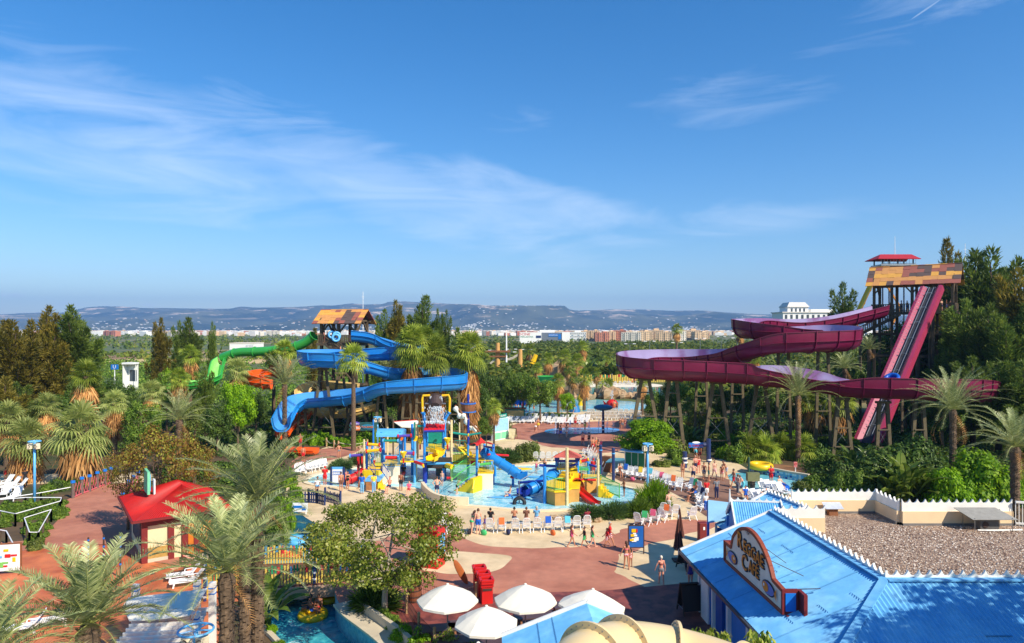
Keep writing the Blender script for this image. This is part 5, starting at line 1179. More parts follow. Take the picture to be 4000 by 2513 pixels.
closed_umbrella(2650,2192,2.9,'closed dark brown parasol standing by the café corner');closed_umbrella(2655,2146,2.9,'closed parasol with pale tip just behind the brown one')
# white parasols and picnic tables
M_CANV=mat('white_canvas',srgb((240,232,212)),.8,.05,2)
def parasol(x,y,z,r_,lab,tilt=0,seed=0):
 r=thing('parasol',(x,y,0),lab,'parasol',R(seed*17),'white parasols over the picnic tables');n=8
 Mt=Matrix.Rotation(tilt,3,'Y');vs=[];c=Vector((0,0,z))
 ring=lambda q,zz,sag:[c+Mt@Vector((math.cos(2*math.pi*j/(n*2))*q*(1 if j%2==0 else sag),math.sin(2*math.pi*j/(n*2))*q*(1 if j%2==0 else sag),zz))for j in range(n*2)]
 vs=ring(r_,0,.945)+ring(r_*.66,.28,.97)+ring(r_*.33,.5,.98)+ring(.06,.68,1)+ring(r_*1.0,-.10,.945)
 k=n*2;mb=MB();mb.add(vs,[(i*k+j,i*k+(j+1)%k,(i+1)*k+(j+1)%k,(i+1)*k+j)for i in range(3)for j in range(k)]+[(4*k+j,4*k+(j+1)%k,(j+1)%k,j)for j in range(k)]);mb.build('canopy',M_CANV,r)
 for j in range(0,k,2):MB().bar(c+Mt@Vector((0,0,.62)),c+Mt@Vector((math.cos(2*math.pi*j/k)*r_*.98,math.sin(2*math.pi*j/k)*r_*.98,-.02)),.012,.012,4).build('rib',M_DWOOD,r)
 MB().ell(c+Mt@Vector((0,0,.7)),(.07,.07,.05)).build('cap',M_CANV,r)
 MB().bar((0,0,.02),c+Mt@Vector((0,0,.66)),.03).build('pole',M_STEEL,r);MB().box((0,0,.04),(.55,.55,.08)).build('base',M_CONC,r)
 a=math.atan2(-1,.15)-r.rotation_euler.z;kk=round(a/(math.pi/4)-.5)+.5;a2=kk*math.pi/4
 rad=r_*.92*math.cos(math.pi/8);MM=Matrix.Translation(c+Mt@Vector((math.cos(a2)*rad*.99,math.sin(a2)*rad*.99,.05)))@Matrix.Rotation(a2+math.pi/2,4,'Z')@Matrix.Rotation(R(58),4,'X')
 text('★ Estrella',.13,MM,M_RED,r)
 return r
def table(x,y,rz,lab,l=1.9):
 r=thing('picnic_table',(x,y,.05),lab,'picnic table',rz,'picnic tables on the deck')
 MB().box((0,0,.74),(l,.85,.06)).build('table_top',mat('stained_table',srgb((88,66,66)),.5,.1,2),r)
 for s in(-1,1):
  MB().box((0,s*.72,.44),(l,.28,.05)).build('seat',M_DWOOD,r)
  MB().beam((s*l*.36,-.75,0),(s*l*.36,-.2,.72),.09,.09).beam((s*l*.36,.75,0),(s*l*.36,.2,.72),.09,.09).beam((s*l*.36,-.8,.38),(s*l*.36,.8,.38),.08,.08).build('leg',M_WOOD,r)
 return r
UM=[(1748,2344,31,2.4,1.38,'leftmost white parasol, rope fenced corner of the deck'),(1900,2428,28.5,2.42,1.33,'nearest white parasol in front, between the left and middle ones'),(2052,2348,31,2.4,1.42,'white parasol in the middle of the deck, right of the red bins'),(2312,2362,30.5,2.35,1.5,'rightmost white parasol, tilted towards the small blue roof'),]
for i,(px,py,d,z,r_,lab)in enumerate(UM):parasol((px-CX)/F*d,d,z,r_,lab,.13 if i==3 else 0,i)
q=W(1868,2545,25.3);parasol(q.x,25.3,2.35,1.35,'white parasol cut off by the bottom edge of the photo',0,5)
for i,(px,py,rz)in enumerate([(1700,2500,10),(1830,2478,14),(1790,2545,8),(2085,2445,12),(2230,2400,14),(2130,2500,12),(1960,2560,10),(2290,2480,5)]):
 p=at(px,py+22);table(p.x,p.y,R(rz),['dark picnic table under the leftmost parasol','dark picnic table right of the leftmost parasol pole','dark picnic table below the nearest parasol','picnic table under the middle parasol','picnic table between the middle and right parasols','picnic table in front of the middle parasol','picnic table at the bottom edge','picnic table under the right parasol'][i])
def bin_(px,py,lab,s=1):
 r=thing('tray_bin',at(px,py),lab,'bin',R(12),'red tray bins by the parasols');MB().box((0,0,.47),(.6,.58,.94)).build('body',M_RED,r,bevel=.02);MB().box((0,-.31,.8),(.5,.03,.12)).build('slot',M_DWOOD,r);m=MB();m.box((0,0,.96),(.68,.66,.05));fence_run([(-.32,-.3,.98),(.32,-.3,.98),(.32,.3,.98),(-.32,.3,.98),(-.32,-.3,.98)],.28,M_RED,r,.07,.02,'rail');m.build('top',M_RED,r);return r
bin_(1900,2355,'nearest of the red tray bins behind the parasols');bin_(1888,2328,'middle red tray bin behind the parasols');bin_(1872,2303,'farthest red tray bin behind the parasols')
br=thing('barrel',at(1618,2352),'brown wooden barrel by the bridge end','barrel')
def barrel(r,rad,h,mw):
 MB().lathe([(.01,0),(rad*.82,0),(rad*.95,h*.25),(rad,h*.5),(rad*.95,h*.75),(rad*.84,h),(.01,h)],n=18).build('staves',mw,r,smooth=False)
 for z,q in((.12,.9),(.35,.985),(.65,.985),(.88,.91)):MB().lathe([(rad*q+.005,h*z-.03),(rad*q+.02,h*z-.03),(rad*q+.02,h*z+.03),(rad*q+.005,h*z+.03)],n=18).build('hoop',M_DWOOD,r)
barrel(br,.38,1.05,mat('barrel_wood',srgb((126,72,44)),.7,.2,5))
lbx=thing('lifebuoy',(br.location.x,br.location.y,1.1),'stack of orange lifebuoys lying on the barrel','lifebuoy',group='lifebuoys');M_BUOY=mat('buoy_orange',srgb((232,74,30)),.5)
for k in range(2):torus(MB(),(.03*k,0,.07+k*.13),.3,.075).build('ring',M_BUOY,lbx,smooth=True)
sb=thing('surfboard',at(1800,2290),'brown surfboard leaning behind the left parasol','surfboard',R(20));MB().ell((0,0,.8),(.2,.04,.85),14,12,Matrix.Rotation(R(-28),3,'Y')).build('board',mat('board_brown',srgb((172,96,50)),.4,.1,3),sb,smooth=True)
rk=thing('red_cabinet',at(1672,2222),'tall bright red cabinet on the plaza behind the white trunked tree','cabinet',R(-20));MB().box((0,.5,1.15),(1.3,1.1,2.3)).build('body',M_RED,rk,bevel=.02);MB().box((.68,.5,1.4),(.06,.8,1.2)).build('door',M_LBLUE,rk);MB().box((0,.5,2.34),(1.45,1.25,.08)).build('lid',M_RED,rk)
rp=thing('post_fence',at(1660,2470),'low fence of timber bollards with black netting around the parasol deck','fence')
PP=[at(x,y)-rp.location for x,y in[(1600,2330),(1588,2400),(1636,2482),(1697,2545),(1772,2380),(1860,2355)]]
for i,q in enumerate(PP):MB().bar(q,q+Vector((0,0,1.05)),.075,.07).ell(q+Vector((0,0,1.06)),(.08,.08,.05)).build('post',mat('pale_post',srgb((186,150,104)),.8,.15,5),rp)
m=MB()
for a,b in((0,1),(1,2),(2,3),(0,4),(4,5)):
 for z in(.3,.6,.9):m.bar(PP[a]+Vector((0,0,z)),PP[b]+Vector((0,0,z)),.012,.012,4)
 nn=int((PP[b]-PP[a]).length/.14)
 for k in range(nn):q=PP[a].lerp(PP[b],k/nn);m.bar(q+Vector((0,0,.1)),q+Vector((0,0,.95)),.01,.01,4)
m.build('netting',M_DWOOD,rp)
simple_gable('small_blue_roof',(2.2,21,0),'small blue corrugated roof in front of the parasols, left of the cream tube',(2.73,25.3,4.5),(2.95,17.0,4.5),1.35,3.1,3.95,3.3,M_BROOF,False)
M_CRT=mat('cream_fibreglass',srgb((228,200,146)),.4,.07,.8,spec=.6,coat=.2)
tp=[W(a,b+34,c)for a,b,c in((2150,2900,11.0),(2240,2640,11.8),(2330,2555,12.4),(2440,2530,13),(2560,2535,13.4),(2680,2560,13.4),(2830,2610,13),(3000,2690,12.4))]
ct=closed_flume('cream_tube_slide',tp,.62,M_CRT,(2.3,12.5,0),'fat cream enclosed tube slide with bolted flanges at the bottom edge',50,30,rm=M_CRT)
for k,(px,py,d,ang)in enumerate([(2222,2662,11.7,1),(2310,2572,12.3,1),(2415,2534,12.9,1),(2632,2548,13.4,1),(2862,2622,12.8,1)]):
 pts_=catmull(tp,12);c=W(px,py+34,d);i=min(range(len(pts_)-1),key=lambda j:(Vector(pts_[j])-c).length);q=Vector(pts_[i]);t_=(Vector(pts_[i+1])-q).normalized();mx=t_.to_track_quat('Z','Y').to_matrix();fl=MB().lathe([(.6,-.03),(.74,-.03),(.74,.03),(.6,.03)],q-ct.location,44,mx).build('flange',M_CRT,ct,smooth=False)
 b=MB()
 for j in range(30):a=2*math.pi*j/30;b.ell(q-ct.location+mx@Vector((math.cos(a)*.68,math.sin(a)*.68,-.035)),(.018,.018,.018),5,3)
 b.build('bolts',M_STEEL,fl)
for px,d in((2440,13),(2680,13.4)):q=W(px,2574,d)-ct.location;MB().bar((q.x,q.y,0),(q.x,q.y,q.z-.5),.14).build('support',M_TIM,ct)
# ticket kiosk with red roof
FLc=Vector((-23.06,41.95));e1=Vector((.82,.573)).normalized();e2=Vector((-e1.y,e1.x));kW,kL=5.9,7.9
kc=FLc+e1*kW/2+e2*kL/2;kk=thing('red_roof_kiosk',(kc.x,kc.y,0),'kiosk with a bright red hipped roof and cream walls beside the terrace','building',math.atan2(e1.y,e1.x))
hx,hy,ze,zr=kW/2,kL/2,2.8,4.15;M_RR=mat('red_sheet',srgb((190,26,16)),.6,.08,1,second=srgb((164,20,14)),sec_scale=.5)
A1,B1,C1,D1=Vector((-hx,-hy,ze)),Vector((hx,-hy,ze)),Vector((hx,hy,ze)),Vector((-hx,hy,ze));r1,r2=Vector((.3,-.9,zr)),Vector((.3,.9,zr))
def tri_sheet(a,b,c,d_):return corr_roof(a,b,c,d_,.16,.02,0)
for q in((A1,B1,r1,r1),(B1,C1,r2,r1),(C1,D1,r2,r2),(D1,A1,r1,r2)):tri_sheet(*q).build('roof',M_RR,kk)
MB().beam(A1,B1,.12,.14).beam(B1,C1,.12,.14).beam(D1,A1,.12,.14).beam(C1,D1,.12,.14).build('gutter',M_DRED,kk)
M_CR2=mat('cream_plaster',srgb((232,208,164)),.85,.06,1);wx,wy=hx-.75,hy-.75
MB().box((0,0,1.35),(wx*2,wy*2,2.7)).build('wall',M_CR2,kk)
for x in(-wx,-wx+1.5,-wx+2.3,wx-1.4,wx):MB().box((x,-wy-.03,1.38),(.34,.34,2.76)).build('pillar',M_DRED,kk)
MB().box((-wx+3.25,-wy-.06,1.1),(1.5,.12,2.2)).build('door',mat('orange_wood',srgb((206,116,34)),.45,.2,3),kk);MB().box((-wx+.75,-wy-.05,.5),(1.1,.1,.8)).build('bamboo_panel',mat('bamboo',srgb((176,140,70)),.7,.2,8),kk);MB().box((-wx+.75,-wy-.07,.12),(1.2,.14,.24)).build('plinth',M_CONC,kk)
MB().box((0,-wy-.1,2.5),(wx*2,.1,.4)).build('fascia',M_DRED,kk);MB().box((-wx-.06,-.2,1.5),(.1,3.6,1.4)).build('window',M_WIN,kk);MB().box((-wx+3.3,-wy-.9,.06),(2,1.4,.1)).build('step',M_CONC,kk)
M_MINT=mat('mint_paint',srgb((122,204,158)),.5);MB().box((-1.55,.8,4.3),(.16,1.7,1.5)).build('roof_sign',M_MINT,kk);m=MB();m.box((-1.44,.8,4.3),(.05,1.4,1.1));m.build('sign_face',M_LBLUE,kk);MB().box((-1.2,.2,3.9),(.1,.5,1.2)).build('sign_support',whitep,kk)
# bridge with painted pickets
PK=[mat('picket_yellow',srgb((222,190,84)),.65,.12,3),mat('picket_green',srgb((34,140,88)),.65,.12,3),mat('picket_red',srgb((206,44,42)),.65,.12,3),mat('picket_blue',srgb((70,160,210)),.65,.12,3)]
def pickets(name,pts,h,lab,step=.17,posts=2.6,seed=1,top=None,cat='fence',z0=.02,pm=None,two=True,rails=M_DRED):
 pts=[Vector(p)for p in pts];r=thing(name,pts[0],lab,cat);o=pts[0];rr=random.Random(seed);rail=MB();cols=[MB()for _ in range(4)]
 for i in range(len(pts)-1):
  a,b=pts[i]-o,pts[i+1]-o;L_=(b-a).length;d_=(b-a).normalized();rz=math.atan2(d_.y,d_.x);back=Vector((-d_.y,d_.x,0))*.06
  rail.beam(a+Vector((0,0,h*.28))+back,b+Vector((0,0,h*.28))+back,.06,.1);rail.beam(a+Vector((0,0,h*.74))+back,b+Vector((0,0,h*.74))+back,.06,.1)
  n=int(L_/step)
  for k in range(n):
   q=a+d_*(k+.5)*step;hh=h*rr.uniform(.9,1.02);c=rr.choice((0,0,0,1,1,2,3))if not pm else 0;sp_=h*rr.uniform(.45,.7)if two else 0
   if two:cols[0].box(q+Vector((0,0,z0+sp_/2)),(step*.62,.03,sp_),rz);cols[c].box(q+Vector((0,0,sp_+(hh-sp_)/2)),(step*.62,.03,hh-sp_),rz)
   else:cols[c].box(q+Vector((0,0,z0+hh/2)),(step*.62,.03,hh),rz)
  npst=max(1,int(L_/posts))
  for k in range(npst+1):
   q=a+d_*L_*k/npst;po=MB().bar(q+Vector((0,0,0)),q+Vector((0,0,h+.25)),.09,.09,10).build('post',M_NAVY if not pm else pm[1],r)
   if not pm:
    rp_=MB()
    for z in(.25,h*.55,h+.05):
     for tt in(-.03,.03):torus(rp_,q+Vector((0,0,z+tt)),.095,.018,10,4)
    rp_.build('rope',whitep,po)
 rail.build('rail',rails,r)
 for c,(mb_,m_)in enumerate(zip(cols,pm[:1]*4 if pm else PK)):
  if mb_.v:mb_.build('pickets',m_,r)
 return r
bgA,bgB,bgC,bgD=G(1005,2302),G(1440,2270),G(1420,2195),G(990,2208)
bg=thing('footbridge',(bgA+bgC)/2,'concrete footbridge with wooden deck crossing the turquoise river','bridge');bc=bg.location
q=[p-bc for p in(bgA,bgB,bgC,bgD)]
MB().prism([(p.x,p.y)for p in q],-.08,.06).build('deck',mat('bridge_deck',srgb((104,64,52)),.7,.2,2),bg)
MB().beam(q[0]+Vector((0,-.1,-.33)),q[1]+Vector((0,-.1,-.33)),.35,.62).build('edge_beam',mat('stained_concrete',srgb((178,146,120)),.9,.2,1.5,.3,12),bg);MB().beam(q[3]+Vector((0,.1,-.33)),q[2]+Vector((0,.1,-.33)),.35,.62).build('edge_beam',M_CONC,bg)
MB().box((q[1].x-1.0,q[1].y+1.0,-.8),(1.2,2.6,1.3)).build('abutment',M_ROCK,bg)
pickets('picket_fence',[bgA+Vector((0,.1,.06)),bgB+Vector((0,.1,.06))],1.15,'near fence of the footbridge with yellow and green painted pickets',seed=3);pickets('picket_fence',[bgD+Vector((0,-.1,.06)),bgC+Vector((0,-.1,.06))],1.15,'far fence of the footbridge with pickets tipped green, red and blue',seed=4)
pickets('picket_fence',[G(800,2262),G(1000,2296)],1.2,'stretch of painted picket fence left of the palm trunks leading to the bridge',seed=6);pickets('picket_fence',[G(800,2350),G(870,2290)],1.2,'lower sloping run of painted pickets beside the white pergola',seed=7)
pickets('navy_fence',[G(1158,1968),G(1205,1965),G(1240,1968),G(1268,1975)],.95,'navy blue picket fence left of the splash pool entrance',seed=8,pm=[M_NAVY,M_NAVY],two=False,rails=M_NAVY,step=.2);pickets('navy_fence',[G(1270,1960),G(1330,1975)],.95,'second navy fence panel running behind the foreground tree',seed=9,pm=[M_NAVY,M_NAVY],two=False,rails=M_NAVY,step=.2)
pickets('plank_fence',[G(1000,2080),G(1080,2070)],1.2,'plain brown plank fence between the palms and the river',seed=2,pm=[M_WOOD,M_WOOD],two=False,rails=M_WOOD,step=.16)
pickets('painted_fence',[G(2150,1502),G(2300,1497),G(2480,1494),(G(2640,1494))],2.3,'long fence of orange, green and yellow pickets behind the wave pool',seed=12,step=.5,posts=6)
pickets('cane_fence',[G(2660,1684),G(2765,1682)],1.5,'yellow cane fence under the maroon slide',seed=13,pm=[mat('cane',srgb((214,160,60)),.7,.2,4),M_WOOD],two=False,step=.22)
rvm=MB();pr=[G(x,y)for x,y in[(1305,2360),(1340,2400),(1400,2445),(1470,2500),(1560,2590)]]
rc=thing('river_coping',pr[0],'pale curved coping wall along the right bank of the river','wall')
cc=catmull([tuple(p-pr[0])for p in pr],5)
for i in range(len(cc)-1):a,b=Vector(cc[i]),Vector(cc[i+1]);rvm.beam(a+Vector((.45,0,.04)),b+Vector((.45,0,.04)),1.0,.1);rvm.beam(a+Vector((1.15,0,.25)),b+Vector((1.15,0,.25)),.22,.5)
rvm.build('coping',M_CONC,rc)
lc=thing('river_coping',G(1020,2440),'thin white kerb along the left bank of the river','kerb');cc=catmull([tuple(G(x,y)-lc.location)for x,y in[(1006,2380),(1018,2440),(1092,2513),(1180,2640)]],5);m=MB()
for i in range(len(cc)-1):m.beam(Vector(cc[i])+Vector((-.12,0,.08)),Vector(cc[i+1])+Vector((-.12,0,.08)),.25,.2)
m.build('kerb',M_CONC,lc)
def ring_raft(name,loc,Rr,r_,m,lab,grp=None):
 r=thing(name,loc,lab,'swim ring',0,grp);torus(MB(),(0,0,r_*.7),Rr,r_).build('ring',m,r,smooth=True)
 MB().prism([(math.cos(a)*Rr*.95,math.sin(a)*Rr*.95)for a in[2*math.pi*i/16 for i in range(16)]],r_*.25,r_*.4).build('floor',m,r);return r
RA=G(1222,2412,ZR);RB_=G(1275,2352,ZR);ring_raft('swim_ring',RA,.62,.22,M_TUBEY,'yellow double ring raft drifting on the river in the sun');ring_raft('swim_ring',RB_+Vector((0,.3,0)),.62,.22,M_TUBEY,'yellow ring raft in the shade below the bridge')
ring_raft('swim_ring',G(1160,2120,ZR),.7,.22,M_LBLUE,'pale blue ring raft upstream beyond the bridge');ring_raft('swim_ring',G(1130,2175,ZR),.7,.22,M_RED,'red and white ring raft just beyond the bridge fence')
ring_raft('swim_ring',G(2970,1850,0)+Vector((0,0,.55)),.95,.32,M_TUBEY,'big yellow ring lying on the pool wall at right');ring_raft('swim_ring',G(3035,1910),.85,.25,M_TUBEB,'blue ring floating in the lazy pool at right')
# white pergola with slats, bottom left
pg=thing('pergola',G(600,2900),'white slatted pergola with a white sail and blue ties, lower left','pergola');po=pg.location
def PZ(px,py,z):return G(px,py,z)-po
zz=2.6
pc=[(560,2370),(805,2340),(650,2400),(780,2390),(490,2560),(690,2560)]
for i,(x,y)in enumerate([(530,2310),(770,2290),(655,2400),(765,2420),(830,2300)]):
 b=PZ(x,y,zz);p_=MB().box((b.x,b.y,zz/2+.15),(.26,.26,zz+.3)).build('post',M_TRIM,pg);MB().box((b.x,b.y,zz+.05),(.29,.29,.05)).box((b.x,b.y,zz-.2),(.29,.29,.05)).build('tie',M_BLUE,p_)
m=MB()
for k in range(11):
 y=2395+k*17;a,b=PZ(540-k*12,y,zz),PZ(815-k*10,y-14,zz);m.beam(a,b,.05,.16)
m.build('slats',M_TRIM,pg)
m=MB();m.beam(PZ(690,2372,zz-.1),PZ(520,2640,zz-.1),.16,.1).beam(PZ(640,2400,zz-.1),PZ(450,2640,zz-.1),.16,.1).beam(PZ(800,2380,zz-.1),PZ(720,2640,zz-.1),.16,.1);m.build('beam',M_TRIM,pg)
sail=[PZ(500,2335,zz+.3),PZ(810,2300,zz+.35),PZ(740,2405,zz+.3),PZ(600,2420,zz+.3),PZ(505,2425,zz+.2),PZ(480,2370,zz+.2)]
MB().slab(list(reversed(sail)),.03).build('sail',M_CANV,pg)
for k in range(5):
 a=PZ(500+k*36,2500-k*18,zz-.35);MB().box((a.x,a.y,zz-.35),(.75,.4,.08),R(35)).build('cushion',mat('cushion_blue',srgb((24,62,170)),.7),pg)
def speaker_pole(px,py,h,lab,rr=.42,two=True,grp=None,d=None):
 loc=at(px,py)if d is None else Vector(((px-CX)/F*d,d,0));r=thing('speaker_pole',loc,lab,'loudspeaker pole');MB().bar((0,0,0),(0,0,h),.11,.09,12).build('pole',M_LBLUE,r,smooth=True);hp=MB();torus(hp,(0,0,h),rr,.045,26,6)
 for k in range(5):hp.bar((0,0,h),(math.cos(k*1.257)*rr,math.sin(k*1.257)*rr,h),.03,.03,6)
 hp.build('hoop',M_LBLUE,r)
 for s in(-1,1):
  b=MB().box((s*.3,-.14,h-.38),(.36,.34,.46),R(-25*s)).build('loudspeaker',mat('beige_plastic',srgb((222,208,178)),.6),r,bevel=.02);MB().lathe([(.12,0),(.15,0),(.15,.02),(.12,.02)],(s*.3-.02,-.33,h-.38),14,Matrix.Rotation(R(90),3,'X')).build('cone_ring',M_DWOOD,b)
 return r
speaker_pole(2530,1925,4.35,'light blue loudspeaker pole rising from the juniper at the pool edge');speaker_pole(765,2513,1.0,'nearest blue hoop and loudspeaker at the bottom left',.62,d=26);pp=COL.objects[-1]
for o in COL.objects:
 if o.name.startswith('speaker_pole')and abs(o.location.y-26)<.1:
  zt_=H-(2462-HY)/F*26
  for ch in o.children:
   ch.location.z=zt_-1.0
  MB().bar((0,0,0),(0,0,zt_-.9),.11).build('pole',M_LBLUE,o)
speaker_pole(135,1975,5.3,'tall slim blue pole at far left with a loudspeaker',.45);speaker_pole(2340,2600,1,'x',.4)if False else None
speaker_pole(1475,1742,3.6,'light blue hoop and loudspeaker pole by the driftwood signboards',.5)
# splash play structures
M_YP=mat('yellow_plastic',srgb((246,204,26)),.4,.08,2);M_GP=mat('green_rail_paint',srgb((88,190,84)),.45,.05);M_TEAL=mat('teal_paint',srgb((20,140,124)),.45,.08);M_PURP=mat('purple_paint',srgb((98,74,170)),.4,.05)
M_BAM=mat('bamboo_pole',srgb((226,204,150)),.6,.1,6);M_POST=mat('post_blue',srgb((44,142,220)),.35,.05);M_CW=mat('cream_panel',srgb((238,222,196)),.7,.08,1);M_WP=mat('warm_wood_panel',srgb((206,152,74)),.6,.15,1.5,wave=('X',6,.3));M_DBLUE=mat('deep_blue_paint',srgb((26,52,150)),.4,.05)
class Play:
 def __init__(s,name,px,py,label):s.r=thing(name,G(px,py),label,'play structure');s.o=s.r.location
 def L(s,px,py,d):return W(px,py,d)-s.o
 def post(s,px,yt,yb,m=M_POST,r_=.13,name='post',cap=None):
  g=G(px,yb)-s.o;t=W(px,yt,g.y+s.o.y)-s.o;mb=MB().bar(g,t,r_,r_,10)
  o=mb.build(name,m,s.r,smooth=False);MB().ell(t,(r_*1.15,r_*1.15,r_*.8),10,6).build('cap',cap or m,o);return g,t
 def bamboo(s,px,yt,yb,r_=.1):
  g=G(px,yb)-s.o;t=W(px,yt,g.y+s.o.y)-s.o;n=9;pts=[];rs=[]
  for i in range(n):
   a=g.lerp(t,i/n);b=g.lerp(t,(i+.93)/n);pts+=[a,b];rs+=[r_,r_*.97]
   pts.append(g.lerp(t,(i+.965)/n));rs.append(r_*1.18)
  MB().tube(pts,rs,9).build('bamboo_pole',M_BAM,s.r)
 def pipe(s,a,b,m,r_=.1,name='pipe',ends=None):
  A,B=s.L(*a),s.L(*b);o=MB().bar(A,B,r_,r_,10).build(name,m,s.r)
  if ends:
   d_=(B-A).normalized();e=MB()
   for q in(A,B):e.bar(q-d_*.06,q+d_*.06,r_*1.5,r_*1.5,10)
   e.build('collar',ends,o)
  return o
 def rail(s,pts,h,m,step=.13,name='railing',r_=.016):
  pts=[s.L(*p)for p in pts];mb=MB()
  for a,b in zip(pts,pts[1:]):
   up=Vector((0,0,h));mb.bar(a+up,b+up,.035,.035,6);mb.bar(a+up*.08,b+up*.08,.03,.03,6);n=max(2,int((b-a).length/step))
   for k in range(n+1):q=a.lerp(b,k/n);mb.bar(q,q+up,r_,r_,4)
  return mb.build(name,m,s.r)
 def deck(s,px0,px1,d0,d1,z,m,th=.15,name='platform'):
  a,b=(px0-CX)/F*d0-s.o.x,(px1-CX)/F*d0-s.o.x;return MB().box(((a+b)/2,(d0+d1)/2-s.o.y,z-th/2),(b-a,d1-d0,th)).build(name,m,s.r)
 def wall(s,px0,px1,d,z0,z1,m,th=.12,name='panel'):
  a,b=(px0-CX)/F*d-s.o.x,(px1-CX)/F*d-s.o.x;return MB().box(((a+b)/2,d-s.o.y,(z0+z1)/2),(b-a,th,z1-z0)).build(name,m,s.r)
 def stair(s,a,b,w,n,m,wd=(0,1,0)):
  A,B=Vector(a)-s.o,Vector(b)-s.o;mb=MB();run=(B-A)*Vector((1,1,0));dv=run.normalized();rise=(A.z-B.z)/n;sd=Vector((-dv.y,dv.x,0))
  for i in range(n):
   t0=A+run*(i/n);z=A.z-rise*(i+1);c=t0+run/n*.5;mb.beam(Vector((*(c-dv*run.length/n/2).xy,max(z,.1)/2)),Vector((*(c+dv*run.length/n/2).xy,max(z,.1)/2)),w,max(z,.1))
  return mb.build('stairs',m,s.r)
 def funnel(s,px,py,d,m,r_=.3):
  c=s.L(px,py,d);o=MB().lathe([(.02,-.6*r_/.3),(r_*.2,-.5*r_/.3),(r_,0),(r_*.92,.02),(r_*.15,-.4*r_/.3)],c,14).build('funnel',m,s.r);MB().bar(c+Vector((0,0,-.9*r_/.3)),c+Vector((0,0,-.5*r_/.3)),r_*.22,r_*.22,8).build('spout',M_RED,o)
A=Play('bucket_tower',1700,1885,'tall blue posted water play tower with a red roof and big tipping bucket');dA=66
fr=[A.post(1658,1696,1886),A.post(1732,1690,1880),A.post(1668,1680,1862),A.post(1738,1680,1858)]
for px,yt,yb in((1658,1610,1886),(1738,1610,1880)):
 d=G(px,yb).y;A.pipe((px,1700,d),(px,1612,d),M_POST,.11,'upper_post')
for sgn,pts in((0,[(1651,1612),(1649,1560),(1653,1546),(1680,1545)]),(1,[(1755,1612),(1757,1558),(1752,1544),(1726,1546)])):
 m=MB();m.tube([A.L(x,y,dA)for x,y in pts],.11,8);m.build('spout_frame',M_YEL,A.r)
 A.pipe((pts[0][0],1612,dA),(1658 if not sgn else 1738,1640,dA),M_POST,.12,'bracket',M_POST)
bk=A.L(1701,1577,dA);Mt=Matrix.Rotation(R(-58),3,'X')
MB().lathe([(.01,-.55),(.55,-.55),(.72,.5),(.78,.52),(.78,.6),(.68,.6),(.5,-.45),(.01,-.45)],bk,18,Mt).build('bucket',mat('dark_bucket',srgb((70,54,50)),.6,.2,3),A.r);MB().bar(bk+Vector((-1.0,0,0)),bk+Vector((1.0,0,0)),.07).build('axle',M_STEEL,A.r)
M_FALL=mat('falling_water',(.8,.86,.9),.25,.1,3)
def spray(parent,o,pts,n,seed,sx=.2,name='spray',size=.035):
 """droplets and strands along a falling path (a,b) pairs"""
 rr=np.random.default_rng(seed);V=[]
 for _ in range(n):
  k=rr.integers(0,len(pts)-1);t=rr.uniform();p=np.array(pts[k])*(1-t)+np.array(pts[k+1])*t+rr.normal(size=3)*np.array([sx,.08,.05]);l=rr.uniform(.04,.22);w=size*rr.uniform(.5,1.2)
  V+=[p+[-w,0,0],p+[0,0,-l],p+[w,0,0],p+[0,0,l*.6]]
  V+=[p+[0,-w,0],p+[0,0,-l],p+[0,w,0],p+[0,0,l*.6]]
 return fastmesh(name,np.array(V),M_FALL,parent)
wp=[A.L(1703,y,65.3+k*.02)for k,y in enumerate((1590,1600,1615,1635,1650))]
spray(A.r,None,[tuple(p)for p in wp],420,3,.42,'falling_water',.03);spray(A.r,None,[tuple(A.L(1685,1648,65.2)),tuple(A.L(1722,1650,65.2))],150,4,.5,'splash',.05)
for px in(1682,1727):spray(A.r,None,[tuple(A.L(px,1548,dA)),tuple(A.L(px+(8 if px<1700 else-8),1568,dA))],50,px,.06,'falling_water',.03)
q=[A.L(1654,1684,65.0),A.L(1736,1682,65.0),A.L(1740,1646,66.6),A.L(1664,1646,66.6)];corr_roof(*q,.14,.02,0).build('roof',M_RED,A.r);A.pipe((1656,1686,65.1),(1736,1684,65.1),M_DBLUE,.12,'eave_beam')
A.deck(1655,1765,66,70,1.45,M_DWOOD);A.deck(1657,1738,66.3,70,3.0,M_YP);A.wall(1667,1734,70,3.0,4.6,M_TEAL,name='back_panel');A.wall(1655,1765,66,1.45,2.35,mat('dark_mesh',srgb((58,52,50)),.7,.2,6),.05,'mesh_panel')
A.rail([(1670,1770,66.2),(1732,1770,66.2)],1.0,M_TEAL,.16);A.rail([(1560,1805,66.5),(1612,1805,66.5)],1.0,M_LBLUE,.16);A.pipe((1692,1760,65.8),(1697,1812,65.8),M_LBLUE,.1);A.pipe((1676,1777,66),(1725,1777,66),M_RED,.12);A.pipe((1672,1686,66.3),(1730,1686,66.3),M_TEAL,.1);A.pipe((1655,1812,66),(1768,1810,66),M_LBLUE,.12)
A.post(1716,1812,1858,mat('grey_column',srgb((120,116,110)),.8),.35,'column');A.funnel(1641,1712,66,M_YP,.36);A.funnel(1576,1766,64,M_YP,.34);A.funnel(1748,1712,66,M_YP,.36)
A.pipe((1632,1666,66),(1658,1664,66),M_TEAL,.12);A.bamboo(1626,1656,1880);A.bamboo(1763,1640,1880,.13);A.bamboo(1514,1668,1790);A.bamboo(1795,1650,1800,.08);A.post(1620,1722,1888,M_LBLUE,.13,cap=M_YEL);A.post(1610,1660,1856);A.post(1581,1680,1830)
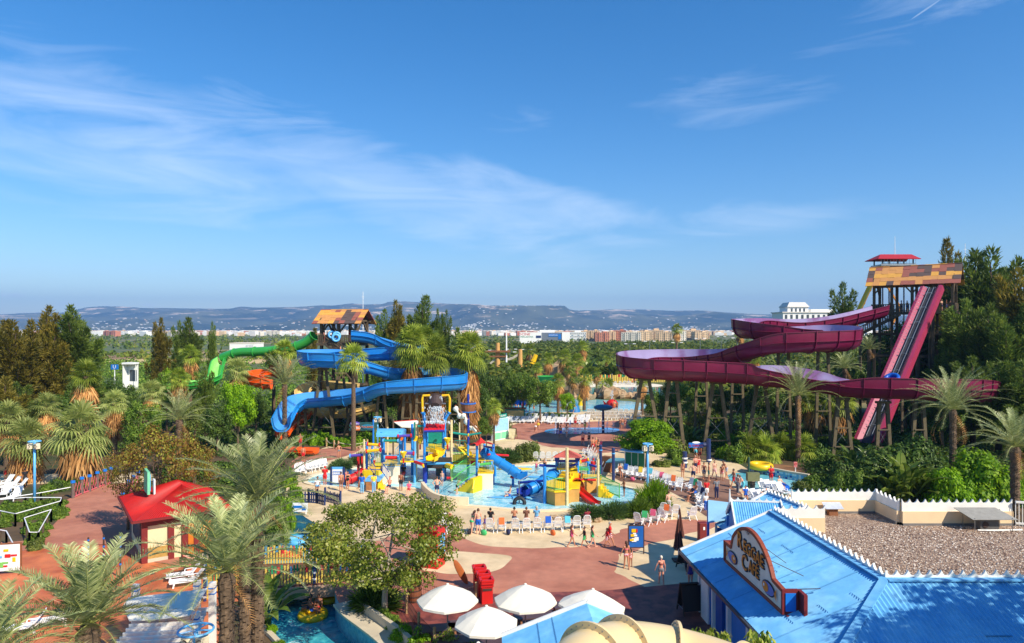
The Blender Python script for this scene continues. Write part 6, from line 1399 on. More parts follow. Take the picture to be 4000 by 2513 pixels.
A.pipe((1628,1704,65.5),(1622,1722,65.5),M_YEL,.14,'elbow');A.pipe((1620,1804,65),(1652,1816,64),M_RED,.14);A.pipe((1652,1813,64),(1654,1826,64),M_YEL,.1)
A.pipe((1758,1690,67),(1830,1700,67),M_TEAL,.11,ends=M_YEL);A.post(1829,1642,1857,M_DBLUE,.12);A.pipe((1829,1700,67),(1880,1692,67),M_TEAL,.1)
c=A.L(1828,1590,66);
def play_slide(P_,pts,m,name,w=.5,tube=False,hb=.35):
 q=[P_.L(*p)for p in pts]
 if tube:
  D_=[Vector(v)for v in catmull([tuple(v)for v in q],5)];o=MB().tube(D_,w,14,cap=False).build(name,m,P_.r,smooth=True)
  for i in range(2,len(D_)-2,4):mx=(D_[i+1]-D_[i-1]).normalized().to_track_quat('Z','Y').to_matrix();MB().lathe([(w,-.03),(w+.09,-.03),(w+.09,.03),(w,.03)],D_[i],18,mx).build('flange',m,o)
  return o
 D_=[Vector(v)for v in catmull([tuple(v)for v in q],5)];mb=MB();vs=[]
 for i,p in enumerate(D_):
  t=(D_[min(i+1,len(D_)-1)]-D_[max(i-1,0)]);t.z=0;t.normalize();s=Vector((-t.y,t.x,0))
  vs+=[p+s*x+Vector((0,0,z))for x,z in((-w,hb),(-w*.9,.05),(-w*.5,0),(w*.5,0),(w*.9,.05),(w,hb),(w+.05,hb-.02),(w*.95,-.08),(-w*.95,-.08),(-w-.05,hb-.02))]
 k=10;mb.add(vs,[(i*k+j,i*k+(j+1)%k,(i+1)*k+(j+1)%k,(i+1)*k+j)for i in range(len(D_)-1)for j in range(k)]+[tuple(range(k))]);return mb.build(name,m,P_.r)
play_slide(A,[(1690,1760,65.5),(1720,1772,65),(1700,1790,64.8),(1680,1800,64)],M_YP,'slide',.45)
A.deck(1763,1835,66.5,69,1.7,M_YP);A.rail([(1766,1806,66.5),(1826,1806,66.5)],.9,M_GP,.16);A.wall(1766,1826,66.6,1.7,2.5,mat('yellow_mesh',srgb((176,140,40)),.7,.2,6),.05,'mesh_panel');play_slide(A,[(1795,1745,69),(1810,1760,68),(1828,1785,67.5)],M_YP,'slide',.5)
A.pipe((1745,1818,66),(1768,1826,65),M_YP,.25,'tube');A.rail([(1776,1780,69),(1820,1780,69)],1.5,M_TEAL,.25);A.pipe((1620,1650,70),(1620,1800,70),M_TEAL,.1)
B=Play('play_tower',1500,1885,'left blue play tower with a pale barrel roof, yellow steps and pipes')
for a in((1433,1732,1850),(1491,1712,1862),(1499,1705,1840),(1563,1700,1874),(1570,1700,1852),(1455,1740,1836)):B.post(*a)
c0,c1=B.L(1478,1690,67),B.L(1578,1690,67);mb=MB();n=10;vs=[]
for P0 in(c0,c1):
 for j in range(n+1):a=math.pi*j/n;vs.append(P0+Vector((0,math.cos(a)*1.1,math.sin(a)*.62-.25)))
mb.add(vs,[(j,j+1,n+2+j,n+1+j)for j in range(n)]+[tuple(range(n+1)),tuple(range(n+1,2*n+2))]);mb.build('barrel_roof',M_LBLUE,B.r,smooth=False)
for x in(1490,1563):B.pipe((x,1698,66.2),(x,1688,66.2),M_POST,.12,'bracket')
B.pipe((1436,1735,66),(1482,1739,66),M_YEL,.13,ends=M_RED);B.pipe((1432,1763,65.5),(1486,1758,65.5),M_YEL,.14,ends=M_RED);B.pipe((1497,1722,66),(1555,1722,66),M_TEAL,.12,ends=M_LBLUE);B.pipe((1556,1704,66),(1606,1702,66),M_PURP,.13,ends=M_RED);B.pipe((1503,1788,65),(1556,1789,65),M_RED,.16,ends=M_LBLUE);B.pipe((1568,1770,65),(1616,1772,65),M_PURP,.14,ends=M_RED);B.pipe((1368,1781,66),(1420,1777,66),M_PURP,.13,ends=M_LBLUE)
B.bamboo(1422,1716,1886);B.deck(1493,1562,65.3,68.5,1.75,M_YP);B.wall(1494,1562,65.2,.0,1.62,M_CW,name='cream_wall');B.rail([(1497,1827,65.2),(1562,1827,65.2)],1.15,M_LBLUE,.13);B.rail([(1562,1805,65.5),(1615,1800,65.5)],1.0,M_LBLUE,.13);B.deck(1562,1617,65.3,67,2.15,M_YP);B.rail([(1437,1818,67),(1487,1818,67)],1.2,M_GP,.15);B.deck(1437,1489,65.5,68,1.5,M_YP)
B.stair(G(1475,1864,1.0),G(1508,1905,0),1.4,6,M_YP);B.stair(G(1448,1830,1.6),G(1475,1852,.7),1.6,4,M_YP);B.deck(1424,1484,62.5,65.2,.95,M_LBLUE);B.wall(1430,1470,62.6,0,.82,mat('rusty_wood_panel',srgb((168,112,64)),.7,.2,3));B.rail([(1490,1842,64),(1520,1884,62.5)],.9,M_DBLUE,.3);B.rail([(1444,1830,64),(1466,1862,62.5)],.9,M_DBLUE,.3)
play_slide(B,[(1425,1840,66),(1400,1858,65.4),(1370,1872,65),(1350,1880,64.8)],M_RED,'slide',.42,True);B.wall(1396,1404,67,.9,2.4,M_RED,.3,'red_post');B.wall(1412,1418,67,.9,2.4,M_RED,.3,'red_post');B.funnel(1462,1800,66,M_RED,.15)
spray(B.r,None,[tuple(B.L(1478,1742,66)),tuple(B.L(1470,1770,66)),tuple(B.L(1462,1790,66))],120,9,.25,'falling_water');B.rail([(1546,1790,68),(1570,1765,68)],.9,M_LBLUE,.2);B.pipe((1502,1700,67),(1499,1712,67),mat('orange_paint',srgb((236,120,30)),.4),.12,'elbow');B.pipe((1572,1708,66),(1566,1720,66),MATS['orange_paint'],.14,'elbow')
Cc=Play('water_dish',1660,1888,'flat pale blue water dish on a stem in front of the bucket tower');g=G(1660,1888)-Cc.o;zt=3.1-1.0
MB().bar(g,g+Vector((0,0,zt)),.22,.2,12).build('stem',M_DBLUE,Cc.r);MB().lathe([(.1,zt-.1),(.8,zt-.03),(.85,zt+.05),(.8,zt+.05),(.0,zt+.0)],g,24).build('dish',M_LBLUE,Cc.r)
E=Play('sail_tower',1870,1902,'play tower under a red fabric sail with yellow steps and a blue tube slide')
for a in((1828,1738,1868),(1863,1745,1904),(1892,1738,1862),(1927,1738,1890)):E.post(*a,r_=.12)
ap=E.L(1878,1709,64.3);cs=[E.L(1822,1739,64.5),E.L(1864,1743,62.3),E.L(1931,1737,63.5),E.L(1893,1733,66.5)]
mb=MB();vs=[];k=8
for i in range(4):
 a,b=cs[i],cs[(i+1)%4]
 for s_ in range(k+1):
  e=a.lerp(b,s_/k);e=e+(ap*.0+Vector((0,0,.22*math.sin(math.pi*s_/k))));e=e.lerp(Vector((ap.x,ap.y,e.z)),.16*math.sin(math.pi*s_/k))
  for t_ in range(k+1):u_=t_/k;p=e.lerp(ap,u_);p.z-=.28*math.sin(math.pi*u_)*.8;vs.append(p)
for i in range(4):
 for s_ in range(k):
  for t_ in range(k):b0=i*(k+1)**2+s_*(k+1)+t_;mb.add([vs[b0],vs[b0+k+1],vs[b0+k+2],vs[b0+1]],[(0,1,2,3)])
mb.build('sail',mat('red_fabric',srgb((226,44,34)),.7,.05,2),E.r);
for i in(0,2):m=MB().bar(cs[i],cs[i]+(cs[i]-ap)*Vector((.3,.3,0)),.02,.02,5).build('guy_rope',M_DWOOD,E.r)
E.deck(1866,1928,63,65.6,1.55,M_YP);E.wall(1867,1926,62.9,0,1.42,M_CW,name='cream_wall');E.rail([(1867,1855,62.95),(1926,1855,62.95)],1.3,M_YP,.13);E.rail([(1893,1850,65),(1926,1846,63.2)],1.0,M_LBLUE,.15);E.deck(1830,1893,65.4,68,2.3,M_YP);E.rail([(1832,1792,65.5),(1888,1792,65.5)],.9,mat('orange_paint',srgb((236,120,30)),.4),.13);E.wall(1838,1880,65.8,1.6,2.3,M_RED,name='red_panel');E.stair(G(1866,1855,1.55),G(1792,1912,0),1.5,7,M_YP)
E.rail([(1826,1828,64.5),(1762,1880,61.5)],1.0,M_GP,.2);E.rail([(1855,1850,62.5),(1786,1900,59.6)],1.0,M_GP,.2);E.pipe((1872,1816,62.6),(1922,1810,62.6),M_GP,.12,ends=M_LBLUE);E.pipe((1905,1776,64),(1985,1780,66),M_RED,.11);E.pipe((1894,1745,66),(1926,1750,63.6),M_DBLUE,.1);E.pipe((1852,1878,61.5),(1846,1912,61),M_YEL,.1)
play_slide(E,[(1888,1765,65),(1915,1784,64.5),(1960,1812,64),(2005,1840,63.6),(2028,1857,63.4)],M_BLU,'tube_slide',.46,True);play_slide(E,[(2024,1862,63.4),(2040,1868,63.3),(2056,1866,63.2)],M_BLU,'slide_lip',.46,hb=.5)
E.post(1935,1810,1862,r_=.1);E.post(2004,1862,1896,r_=.12);lg=E.L(2004,1864,64);MB().ell(lg,(.3,.3,.14),12,6).bar(lg,lg+Vector((.9,0,-.15)),.13,.1).build('water_cannon',M_RED,E.r)
E.post(1768,1815,1850,M_TIM,.09);E.pipe((1745,1868,62),(1760,1868,62),M_RED,.12);m=MB();torus(m,E.L(1860,1888,62.6),.26,.07,16,6,Matrix.Rotation(R(90),3,'X'));m.build('lifebuoy_holder',M_BUOY,E.r)
K=Play('tiki_tower',2210,1972,'wooden sided play deck with a terracotta pyramid roof, red slide and blue tube')
for a in((2128,1828,1968),(2175,1788,1912),(2256,1790,1918),(2298,1808,1905)):K.post(*a,r_=.14)
K.bamboo(2215,1748,1976,.13);K.bamboo(2336,1792,1942,.12);K.bamboo(2222,1800,1880,.1)
d=60.5;ap=K.L(2216,1756,62.3);cs=[K.L(2158,1788,60.8),K.L(2274,1790,60.8),K.L(2270,1778,64.4),K.L(2170,1778,64.4)]
for i in range(4):corr_roof(cs[i],cs[(i+1)%4],ap,ap,.16,.02,0).build('roof',mat('terracotta_sheet',srgb((188,92,78)),.7,.06,2),K.r)
for x,y in((2176,1790),(2256,1790)):K.pipe((x,y-4,61.5),(x,y+12,61.5),M_DBLUE,.22,'bracket')
K.pipe((2180,1802,61.5),(2254,1802,61.5),M_DBLUE,.12,ends=M_DBLUE);K.pipe((2106,1818,62),(2170,1822,62),M_DBLUE,.12);K.pipe((2226,1822,62),(2258,1812,62),M_DBLUE,.12);K.pipe((2268,1804,61),(2298,1795,61),M_RED,.12,ends=M_YEL);K.pipe((2302,1816,61.5),(2330,1824,61),M_DBLUE,.1)
K.pipe((2028,1886,61),(2128,1878,60),M_DBLUE,.11,ends=M_DBLUE);
zb=1.25;oct_=[G(2134,1968),G(2168,1978),G(2212,1976),G(2232,1964),G(2262,1962),G(2268,1935),G(2346,1925),G(2346,1908),G(2200,1905),G(2134,1930)]
oc=[(p.x-K.o.x,p.y-K.o.y)for p in oct_];MB().prism(oc,0,zb-.12).build('base',M_WP,K.r);ce=Vector((sum(p[0]for p in oc)/len(oc),sum(p[1]for p in oc)/len(oc)));MB().prism([tuple((Vector(p)-ce)*1.03+ce)for p in oc],zb-.12,zb).build('deck',M_YP,K.r)
def rl_(pts,z,h,m):
 Q=[G(x,y)for x,y in pts];mb=MB()
 for a,b in zip(Q,Q[1:]):
  a=Vector((a.x-K.o.x,a.y-K.o.y,z));b=Vector((b.x-K.o.x,b.y-K.o.y,z));up=Vector((0,0,h));mb.bar(a+up,b+up,.04,.04,6).bar(a+up*.1,b+up*.1,.04,.04,6);n=max(2,int((b-a).length/.16))
  for k in range(n+1):q=a.lerp(b,k/n);mb.bar(q,q+up,.015 if 0<k<n else.04,None,5)
 mb.build('railing',m,K.r)
rl_([(2134,1966),(2168,1976),(2210,1974)],zb,1.0,M_GP);rl_([(2270,1932),(2344,1922)],zb,1.1,M_TEAL);rl_([(2344,1922),(2420,1960)],.3,1.2,M_GP);rl_([(2190,1906),(2300,1900)],zb,1.1,M_TEAL)
K.stair(G(2222,1835,2.1),G(2192,1880,zb),1.3,4,M_YP);K.deck(2176,2256,62,64.5,2.1,M_YP);K.wall(2225,2258,61.5,zb,1.9,M_YP,1.2);K.stair(G(2344,1882,zb),G(2392,1942,0),1.3,5,M_YP)
play_slide(K,[(2170,1850,62.5),(2135,1875,61.5),(2090,1902,60.5),(2058,1918,60)],M_BLU,'tube_slide',.52,True);play_slide(K,[(2060,1922,60),(2044,1930,59.8),(2030,1932,59.6)],M_DBLUE,'slide_lip',.48,hb=.45)
play_slide(K,[(2248,1912,60.4),(2262,1922,59.6),(2290,1945,58.4),(2318,1968,57.6),(2335,1974,57.2)],M_RED,'red_slide',.36,hb=.3)
m=MB();c=K.L(2255,1895,60.8);vs=[]
for y in(-.5,.5):
 for j in range(11):a=math.pi*j/10;vs.append(c+Vector((math.cos(a)*.55,y,math.sin(a)*.62)))
m.add(vs,[(j,j+1,12+j,11+j)for j in range(10)]);m.build('slide_hood',M_RED,K.r,smooth=True)
for s_ in(-1,1):MB().box(c+Vector((s_*.55,0,-.35)),(.05,1.0,.7)).build('hood_side',M_RED,K.r)
K.funnel(2264,1852,61.5,mat('orange_paint',srgb((236,120,30)),.4),.38);K.pipe((2272,1874,61),(2328,1876,61),M_RED,.1);K.deck(2226,2300,62.5,64,1.9,M_GP,.1)
ts=Play('tyre_swing',2030,1972,'black tyre hanging from a grey arm over the splash pool');MB().bar(ts.L(2028,1968,57.5),ts.L(2028,1882,60),.05,.05).build('chain',M_STEEL,ts.r);m=MB();torus(m,ts.L(2029,1966,57.4),.42,.16,20,9,Matrix.Rotation(R(80),3,'X'));m.build('tyre',mat('tyre_rubber',srgb((34,34,36)),.6),ts.r,smooth=True)
MB().bar(ts.L(2028,1880,60),ts.L(2110,1830,61.5),.04,.04).build('arm',M_STEEL,ts.r)
for px,py,s_,lab,m_ in((2000,1946,(2.2,.35,.06),'long blue float mat in the splash pool',M_LBLUE),(2010,1835,(1.9,.5,.12),'yellow float strip at the back of the splash pool',M_YEL),(2095,1866,(1.0,.4,.06),'small blue float mat near the tube slide',M_LBLUE)):
 f=thing('float_mat',G(px,py),lab,'float');MB().ell((0,0,.08),s_,18,6).build('mat',m_,f,smooth=True)
nb=thing('barrel_mast',G(1829,1760),'blue mast carrying a round wooden barrel nest beside the bucket','mast');g0=nb.location;dd=g0.y
bq=W(1828,1592,dd)-g0;zz=bq.z;MB().bar((0,0,0),(0,0,W(1829,1540,dd).z),.14).build('mast',M_DBLUE,nb);MB().lathe([(.01,zz-.6),(.75,zz-.6),(.85,zz),(.9,zz+.55),(.8,zz+.55),(.01,zz+.4)],n=16).build('nest',M_WOOD,nb);
for z in(-.5,.5):MB().lathe([(.84,zz+z-.06),(.95,zz+z-.06),(.95,zz+z+.06),(.84,zz+z+.06)],n=16).build('hoop',M_BLUE,nb)
spn=Play('leaning_spar',1870,1720,'wooden spar leaning down with a furled cream sail wrapped round it');MB().bar(spn.L(1778,1585,76),spn.L(1875,1690,74),.1).build('spar',M_WOOD,spn.r)
pts=[spn.L(x,y,75+.5*math.sin(x))for x,y in[(1776,1590),(1790,1615),(1800,1632),(1815,1625),(1822,1650),(1835,1672),(1850,1668),(1858,1688)]];MB().tube(catmull([tuple(p)for p in pts],4),[.2+.12*math.sin(i*1.3)for i in range(29)],8).build('furled_sail',M_CANV,spn.r,smooth=True)
MB().bar(spn.L(1875,1690,74),Vector((*spn.L(1875,1690,74).xy,0)),.1).build('post',M_WOOD,spn.r)
sw=Play('sail_canopy',1590,1770,'white sail with red edge stretched behind the play towers');q=[sw.L(1536,1648,78),sw.L(1575,1645,78),sw.L(1632,1641,78),sw.L(1630,1662,77.4),sw.L(1612,1672,77),sw.L(1570,1670,77.4)];MB().slab(list(reversed(q)),.03).build('sail',M_CANV,sw.r);MB().tube(q[:3],.06,6).build('hem',M_RED,sw.r)
for a in(q[0],q[2]):MB().bar((a.x,a.y,0),a+Vector((0,0,.3)),.1).build('post',M_TIMD,sw.r)
sgn=Play('driftwood_sign',1430,1745,'dark teal driftwood signboards with painted names on blue posts');dS=G(1430,1745).y
m=MB();
for i,(x0,x1,y)in enumerate(((1365,1470,1662),(1370,1475,1670),(1365,1460,1678),(1395,1478,1654))):a,b=sgn.L(x0,y,dS),sgn.L(x1,y,dS);m.beam(a,b,.12,.26)
m.build('board',mat('teal_driftwood',srgb((34,84,84)),.8,.25,3),sgn.r)
for px in(1376,1458):MB().bar(G(px,1745)-sgn.o,sgn.L(px,1640,dS),.12).build('post',M_BLUE,sgn.r)
c=sgn.L(1391,1672,dS);MB().box(c+Vector((0,-.12,0)),(1.0,.06,.55)).build('panel',MATS['orange_paint'],sgn.r);text('LIMBO',.42,face_cam(c.x,c.y-.18,c.z,0),whitep,sgn.r);c=sgn.L(1436,1668,dS);MB().ell(c+Vector((0,-.1,0)),(.85,.06,.33),16,8).build('panel',mat('teal_paint2',srgb((30,120,150)),.5),sgn.r);text('TUCANES',.34,face_cam(c.x,c.y-.2,c.z),MATS['orange_paint'],sgn.r);c=sgn.L(1387,1655,dS);MB().ell(c+Vector((0,-.1,0)),(.62,.06,.26),16,8).build('panel',M_PURP,sgn.r);text('Mambo',.32,face_cam(c.x,c.y-.2,c.z),whitep,sgn.r)
ib=Play('info_board',1320,1890,'white rules board with rows of blue pictograms between navy posts');
for px in(1294,1343):MB().bar(G(px,1896)-ib.o,W(px,1826,G(px,1896).y)-ib.o,.13,.11).build('post',M_NAVY,ib.r)
dI=G(1320,1896).y;MB().box(ib.L(1318,1858,dI),(1.02,.05,1.35)).build('panel',whitep,ib.r);MB().box(ib.L(1318,1829,dI),(1.05,.06,.22)).build('header',M_LBLUE,ib.r);m=MB()
for k in range(10):torus(m,ib.L(1304+(k%5)*7,1843+(k//5)*10,dI)+Vector((0,-.05,0)),.06,.014,10,4,Matrix.Rotation(R(90),3,'X'))
m.build('pictograms',M_BLUE,ib.r)
bw=Play('rules_panel',1170,2012,'small white pool rules panel beside the river');MB().box((0,0,.6),(1.3,.05,.7)).build('panel',whitep,bw.r);MB().box((-.15,-.04,.65),(.7,.02,.18)).box((.35,-.04,.5),(.3,.02,.25)).build('print',M_BLUE,bw.r);MB().bar((-.5,0,0),(-.5,0,.4),.04).bar((.5,0,0),(.5,0,.4),.04).build('leg',whitep,bw.r)
kw=Play('info_kiosk',1945,1722,'pale blue panelled stand with mint base and green sign on top');dK=G(1945,1724).y
p0,p1=kw.L(1922,1724,dK),kw.L(1984,1718,dK+2.5)
def qz(py):return H-(py-HY)/F*dK
m=MB();m.beam(Vector((p0.x,p0.y,1.45)),Vector((p1.x,p1.y,1.45)),.3,2.9);m.build('frame',whitep,kw.r)
dv=(p1-p0);dv.z=0;nrm=Vector((dv.y,-dv.x,0)).normalized()*.18
for t0,t1,z0,z1,m_ in((.05,.95,1.2,2.8,mat('pale_sky_panel',srgb((150,200,236)),.6)),(.05,.48,.15,1.0,M_MINT),(.52,.95,.15,1.0,M_MINT)):
 a,b=p0+dv*t0+nrm,p0+dv*t1+nrm;MB().beam(Vector((a.x,a.y,(z0+z1)/2)),Vector((b.x,b.y,(z0+z1)/2)),.05,z1-z0).build('panel',m_,kw.r)
c=p0+dv*.5+nrm;MB().beam(Vector(((p0+dv*.15).x,(p0+dv*.15).y,3.15))+nrm,Vector(((p0+dv*.85).x,(p0+dv*.85).y,3.15))+nrm,.08,.5).build('sign_panel',M_TEAL,kw.r);text('PORT ISLAND',.32,face_cam(c.x,c.y-.1,3.15,math.atan2(dv.y,dv.x)),whitep,kw.r);MB().ell(Vector((c.x-.4,c.y,3.6)),(.35,.06,.3),12,8).build('emblem',M_MINT,kw.r)
aboard(2003,1716,.9,1.5,R(-20),'timber framed menu easel beside the pale blue stand',mat('menu_face',srgb((226,206,160)),.7,.2,3))
sm=Play('water_mushroom',2356,1692,'blue water mushroom with striped stem on the splash pad');h=3.4;MB().bar((0,0,0),(0,0,h),.2,.16,10).build('stem',M_NAVY,sm.r);MB().ell((0,0,h+.2),(1.35,1.35,.42),16,8).build('cap',mat('blue_green_paint',srgb((40,100,130)),.5,.25,2),sm.r)
for z in(.5,1.1,1.7):MB().lathe([(.2,z-.08),(.23,z-.08),(.23,z+.08),(.2,z+.08)],n=10).build('band',whitep,sm.r)
for i,(px,py)in enumerate([(2227,1668),(2338,1668),(2372,1668),(2300,1672),(2170,1665),(2395,1672)]):
 g=G(px,py+16);j=thing('water_jet',g,'%s water jet from left spouting on the blue splash pad'%nth(i),'water jet',group='jets of the splash pad');spray(j,None,[(0,0,.1),(0,0,1.0),(.1,0,1.7)],50,i,.07,'jet',.03)
ar=Play('entry_arch',2720,1800,'navy pipe arch with a blue name board at the slide queue');dR=G(2720,1800).y
for px,yt,yb in((2675,1765,1828),(2768,1715,1806)):MB().bar(G(px,yb)-ar.o,W(px,yt,G(px,yb).y)-ar.o,.25).build('post',M_NAVY,ar.r)
for px,py,dd_ in((2675,1790,0),(2675,1806,0),(2770,1796,0)):MB().lathe([(.25,-.08),(.29,-.08),(.29,.08),(.25,.08)],W(px,py,G(px,1828 if px<2700 else 1806).y)-ar.o,12).build('band',whitep,ar.r)
MB().bar(ar.L(2690,1738,dR),ar.L(2775,1738,dR),.26).build('crossbar',M_NAVY,ar.r);c=ar.L(2716,1738,dR);MB().box(c+Vector((0,-.3,0)),(1.6,.1,.5)).build('board',M_BLUE,ar.r);text('EL TORRENTE',.3,face_cam(c.x,c.y-.38,c.z-.04),M_RED,ar.r,xs=.8);MB().ell(c+Vector((0,-.32,.28)),(.45,.05,.14),12,6).build('emblem',whitep,ar.r)
ht=Play('blue_roof_hut',2480,1830,'stall with pale blue roof planes and green panelled counter behind the bright tree')
c=G(2480,1800)-ht.o;MB().slab([ht.L(2420,1757,72),ht.L(2508,1768,69),ht.L(2530,1752,72),ht.L(2450,1745,75)],.1).build('roof',M_LBLUE,ht.r);MB().slab([ht.L(2365,1806,68),ht.L(2440,1798,66.5),ht.L(2438,1790,69),ht.L(2385,1788,71)],.1).build('roof',mat('teal_roof',srgb((96,160,170)),.5),ht.r)
a,b=G(2441,1826)-ht.o,G(2518,1834)-ht.o;MB().beam(a+Vector((0,0,.9)),b+Vector((0,0,.9)),.15,1.8).build('counter',whitep,ht.r)
for t0,t1 in((.03,.31),(.35,.64),(.68,.97)):p,q=a.lerp(b,t0),a.lerp(b,t1);MB().beam(p+Vector((0,-.1,.9)),q+Vector((0,-.1,.9)),.05,1.45).build('panel',mat('green_panel',srgb((28,120,84)),.6),ht.r)
a,b=G(2357,1842)-ht.o,G(2388,1846)-ht.o;MB().beam(a+Vector((0,0,.8)),b+Vector((0,0,.8)),.6,1.6).build('timber_box',M_WOOD,ht.r)
for px,yb in((2346,1868),(2396,1884)):
 r=thing('navy_bollard',G(px,yb),'navy pipe post, %s of the pair at the pool gap'%('left' if px<2360 else 'right'),'post',group='navy posts');MB().bar((0,0,0),(0,0,3.1),.15).ell((0,0,3.15),(.17,.17,.14)).build('post',M_NAVY,r);MB().lathe([(.15,2.7),(.18,2.7),(.18,2.8),(.15,2.8)],n=12).build('band',M_LBLUE,r)
for i,(px,yt,yb,d)in enumerate([(1944,1340,1470,205),(2032,1365,1460,205)]):
 p=W(px,HY,d);r=thing('rope_course_pole',(p.x,d,0),'%s timber pole of the rope course above the trees'%('left' if i==0 else 'right'),'pole');zt_=H-(yt-HY)/F*d;MB().bar((0,0,0),(0,0,zt_),.85,.6,10).build('pole',mat('honey_timber',srgb((206,156,88)),.7,.1,1),r)
 if i==0:MB().box((0,0,zt_-2.5),(7.5,3,.5)).box((0,0,zt_-4),(5,2,.4)).build('platform',M_WOOD,r);MB().bar((2.6,-.6,0),(2.6,-.6,zt_+3),.3,.2).build('pipe',whitep,r)
rp2=Play('rope_bridge',1990,1420,'slack rope bridge slung between the rope course poles');dR=205
for y0,y1 in((1393,1378),(1398,1383)):m=MB();m.tube([rp2.L(1950+i*8,1395+14*math.sin(math.pi*i/10)-(i*1.6)+(y0-1393),dR)for i in range(11)],.16,5);m.tube([rp2.L(1912+i*4,y0+28-i*3.4,dR)for i in range(9)],.14,5);m.build('rope',mat('rope',srgb((200,190,170)),.9),rp2.r)
rp3=thing('yellow_chute',W(2070,HY,205).to_2d().to_3d(),'yellow chute sticking up out of the trees beside the rope course','water slide');o=rp3.location;m=MB();m.tube([W(2093,1385,205)-o,W(2085,1405,205)-o,W(2076,1425,205)-o,W(2052,1448,205)-o,(W(2045,1470,205)-o)],[.7,.8,1.0,1.2,1.3],8);m.build('chute',M_YEL,rp3);MB().bar((0,0,0),(0,0,7),.3).build('post',M_TIM,rp3)
for i,(px,yt,d)in enumerate([(1930,1368,260),(1998,1364,260),(2058,1365,270),(2461,1343,260),(2538,1333,250),(2645,1338,260),(2735,1322,260),(2880,1320,250),(1992,1375,230),(2817,1315,330)]):
 p=W(px,HY,d);zt_=H-(yt-HY)/F*d;r=thing('street_lamp',(p.x,d,0),'%s tall double armed street lamp from left beyond the park'%nth(i),'street lamp',group='street lamps beyond the park');MB().bar((0,0,0),(0,0,zt_),.14,.09,6).build('pole',M_STEEL,r);MB().box((0,0,zt_),(3.0,.1,.1)).build('arm',M_STEEL,r)
 for s in(-1,1):MB().box((s*1.6,0,zt_-.05),(1.1,.4,.22)).build('lamp_head',whitep,r)
for px,py,lab,m_,nm in((2391,1600,'red round spraying fish toy standing in the lagoon',M_RED,'fish_fountain'),(2245,1610,'blue triangular splash toy in the lagoon',mat('toy_blue',srgb((30,110,170)),.5),'splash_toy'),(2267,1585,'yellow splash toy in the lagoon',M_YEL,'splash_toy')):
 r=thing(nm,G(px,py),lab,'play figure')
 if nm=='fish_fountain':MB().ell((0,0,1.0),(1.1,.8,.85),14,10).build('body',m_,r,smooth=True);MB().add([(-.9,0,1.0),(-1.7,0,1.7),(-1.5,.1,1.0),(-1.7,0,.4)],[(0,1,2,3),(3,2,1,0)]).build('tail',m_,r);spray(r,None,[(0,0,1.9),(0,0,3.5)],60,2,.15,'jet',.05);MB().ell((.5,-.65,1.25),(.13,.1,.13)).build('eye',whitep,r)
 else:MB().lathe([(1.0,0),(.85,.6),(.5,1.5),(.12,2.2),(.01,2.3)]if m_ is not M_YEL else[(.5,0),(.35,.8),(.65,1.4),(.3,2.2),(.01,2.4)],n=10).build('body',m_,r,smooth=True);MB().ell((0,-.5,1.3),(.35,.3,.3)).build('head',m_,r)
ws_=thing('water_slide_toy',G(2040,1580),'short blue double slide dropping into the lagoon at left','water slide');
for k in range(2):m=MB();vs=[];[vs.extend([(-1.2+k*1.6+x,-t*2.0,z+(1.9*(1-t)**1.4+.1))for x,z in((-.7,.4),(-.6,0),(.6,0),(.7,.4))])for t in[i/6 for i in range(7)]];m.add(vs,[(i*4+j,i*4+j+1,i*4+j+5,i*4+j+4)for i in range(6)for j in range(3)]);m.build('slide',M_BLUE,ws_)
MB().box((0,.8,.9),(3.6,1.6,1.8)).build('platform',M_TEAL,ws_)
gb=thing('green_bowl',W(2138,HY,130).to_2d().to_3d(),'green open bowl slide rim poking out of the trees at the lagoon','water slide');z=H-(1480-HY)/F*130;MB().lathe([(.4,z-1.1),(1.4,z-.6),(1.9,z+.5),(2.0,z+.5)],n=16).build('bowl',M_GRN,gb,smooth=True);MB().bar((0,0,0),(0,0,z-1),.3).build('post',M_TIM,gb)
hutl=thing('beach_hut',G(2012,1638),'small painted hut with orange picture panel at the lagoon edge','hut');MB().box((0,0,.85),(3.2,1.4,1.7)).build('body',M_TEAL,hutl);MB().box((0,-.74,1.0),(2.8,.06,1.0)).build('panel',M_TAN,hutl);MB().box((0,0,1.78),(3.5,1.7,.14)).build('roof',M_WOOD,hutl)
for i,(px,py,m_,lab)in enumerate([(2175,1652,M_TAN,'yellow planter box at the front of the lounger rows'),(2200,1650,mat('toy_pink',srgb((236,90,110)),.5),'pink toy box beside the yellow planter')]):
 r=thing('storage_box',G(px,py),lab,'box');MB().box((0,0,.3),(1.3 if i==0 else.9,.8,.6)).build('body',m_,r,bevel=.03);MB().box((0,0,.62),(1.38 if i==0 else.96,.86,.06)).build('lid',m_,r)
pf=thing('rope_fence',G(285,1945),'fence of grey posts with blue caps and pink ropes along the left path','fence');o=pf.location
Q=[G(x,y)-o for x,y in[(285,1948),(320,1932),(350,1922),(380,1908),(410,1898),(433,1890)]]
